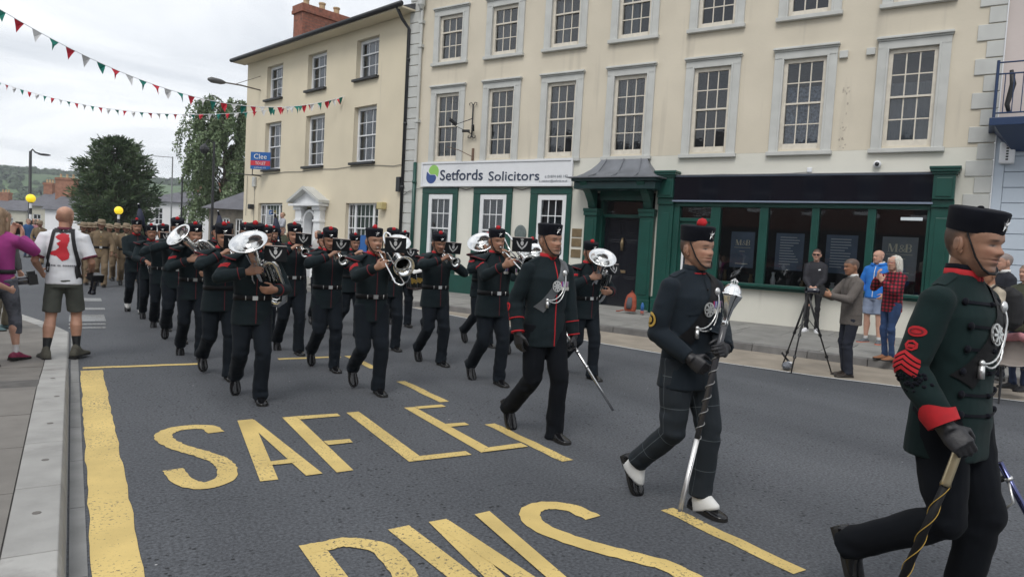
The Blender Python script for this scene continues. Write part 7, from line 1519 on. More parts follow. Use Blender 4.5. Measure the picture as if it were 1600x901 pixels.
# leading man at the right, close to the camera
FL = Vector((3.28, 1.515, 0)); FK = 1.065
hr = loc_of(at_x(1478, 668, FL.x-.26), FL, FK)
PF = pose(footL=(.085, -.05, .085, 0), footR=(-.085, .29, .26, 1.15), handR=tuple(hr), handL=(.24, .10, .86), poleR=(-.35, 1, -.1), poleL=(.3, 1, 0), dirR=(.06, -.75, -.62), palmR=(.75, .3, -.5), curlR=1.2, curlL=.8, hd_yaw=math.radians(-2), hd_pitch=math.radians(4))
M_TUNG = mat('deep green tunic cloth', (.0070, .0180, .0180), rough=.88, var=.25, vscale=5, bump=.10, bscale=420, sheen=.04, spec=.18)
so, sf, jm = leader_spec(PF, 1, .0080, M_TUNG, 101, 'black', hem=.735); sub = []
s, e, w, d, nn, cu = PF.arms['R']; dd = (1, -.05, 0); rk = MB(); chm = s.lerp(e, .93)
chevrons(rk, sf, (chm.x-.12, chm.y+.005, chm.z+.03), dd, 4, True, .052, .034, .020, .0135); sub.append(mk('rank_chevrons', rk, M_REDC)); bd = MB(); m1 = s.lerp(e, .50); decal_disc(bd, sf, Vector((m1.x-.12, m1.y, m1.z+.012)), .034, .021, dd, .004, 18); m2 = s.lerp(e, .68); sub.append(mk('sleeve_badge', bd, M_REDC)); bd = MB(); decal_disc(bd, sf, Vector((m2.x-.12, m2.y, m2.z+.005)), .024, .022, dd, .004, 7, ring=.62); decal_strip(bd, sf, [Vector((m2.x-.12, m2.y-.012, m2.z+.003)), Vector((m2.x-.12, m2.y+.012, m2.z+.003))], .012, dd, None, .004, 4, across=1); sub.append(mk('sleeve_badge', bd, M_REDC))
dkb = MB(); decal_disc(dkb, sf, Vector((m1.x-.12, m1.y, m1.z+.012)), .024, .012, dd, .0065, 16, ring=.75); sub.append(mk('badge_stitching', dkb, M_REDP))
ax = (w-e).normalized(); cf = MB(); sd_ = V3(-1, 0, 0); nn_ = 22; vv = []
bx, by = basis(ax, (-1, 0, 0))[1:]
for i in range(nn_):
    a = 2*math.pi*i/nn_; dirv = bx*math.cos(a)+by*math.sin(a); pk = max(0, math.cos(a))**3
    for t_ in (-.012, -.058-.042*pk): q = w+ax*t_; r_ = .060 if t_ > -.02 else .0680; vv.append(q+dirv*r_)
cf.add(vv, [(2*i, 2*((i+1) % nn_), 2*((i+1) % nn_)+1, 2*i+1) for i in range(nn_)]); sub.append(mk('pointed_cuff', cf, M_REDC))
fg = MB()                                                    # black cord frogging and knots on the breast
for zz in (1.36, 1.27, 1.18, 1.09, 1.0, .92):
    for sx_ in (-1, 1): decal_strip(fg, sf, [V3(0, -.2, zz), V3(sx_*.07, -.2, zz+.004), V3(sx_*.13, -.2, zz+.008)], .012, (0, 1, 0), None, .006, 6, across=1); fg.ball(sf.hit(V3(sx_*.13, -.2, zz+.008), (0, 1, 0), .006)[0], (.020, .010, .016), 8, 6)
    fg.ball(sf.hit(V3(0, -.2, zz), (0, 1, 0), .006)[0], .011, 8, 6)
sub.append(mk('frogging', fg, M_FELT)); em = MB()
for i in range(40): t_ = random.uniform(.05, .42); a = random.uniform(-1.2, 1.2); q = e.lerp(w, t_)+(bx*math.cos(a)+by*math.sin(a))*(.058-.010*t_); em.ball(q, (.010, .010, .008), 6, 4)
sub.append(mk('sleeve_braid', em, M_FELT)); finish(so, jm, M_TUNG, sub)
for i, it in enumerate(so):
    if it and it[0] == 'collar': so[i] = mk('collar', collar(PF, 0, .040, .073, .067), M_REDC); 
ct = MB(); ct.add(*(lambda c_: (c_.v, c_.f))(collar(PF, .030, .060, .069, .064))); so.append(mk('collar_top', ct, M_FELT)); so.append(crossbelt(sf, PF, M_BELT, .085))
place(so, 'person', 'leading rifleman with four red chevrons and red cuff striding past', 'person', FL, 0, FK, 'leaders of the parade')
h1 = FL+(Vector(PF.arms['R'][2])+Vector(PF.arms['R'][3])*.08+Vector(PF.arms['R'][4])*.03)*FK; a1 = at_x(1497, 703, h1.x-.01); a2 = at_x(1477, 757, h1.x-.02); a3 = at_x(1400, 925, h1.x-.06); fe = MB(); fe.tube([h1, a1, a1.lerp(a2, .1), a1.lerp(a2, .9), a2], [.012, .013, .018, .0185, .0215], 12); sh = MB(); sh.tube([a2, a2.lerp(a3, .5), a3, a3.lerp(a3*2-a2, .5)], .0165, 10); cd = MB(); dv = (a3-a2).normalized(); s1 = dv.cross(V3(1, 0, 0)).normalized(); s2 = dv.cross(s1)
for ph in (0, math.pi): cd.tube([a2.lerp(a3, i/40)+s1*(.019*math.cos(i*.30+ph))+s2*(.019*math.sin(i*.30+ph)) for i in range(41)], .0019, 5)
rod('mace', 'black mace with gilt ferrule and crossed gold cord in the leading rifleman\'s hand', 'mace', [mk('ferrule', fe, mat('worn gilt', (.62, .52, .34), rough=.3, metal=.8)), mk('shaft', sh, M_BELT), mk('cord', cd, M_GOLD)])
q0 = at_x(1562, 722, FL.x+.30); q1 = at_x(1640, 868, FL.x+.42); b = MB(); b.tube([q0, q1], [.014, .013], 12); r2 = MB(); qq = q0.lerp(q1, .16); r2.tube([qq, q0.lerp(q1, .19)], .019, 10); r2.tube([qq, qq+V3(-.02, -.04, -.10), qq+V3(-.03, -.02, -.13)], .006, 6); st = MB(); st.tube([qq, qq+V3(0, .10, -.07), qq+V3(0, .16, -.12)], [.012, .016, .010], 8)
rod('sword', 'blue steel scabbard swinging at the leading rifleman\'s far side', 'sword', [mk('scabbard', b, mat('blued steel', (.10, .11, .22), rough=.15, metal=.9), [mk('ring_band', r2, M_SILVD)]), mk('sling', st, M_BELT)])
# ================================================================== bystanders and their things
def face_rz(dx, dy): return math.atan2(dx, -dy)
SKIN_W = (.52, .30, .22); SKIN_T = (.46, .25, .17); SKIN_B = (.33, .165, .098)
STAND = dict(hipz=.918, footL=(.10, 0, .085, 0, .2), footR=(-.10, .02, .085, 0, -.2))
def hair_mesh(p, style, seed=1):
    m = MB(); H = p.headM; m.ball(H @ V3(0, .020, .140), (.083, .098, .094), 22, 14, H.to_3x3())
    if style == 'long':
        m.tube([H @ V3(0, .03, .17), H @ V3(0, .055, .08), H @ V3(0, .065, 0), H @ V3(0, .07, -.10), H @ V3(0, .075, -.17)], [.08, (.088, .062), (.088, .05), (.08, .04), (.05, .022)], 20, ref=(1, 0, 0))
        for s in (-1, 1): m.tube([H @ V3(s*.06, -.02, .17), H @ V3(s*.078, -.005, .09), H @ V3(s*.080, .02, 0), H @ V3(s*.07, .03, -.08)], [.03, .026, .028, .018], 12)
    elif style == 'bob':
        m.tube([H @ V3(0, .03, .17), H @ V3(0, .045, .08), H @ V3(0, .05, .01), H @ V3(0, .055, -.035)], [.088, (.100, .078), (.106, .072), (.092, .055)], 22, ref=(1, 0, 0))
        for s in (-1, 1): m.tube([H @ V3(s*.06, -.035, .185), H @ V3(s*.080, -.025, .11), H @ V3(s*.086, .0, .02), H @ V3(s*.075, .01, -.03)], [.03, .028, .032, .02], 12)
    elif style == 'bun': m.ball(H @ V3(0, .125, .16), .042, 12, 8); m.tube([H @ V3(0, .05, .12), H @ V3(0, .06, .05)], [.078, .05], 14)
    elif style == 'tied': m.ball(H @ V3(0, .115, .11), .034, 12, 8)
    def strands(P):
        a = np.arctan2(P[:, 0], P[:, 1]); return .0035*np.sin(a*46+6*vnoise(P*14, seed))+.005*vnoise(P*np.array([40, 40, 9.]), seed+1)
    return remesh(m, .0085, 2, strands)
def civ(p, skin, hair, top, legs, shoe, hairstyle=None, hairline='short', kind='trousers', rows=None, short=False, hem=None, vox=.011, seed=1, calf=.80, sock=(.3, .3, .3), sockz=.30, sole=None, shoek=1.0, r=1.0, sleeve=1.0, subs=None, topname='jacket', legname='trousers', shoename='shoe', amp=.011, tall=0.0):
    out = [mk('body', body_mesh(p, vox*.8, skin, hair, hairline, calf=calf, sock=sock, sockz=sockz), M_SKIN)]; jm = top_mesh(p, vox, rows or TR_SHIRT, sleeve, short, amp, seed, hem, .040); sf = Surf(jm)
    out.append(mk(topname, jm, top, subs(sf, p) if subs else [])); out.append(mk(legname, legs_mesh(p, vox, kind, r, seed=seed+1, ext=.03), legs)); out += shoes_spec(p, shoe, sole, shoek, tall, name=shoename)
    if hairstyle: out.append(mk('hair', hair_mesh(p, hairstyle, seed), mat('hair %.2f %.2f %.2f' % hair, hair, rough=.5, var=.25, vscale=25, stretch=(3, 3, .4))))
    return out, sf
M_POLO = mat('white polo cotton', (.68, .69, .72), rough=.85, var=.04, vscale=6); M_MAROON = mat('maroon trim', (.12, .02, .04), rough=.8); M_SHORTS = mat('olive grey shorts', (.075, .080, .068), rough=.9, var=.15); M_BOOT = mat('olive brown boot suede', (.085, .08, .062), rough=.9, var=.25, vscale=20, bump=.2)
M_MAG = mat('magenta jersey', (.30, .035, .19), rough=.9, var=.12, vscale=7); M_CAMO = mat('grey camouflage leggings', (.12, .125, .15), rough=.85, var=.35, vscale=13, col2=(.055, .06, .075), dirt=.5); M_MSHOE = mat('cerise trainer', (.20, .02, .06), rough=.7, var=.3, vscale=30)
M_STRAP = mat('black webbing', (.012, .012, .014), rough=.7); M_CAMB = mat('camera body', (.012, .012, .013), rough=.4, bump=.2, bscale=200); M_LENS = mat('lens glass', (.01, .01, .02), rough=.05, coat=1)
def camera_spec(c, d, k=1.0, lens=.14):
    d = Vector(d).normalized(); M_ = Matrix.Translation(c) @ d.to_track_quat('-Y', 'Z').to_matrix().to_4x4() @ Matrix.Scale(k, 4); b = MB(); b.box(-.07, .07, -.035, .035, -.05, .045, M_); b.box(-.028, .028, -.03, .03, .045, .075, M_); b.box(-.075, -.045, -.055, .03, -.05, .03, M_)
    l = MB(); l.lathe([(.0005, 0), (.038, 0), (.038, lens*.4), (.034, lens*.45), (.034, lens*.8), (.041, lens*.85), (.041, lens), (.033, lens), (.033, lens-.01), (.0005, lens-.012)], 20, M_ @ Matrix.Translation((0, -.03, -.005)) @ Matrix.Rotation(math.radians(90), 4, 'X'))
    return [mk('camera_body', b, M_CAMB, smooth=False), mk('lens', l, M_LENS, ang=40)]
# --- bald photographer, back to us, on the kerb
BLoc = Vector((-.07, 9.52, .03)); Brz = math.pi-.15
PB = pose(hipz=.905, footL=(.14, .12, .085, 0, .35), footR=(-.13, -.04, .085, 0, -.35), handR=(-.245, -.20, .98), handL=(.25, -.16, .97), poleR=(-.35, 1, -.2), poleL=(.35, 1, -.2), curlR=.9, curlL=.9, hd_yaw=-.25, girth=.99, sh=.183)
WALES = [(35, 108), (52, 116), (75, 110), (77, 83), (69, 58), (79, 28), (75, 8), (52, 0), (32, 20), (5, 26), (2, 36), (27, 43), (42, 58), (32, 73), (47, 83), (35, 90), (27, 98)]
def bald_subs(sf, p):
    red = MB(); decal_poly(red, sf, [(x/100-.40, z/100-.55) for x, z in WALES], V3(.035, .2, 1.255), .27, (0, -1, 0), .007); s = [mk('red_map_print', red, mat('red print', (.52, .02, .035), rough=.7))]
    tx = MB()
    for i in range(16): 
        if i in (4, 7): continue
        decal_strip(tx, sf, [V3(.125-.0165*i, .2, 1.055), V3(.125-.0165*i-.011, .2, 1.055)], .016, (0, -1, 0), None, .004, 1, across=1)
    s.append(mk('print_line', tx, mat('grey print', (.12, .12, .14), rough=.7)))
    for a, b_ in (((.085, 1.45), (.175, .98)), ((-.085, 1.45), (-.175, .92))):
        st = MB(); decal_strip(st, sf, [V3(a[0], .2, a[1]), V3(a[0]*1.25, .2, 1.30), V3(b_[0], .18, b_[1])], .035, (0, -1, 0), None, .008, 10, across=2); s.append(mk('harness_strap', st, M_STRAP))
    st = MB(); decal_strip(st, sf, [V3(-.10, .2, 1.44), V3(0, .2, 1.455), V3(.10, .2, 1.44)], .045, (0, -1, 0), None, .009, 8, across=2); s.append(mk('harness_yoke', st, M_STRAP))
    for n in 'RL': a, e, w, d, nn, cu = p.arms[n]; c = MB(); q = a.lerp(e, .80); ax = (e-a).normalized(); c.tube([q-ax*.012, q+ax*.010], .0775, 18); s.append(mk('sleeve_trim', c, M_MAROON))
    return s
sb, sf = civ(PB, SKIN_T, (.12, .09, .07), M_POLO, M_SHORTS, M_BOOT, None, 'bald', 'shorts', None, True, .84, .0095, 201, 1.05, sock=(.02, .022, .024), sockz=.36, subs=bald_subs, topname='polo_shirt', legname='shorts', shoename='boot', r=.96, shoek=1.16, tall=.05, amp=.014)
sb.append(mk('collar', collar(PB, -.008, .028, .078, .066), M_MAROON)); place(sb, 'person', 'bald photographer in white polo shirt with red map print, seen from behind', 'person', BLoc, Brz, 1.01)
Mb = Matrix.Translation(BLoc) @ Matrix.Rotation(Brz, 4, 'Z')
place(camera_spec((-.29, -.16, .93), (.2, -.2, -1), 1.05, .17), 'camera', 'black camera hanging at the bald photographer\'s right hip', 'camera', BLoc, Brz); place(camera_spec((.30, .05, .90), (.9, .35, -.15), 1.2, .22), 'camera', 'black long lens camera slung at the bald photographer\'s left hip', 'camera', BLoc, Brz)
# --- woman in magenta filming with her phone
MLoc = Vector((-.66, 9.25, .04)); Mrz = math.pi-.42
PW = pose(hipz=.915, footL=(.09, .05, .085, 0, .1), footR=(-.11, -.16, .10, .12, -.25), handL=(.07, -.36, 1.42), handR=(-.06, -.36, 1.40), poleR=(-.9, .2, -.8), poleL=(.9, .2, -.8), dirR=(.2, -.3, .9), dirL=(-.2, -.3, .9), palmR=(.5, .6, 0), palmL=(-.5, .6, 0), curlR=.5, curlL=.5, hd_pitch=-.05, girth=.90, sh=.168)
def belt_sub(sf, p): return [mk('waist_bag_strap', ell_ring(p, 1.00, 1.045, TR_SHIRT, .012), M_STRAP)]
sw_, sf = civ(PW, SKIN_W, (.27, .18, .11), M_MAG, M_CAMO, M_MSHOE, 'long', 'none', 'capri', None, False, .86, .0105, 211, .92, sock=(.62, .6, .6), sockz=.20, subs=belt_sub, topname='jersey', legname='leggings', r=1.06); place(sw_, 'person', 'long haired woman in magenta jersey and grey leggings filming with her phone', 'person', MLoc, Mrz, .965)
ph = MB(); ph.box(-.038, .038, -.405, -.396, 1.43, 1.58); place([mk('case', ph, M_CAMB, smooth=False)], 'phone', 'black phone held up by the woman in magenta', 'phone', MLoc, Mrz, .965)
# --- child and others at the left edge
PK = pose(**STAND, handR=(-.22, -.24, 1.02), handL=(.24, -.28, 1.05), poleR=(-.6, .7, -.4), poleL=(.6, .7, -.4))
SP_KID, _ = civ(PK, SKIN_W, (.06, .04, .03), mat('navy sweatshirt', (.012, .014, .022), rough=.9), mat('dark leggings', (.02, .02, .025), rough=.9), M_STRAP, 'bun', 'none', 'slim', None, True, None, .013, 221, topname='sweatshirt'); place(SP_KID, 'person', 'dark haired child in navy top beside the woman in magenta', 'person', (-.80, 9.0, .04), face_rz(.8, .5), .80)
PS = pose(**STAND, handR=(-.24, -.08, .84), handL=(.24, -.08, .84), poleR=(-.3, 1, 0), poleL=(.3, 1, 0), curlR=.5, curlL=.5)
M_TEALS = mat('teal trainer', (.07, .12, .13), rough=.8); SP_KH, _ = civ(PS, SKIN_W, (.10, .07, .05), mat('grey fleece', (.10, .10, .10), rough=.95), mat('khaki trousers', (.16, .14, .10), rough=.9), M_TEALS, None, 'short', 'trousers', vox=.014, seed=231); place(SP_KH, 'person', 'bystander in khaki trousers and teal trainers hidden by the woman in magenta', 'person', (-.83, 12.1, .03), face_rz(.7, -.5), .98)
# --- far spectators at the street's end
M_SP = [mat('blue anorak', (.03, .09, .22), rough=.8), mat('pale cardigan', (.5, .48, .46), rough=.9), mat('rose coat', (.42, .20, .22), rough=.9), mat('olive jacket', (.06, .065, .04), rough=.9)]; M_DENIM = mat('dark denim', (.025, .04, .085), rough=.9, var=.2, vscale=14)
SP_FAR = [civ(PS, SKIN_W, (.16, .12, .09), m_, M_DENIM, M_STRAP, hs, 'short' if hs is None else 'none', 'slim', vox=.016, seed=240+i)[0] for i, (m_, hs) in enumerate(((M_SP[0], None), (M_SP[1], 'bob'), (M_SP[2], 'bob'), (M_SP[3], None)))]
for px, py, i, lab in ((43, 402, 0, 'distant spectator in blue anorak by the beacon pole'), (51, 400, 1, 'distant spectator in pale cardigan by the beacon pole'), (57, 402, 2, 'distant spectator in rose coat by the beacon pole')):
    g0 = ground(px, py); place(SP_FAR[i], 'person', lab, 'person', g0, face_rz(.5, -.6), .98, 'spectators by the beacon')
# --- child on shoulders behind the band
cp_ = at_depth(441, 372, 19.5); PA = Vector((cp_.x, cp_.y, .12)); place(SP_FAR[3], 'person', 'man in olive jacket carrying a child behind the band', 'person', PA, face_rz(-.3, -.8), 1.0)
PC = pose(hipz=.885, footL=(.15, -.20, .50, .3), footR=(-.15, -.20, .50, .3), handR=(-.14, -.36, 1.08), handL=(.14, -.36, 1.08), kneepole=(0, -1, .3), poleR=(-.6, .5, -.6), poleL=(.6, .5, -.6))
sk, _ = civ(PC, SKIN_W, (.30, .20, .11), mat('pale grey jumper', (.36, .37, .40), rough=.95), mat('blue jeans', (.03, .065, .14), rough=.9, var=.2, vscale=12), M_SASHW, 'tied', 'none', 'slim', vox=.012, seed=251, topname='jumper', legname='jeans'); place(sk, 'person', 'small child in grey jumper sitting up on a man\'s shoulders', 'person', PA+Vector((0, .02, 1.02)), face_rz(-.9, -.2), .62)
for px, dep, i in ((497, 21, 1), (466, 20.5, 0)): q = at_depth(px, 372, dep); place(SP_FAR[i], 'person', ['spectator in blue anorak on the pavement behind the band', 'pale haired spectator on the pavement behind the band'][i], 'person', (q.x, q.y, .12), face_rz(-.8, -.2), .96)
# --- right hand side
def on_pave(px, py, z=.17): return ground(px, py, z)
g0 = on_pave(1267, 518, .20)
PWB = pose(hipz=.918, footL=(.10, -.02, .085, 0, .3), footR=(-.10, .0, .085, 0, -.3), handR=(-.05, -.22, .93), handL=(.05, -.22, .93), poleR=(-.8, .8, 0), poleL=(.8, .8, 0), dirR=(.4, -.3, -.7), dirL=(-.4, -.3, -.7), palmR=(.4, .8, 0), palmL=(-.4, .8, 0), girth=.90, sh=.168)
M_BLKJ = mat('black zip jacket', (.014, .014, .020), rough=.75, var=.2); sB, sf = civ(PWB, SKIN_W, (.012, .010, .010), M_BLKJ, mat('black leggings', (.008, .008, .011), rough=.8), mat('white trainer', (.68, .68, .70), rough=.6), 'tied', 'short', 'slim', None, False, .86, .0105, 261, sole=M_SASHW, r=.95, subs=lambda sf, p: [mk('chest_logo', (lambda m: (decal_strip(m, sf, [V3(.06, -.2, 1.29), V3(.10, -.2, 1.30)], .022, (0, 1, 0), None, .005, 3, across=1), m)[1])(MB()), M_SASHW)])
gl = MB(); gl.box(-.062, -.010, -.112, -.090, .100, .124, PWB.headM); gl.box(.010, .062, -.112, -.090, .100, .124, PWB.headM); gl.box(-.072, .072, -.104, -.098, .117, .124, PWB.headM); sB.append(mk('sunglasses', gl, M_BLACKG, smooth=False)); place(sB, 'person', 'woman in black with sunglasses and white trainers standing behind the tripod', 'person', g0, face_rz(-.85, -.45), .985)
g0 = ground(1322, 588, .0); PGJ = pose(hipz=.918, footL=(.085, -.02, .085, 0, .1), footR=(-.085, .03, .085, 0, -.1), handR=(-.10, -.40, 1.20), handL=(.10, -.38, 1.17), poleR=(-.6, .3, -.9), poleL=(.6, .3, -.9), dirR=(.3, -.7, .3), dirL=(-.3, -.7, .3), palmR=(.7, 0, .2), palmL=(-.7, 0, .2), lean=.02, hd_pitch=.12)
M_TWEED = mat('brown grey tweed', (.115, .10, .09), rough=.95, var=.15, vscale=60, bump=.2, bscale=200); sG, sf = civ(PGJ, SKIN_B, (.05, .045, .042), M_TWEED, mat('navy trousers', (.010, .013, .024), rough=.85, var=.2), mat('brown leather shoe', (.025, .017, .013), rough=.3), None, 'short', 'trousers', None, False, .76, .0105, 271)
for sx_ in (-1, 1):
    lp_ = MB(); decal_strip(lp_, sf, [V3(sx_*.07, -.2, 1.44), V3(sx_*.06, -.2, 1.30), V3(0, -.2, 1.12)], .045, (0, 1, 0), None, .007, 8, across=2); sG.append(mk('lapel', lp_, M_TWEED)); pf_ = MB(); decal_strip(pf_, sf, [V3(sx_*.3, -.08, .93), V3(sx_*.3, .06, .945)], .055, (-sx_, 0, 0), None, .008, 6, across=2); sG.append(mk('pocket_flap', pf_, M_TWEED))
vt = MB(); decal_strip(vt, sf, [V3(0, .3, 1.0), V3(0, .3, .77)], .008, (0, -1, 0), None, .004, 6, across=1); sG.append(mk('back_vent', vt, M_STRAP))
sG.append(mk('shirt_collar', collar(PGJ, .0, .040, .072, .064), M_WHITEC)); GRZ = face_rz(-.86, .50); place(sG, 'person', 'man in brown grey tweed jacket filming from the lay-by', 'person', g0, GRZ, .985); place(camera_spec((0, -.47, 1.23), (-.1, -1, .0), 1.1, .16), 'camera', 'black video camera held by the man in tweed', 'camera', g0, GRZ, .985)
g0 = on_pave(1362, 536, .17); PBH = pose(hipz=.918, footL=(.13, -.03, .085, 0, .35), footR=(-.12, 0, .085, 0, -.3), handR=(-.21, -.16, .92), handL=(.21, -.16, .92), poleR=(-.7, 1, 0), poleL=(.7, 1, 0), girth=1.08, hd_yaw=-.35); M_BLUEH = mat('bright blue hoodie', (.02, .16, .52), rough=.9, var=.1)
def hood(sf, p):
    h_ = MB(); n = 20; h_.tube([Vector((0, .02, 1.445))+p.off+V3(.105*math.cos(-math.pi/2+.35+(2*math.pi-.7)*i/n), .098*math.sin(-math.pi/2+.35+(2*math.pi-.7)*i/n), .035*math.sin(math.pi*i/n)) for i in range(n+1)], [(.028, .036)]*(n+1), 10, ref=(0, 0, 1)); w = MB(); w.tube([Vector((0, .018, 1.475))+p.off+V3(.090*math.cos(-math.pi/2+.35+(2*math.pi-.7)*i/n), .085*math.sin(-math.pi/2+.35+(2*math.pi-.7)*i/n), .040*math.sin(math.pi*i/n)) for i in range(n+1)], .013, 8); zp = MB(); decal_strip(zp, sf, [V3(0, -.2, 1.42), V3(0, -.2, .86)], .012, (0, 1, 0), None, .004, 10, across=1)
    return [mk('hood', h_, M_BLUEH), mk('hood_lining', w, M_WHITEC), mk('zip', zp, M_WHITEC)]
sH, sf = civ(PBH, SKIN_W, (.30, .28, .26), M_BLUEH, mat('pale blue shorts', (.20, .24, .33), rough=.9, var=.1), mat('grey trainer', (.10, .11, .12), rough=.8, var=.3, vscale=30), None, 'bald', 'shorts', None, False, .84, .0105, 281, 1.0, sock=(.6, .6, .6), sockz=.12, sole=mat('orange sole', (.6, .12, .04), rough=.7), subs=hood, topname='hoodie', legname='shorts', r=1.12); place(sH, 'person', 'grey haired man in bright blue hoodie and pale shorts', 'person', g0, face_rz(-.95, -.10), 1.01)
g0 = on_pave(1386, 562, .14); PPL = pose(hipz=.918, footL=(.09, 0, .085, 0, .1), footR=(-.09, .03, .085, 0, -.1), handR=(-.02, -.30, 1.36), handL=(.05, -.28, 1.30), poleR=(-.7, .2, -.9), poleL=(.7, .2, -.9), dirR=(.2, -.2, .9), dirL=(-.3, -.2, .8), palmR=(.4, .7, 0), palmL=(-.4, .7, 0), girth=.98)
def plaid_mat():
    m = bpy.data.materials.new('red and black plaid'); m.use_nodes = True; t = m.node_tree; b = t.nodes['Principled BSDF']; L = t.links.new; sp = t.nodes.new('ShaderNodeSeparateXYZ'); L(t.nodes.new('ShaderNodeTexCoord').outputs['Object'], sp.inputs[0])
    def band(src, n):
        q = t.nodes.new('ShaderNodeMath'); q.operation = 'MULTIPLY'; L(src, q.inputs[0]); q.inputs[1].default_value = n; f = t.nodes.new('ShaderNodeMath'); f.operation = 'FRACT'; L(q.outputs[0], f.inputs[0]); l = t.nodes.new('ShaderNodeMath'); l.operation = 'LESS_THAN'; L(f.outputs[0], l.inputs[0]); l.inputs[1].default_value = .5; return l.outputs[0]
    sm = t.nodes.new('ShaderNodeMath'); sm.operation = 'ADD'; L(sp.outputs[0], sm.inputs[0]); L(sp.outputs[1], sm.inputs[1]); a = t.nodes.new('ShaderNodeMath'); a.operation = 'ADD'; L(band(sm.outputs[0], 13), a.inputs[0]); L(band(sp.outputs[2], 17), a.inputs[1]); r = t.nodes.new('ShaderNodeValToRGB'); r.color_ramp.interpolation = 'CONSTANT'; r.color_ramp.elements[0].color = (.34, .015, .035, 1); e = r.color_ramp.elements.new(.30); e.color = (.10, .008, .016, 1); r.color_ramp.elements[-1].position = .75; r.color_ramp.elements[-1].color = (.012, .010, .012, 1)
    dv = t.nodes.new('ShaderNodeMath'); dv.operation = 'MULTIPLY'; L(a.outputs[0], dv.inputs[0]); dv.inputs[1].default_value = .5; L(dv.outputs[0], r.inputs[0]); L(r.outputs[0], b.inputs['Base Color']); b.inputs['Roughness'].default_value = .95; return m
sP, sf = civ(PPL, SKIN_W, (.56, .54, .48), plaid_mat(), mat('blue jeans worn', (.022, .05, .13), rough=.9, var=.2, vscale=10), mat('tan sandal', (.26, .11, .05), rough=.6), 'bob', 'none', 'slim', None, False, .80, .0105, 291, sleeve=1.06, topname='plaid_shirt', legname='jeans', r=1.04)
gl = MB(); gl.tube([PPL.headM @ V3(x, y, .112) for x, y in ((-.075, .0), (-.070, -.08), (-.045, -.106), (.0, -.112), (.045, -.106), (.070, -.08), (.075, 0))], .0035, 6); sP.append(mk('glasses', gl, mat('red spectacle frame', (.3, .02, .03), rough=.4))); place(sP, 'person', 'white haired woman in red and black plaid shirt photographing', 'person', g0, face_rz(-.93, .30), .955)
# camo soldier, suited man and woman in green by the chairs
q = at_depth(1548, 430, 8.7); PCM = pose(**STAND, handR=(-.12, -.28, 1.15), handL=(.12, -.28, 1.15), poleR=(-.7, .5, -.6), poleL=(.7, .5, -.6), hd_pitch=.15); sC, sf = civ(PCM, SKIN_B, HAIRB, mat('pale camouflage', (.36, .31, .24), rough=.9, var=.3, vscale=14, col2=(.16, .12, .08), dirt=.52), M_KHAKI, M_BOOT, None, 'short', 'trousers', vox=.0115, seed=301, sleeve=1.08, topname='camouflage_jacket')
cpm = MB(); H = PCM.headM; cpm.ball(H @ V3(0, .008, .155), (.086, .106, .075), 22, 12, H.to_3x3()); cpk = MB(); cpk.tube([H @ V3(0, -.07, .155), H @ V3(0, -.12, .150), H @ V3(0, -.165, .140)], [(.075, .008), (.070, .006), (.045, .005)], 14, ref=(1, 0, 0)); sC.append(mk('cap', cpm, M_FELT, [mk('peak', cpk, M_FELT)])); CRZ = face_rz(-.85, .52); place(sC, 'person', 'soldier in pale camouflage and dark cap wearing a black rucksack', 'person', (q.x, q.y, 0), CRZ, .985)
rk = MB(); rk.tube([(0, .24, .92), (0, .27, 1.0), (0, .29, 1.18), (0, .26, 1.36), (0, .22, 1.43)], [(.13, .08), (.18, .14), (.19, .15), (.17, .12), (.10, .06)], 22, ref=(1, 0, 0)); pk = MB(); pk.tube([(0, .40, 1.0), (0, .43, 1.1), (0, .41, 1.22)], [(.10, .03), (.13, .05), (.10, .03)], 16, ref=(1, 0, 0)); strp = []
for s in (-1, 1): st = MB(); st.tube([(s*.11, .12, 1.44), (s*.12, .0, 1.475), (s*.13, -.12, 1.38), (s*.14, -.14, 1.2), (s*.17, .02, 1.02)], [(.022, .006)]*5, 8, ref=(1, 0, 0)); strp.append(mk('strap', st, M_STRAP))
place([mk('pack', remesh(rk, .012, 3, cloth_fold(.012, 9)), mat('black rucksack cloth', (.010, .010, .012), rough=.8, bump=.2), strp+[mk('pocket', pk, M_STRAP)])], 'rucksack', 'big black rucksack on the camouflaged soldier\'s back', 'rucksack', (q.x, q.y, 0), CRZ, .985)
q = at_depth(1569, 430, 9.6); SP_SUIT, sf = civ(PS, SKIN_W, (.16, .16, .16), mat('navy suit', (.010, .012, .020), rough=.85), mat('navy trousers', (.010, .013, .024)), M_PATENT, None, 'short', 'trousers', None, False, .78, .012, 311); SP_SUIT.append(mk('shirt_collar', collar(PS, .0, .042, .074, .066), M_WHITEC)); place(SP_SUIT, 'person', 'grey haired man in navy suit beyond the camouflaged soldier', 'person', (q.x, q.y, .14), face_rz(-.7, .6), 1.01)
q = at_depth(1606, 440, 9.0); place(SP_FAR[3], 'person', 'spectator in olive jacket at the end of the chairs', 'person', (q.x, q.y, .1), face_rz(-.8, .3), .95)
# man by the shop doorway
q = ground(1064, 492, .20); place(SP_FAR[0], 'person', 'spectator in blue anorak at the green shop door behind the drum major', 'person', (q.x, q.y, .2), face_rz(-.9, -.3), .98)
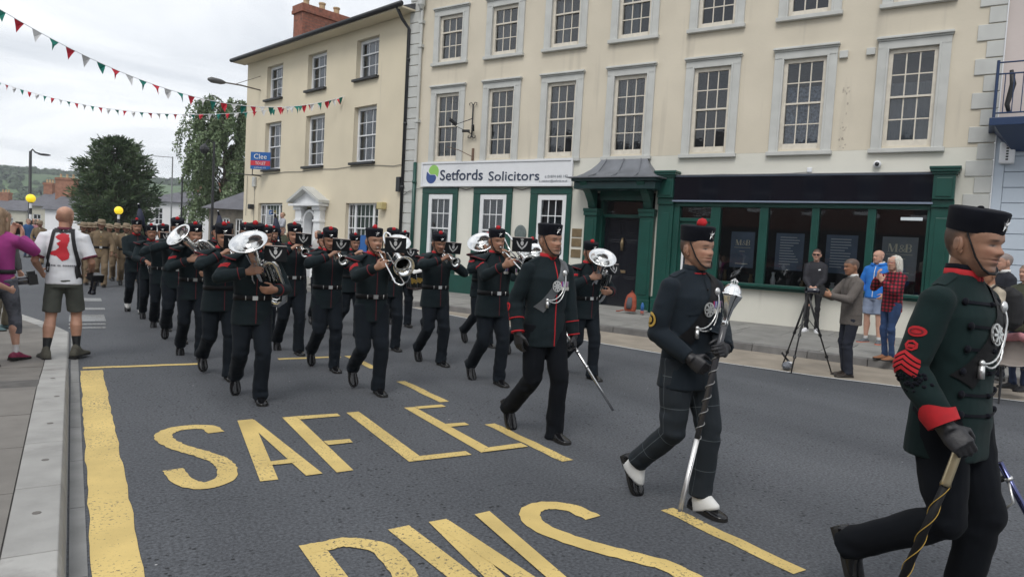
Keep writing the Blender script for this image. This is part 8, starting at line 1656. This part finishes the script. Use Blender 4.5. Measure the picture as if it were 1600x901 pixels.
# --- things on the ground
T = thing('tripod', 'black camera tripod standing in the lay-by beside the man in tweed', 'tripod'); c0 = ground(1256, 560); a_, b_, c_ = ground(1222, 572), ground(1236, 583), ground(1299, 582); top = Vector(((a_.x+b_.x+c_.x)/3+.02, (a_.y+b_.y+c_.y)/3, 1.12)); M_TRI = mat('tripod black', (.014, .014, .015), rough=.4)
for p_ in (a_, b_, c_):
    m = MB(); m.tube([top, top.lerp(p_, .52), top.lerp(p_, .54), p_], [.016, .016, .012, .010], 8); sub = []
    for t_ in (.50, .78): k_ = MB(); q = top.lerp(p_, t_); k_.tube([q, top.lerp(p_, t_+.03)], .024, 8); sub.append(k_)
    lg_ = m.build('leg', M_TRI, T, smooth=True)
    for k_ in sub: k_.build('leg_clamp', M_TRI, lg_)
m = MB(); m.tube([top-V3(0, 0, .35), top+V3(0, 0, .06)], .014, 8); m.build('centre_column', M_TRI, T)
for p_ in (a_, b_, c_): m = MB(); m.tube([top-V3(0, 0, .32), top.lerp(p_, .5)], .006, 6); m.build('spreader', M_TRI, T)
m = MB(); m.box(-.04, .04, -.05, .05, 0, .03, Matrix.Translation(top+V3(0, 0, .06))); m.build('head', M_TRI, T); m = MB(); m.tube([top+V3(0, 0, .06), top+V3(.1, -.28, -.03)], .008, 6); m.build('pan_handle', M_TRI, T)
q = ground(1229, 578, 0.0); T = thing('microphone', 'fluffy grey microphone lying on the road under the tripod', 'microphone', q, .4); m = MB(); m.ball((0, 0, .065), (.13, .06, .06), 26, 16); P_ = np.array(m.v); d_ = P_-np.array([0, 0, .065]); m.v = [tuple(x) for x in np.array([0, 0, .065])+d_*(1+.16*vnoise(P_*90, 3))[:, None]]; m.build('windshield', mat('grey fur', (.16, .17, .19), rough=1, var=.3, vscale=30), T, smooth=True); box(T, 'label_cube', M_SASHW, .12, .18, -.035, .035, .03, .11, .006); box(T, 'label_print', M_IRON, .135, .165, -.0365, -.035, .05, .09); m = MB(); m.tube([(.18, 0, .06), (.32, .0, .05)], .018, 8); m.build('handle', M_CAMB, T); m = MB(); m.tube([(.24, 0, .07), (.32, .10, .14), (.40, .18, .2)], [(.02, .006)]*3, 8); m.build('grip_strap', M_STRAP, T)
q = ground(984, 488, .22); T = thing('backpack', 'orange backpack leaning in the black doorway', 'backpack', (q.x, q.y, .215), face_rz(-.85, -.5)); M_OR = mat('orange nylon', (.28, .055, .025), rough=.7, var=.15)
m = MB(); m.tube([(0, .0, .03), (0, .01, .12), (0, .03, .28), (0, .06, .40), (0, .09, .46)], [(.13, .09), (.15, .10), (.14, .09), (.11, .07), (.05, .03)], 18, ref=(1, 0, 0)); link('pack', remesh(m, .010, 2, cloth_fold(.012, 4)), M_OR, T); m = MB(); m.tube([(0, -.10, .10), (0, -.09, .22), (0, -.05, .36)], [(.06, .02), (.07, .02), (.05, .015)], 14, ref=(1, 0, 0)); m.build('front_panel', mat('grey mesh panel', (.08, .08, .09), rough=.9), T, smooth=True); m = MB(); m.tube([(-.14, -.05, .06), (-.22, -.12, .03), (-.30, -.1, .02)], .014, 6); m.build('strap', M_OR, T); m = MB(); m.tube([(.04, .07, .44), (0, .08, .52), (-.04, .07, .44)], .010, 6); m.build('haul_loop', M_OR, T)
q = ground(1003, 490, .22); T = thing('bottle', 'blue drinks bottle with pink base beside the orange backpack', 'bottle', (q.x, q.y, .22)); m = MB(); m.lathe([(.0005, .07), (.04, .07), (.04, .20), (.02, .24), (.02, .26), (.0005, .26)], 14); m.build('body', mat('blue plastic', (.03, .12, .35), rough=.3), T, smooth=True); m = MB(); m.lathe([(.0005, 0), (.041, 0), (.041, .07)], 14); m.build('base', mat('pink plastic', (.55, .18, .15), rough=.4), T, smooth=True)
M_SHELL = mat('grey beige plastic', (.30, .265, .24), rough=.55, var=.06)
def chair(loc, rz, label, cardigan=False):
    T = thing('chair', label, 'chair', loc, rz, 'plastic stacking chairs by the kerb'); n = 14; v = []; prof = [(-.20, .46), (-.12, .445), (.05, .44), (.14, .455), (.19, .52), (.215, .62), (.235, .74), (.245, .82)]
    for y_, z_ in prof:
        back = z_ > .5
        for i in range(n+1): u = i/n*2-1; w = .22 if not back else .215-.02*(z_-.5); v.append((u*w, y_-.03*(u*u)*(1 if back else 0), z_+(.025*u*u if not back else -.04*(abs(u)**4)*(z_ > .75))))
    m_ = n+1; b = MB(); f = [(i*m_+j, i*m_+j+1, (i+1)*m_+j+1, (i+1)*m_+j) for i in range(len(prof)-1) for j in range(n)]; b.add(v, f); o = b.build('seat_shell', M_SHELL, T, smooth=True); sd_ = o.modifiers.new('s', 'SOLIDIFY'); sd_.thickness = .012
    for x, y_ in ((-.19, -.18), (.19, -.18), (-.19, .18), (.19, .18)): b = MB(); b.tube([(x*.8, y_*.7, .435), (x, y_, .40), (x*1.08, y_*1.15, 0)], .011, 8); b.build('leg', M_IRON, T)
    return T
q = ground(1580, 632); chair((q.x+.15, q.y+.2, 0), face_rz(-.85, .35), 'plastic chair with a pink cardigan over its back'); C1 = Vector((q.x+.15, q.y+.2, 0)); r1 = face_rz(-.85, .35)
cg = MB(); cg.tube([(-.19, .20, .78), (0, .22, .82), (.19, .20, .78)], [.05, .055, .05], 10); cg.tube([(-.12, .28, .8), (-.13, .31, .62), (-.10, .30, .45)], [(.07, .03), (.08, .035), (.06, .03)], 10, ref=(1, 0, 0)); cg.tube([(.10, .28, .8), (.11, .31, .6), (.09, .30, .5)], [(.08, .03), (.08, .035), (.06, .03)], 10, ref=(1, 0, 0)); cg.tube([(-.17, .18, .80), (-.23, .12, .70), (-.24, .10, .56)], [.035, .038, .03], 10)
T = thing('cardigan', 'pink cardigan draped over a plastic chair back', 'cardigan', C1, r1); link('knit', remesh(cg, .011, 2, cloth_fold(.014, 6)), mat('pink knit', (.60, .27, .30), rough=.95, var=.1, vscale=30), T)
q = ground(1562, 600); chair((q.x+.75, q.y+.55, 0), face_rz(-.85, .35), 'plastic chair behind the one with the pink cardigan'); chair((q.x+1.2, q.y+.1, 0), face_rz(-.85, .35), 'plastic chair at the back of the row beside the kerb')
# blue board in the buff house window
box(LB, 'window_board', M_BLUES, -2.55, -2.05, .02, .05, 1.18, 1.72); box(LB, 'window_board_foot', M_REDS, -2.55, -2.05, .015, .05, 1.05, 1.18)
bpy.data.scenes.remove(TMP)
# ================================================================== the damp summer air in which the hill pales
hz = MB(); hz.box(-900, 900, -300, 900, -1.2, 75); ho = hz.build('haze', None); tag(ho, 'thin summer haze over the street and the hill', 'haze', kind='stuff')
mh = bpy.data.materials.new('haze'); mh.use_nodes = True; th_ = mh.node_tree; th_.nodes.clear(); oh = th_.nodes.new('ShaderNodeOutputMaterial'); pv = th_.nodes.new('ShaderNodeVolumePrincipled'); pv.inputs['Color'].default_value = (.86, .91, .97, 1); pv.inputs['Density'].default_value = 0.00045; th_.links.new(pv.outputs[0], oh.inputs['Volume']); ho.data.materials.append(mh)
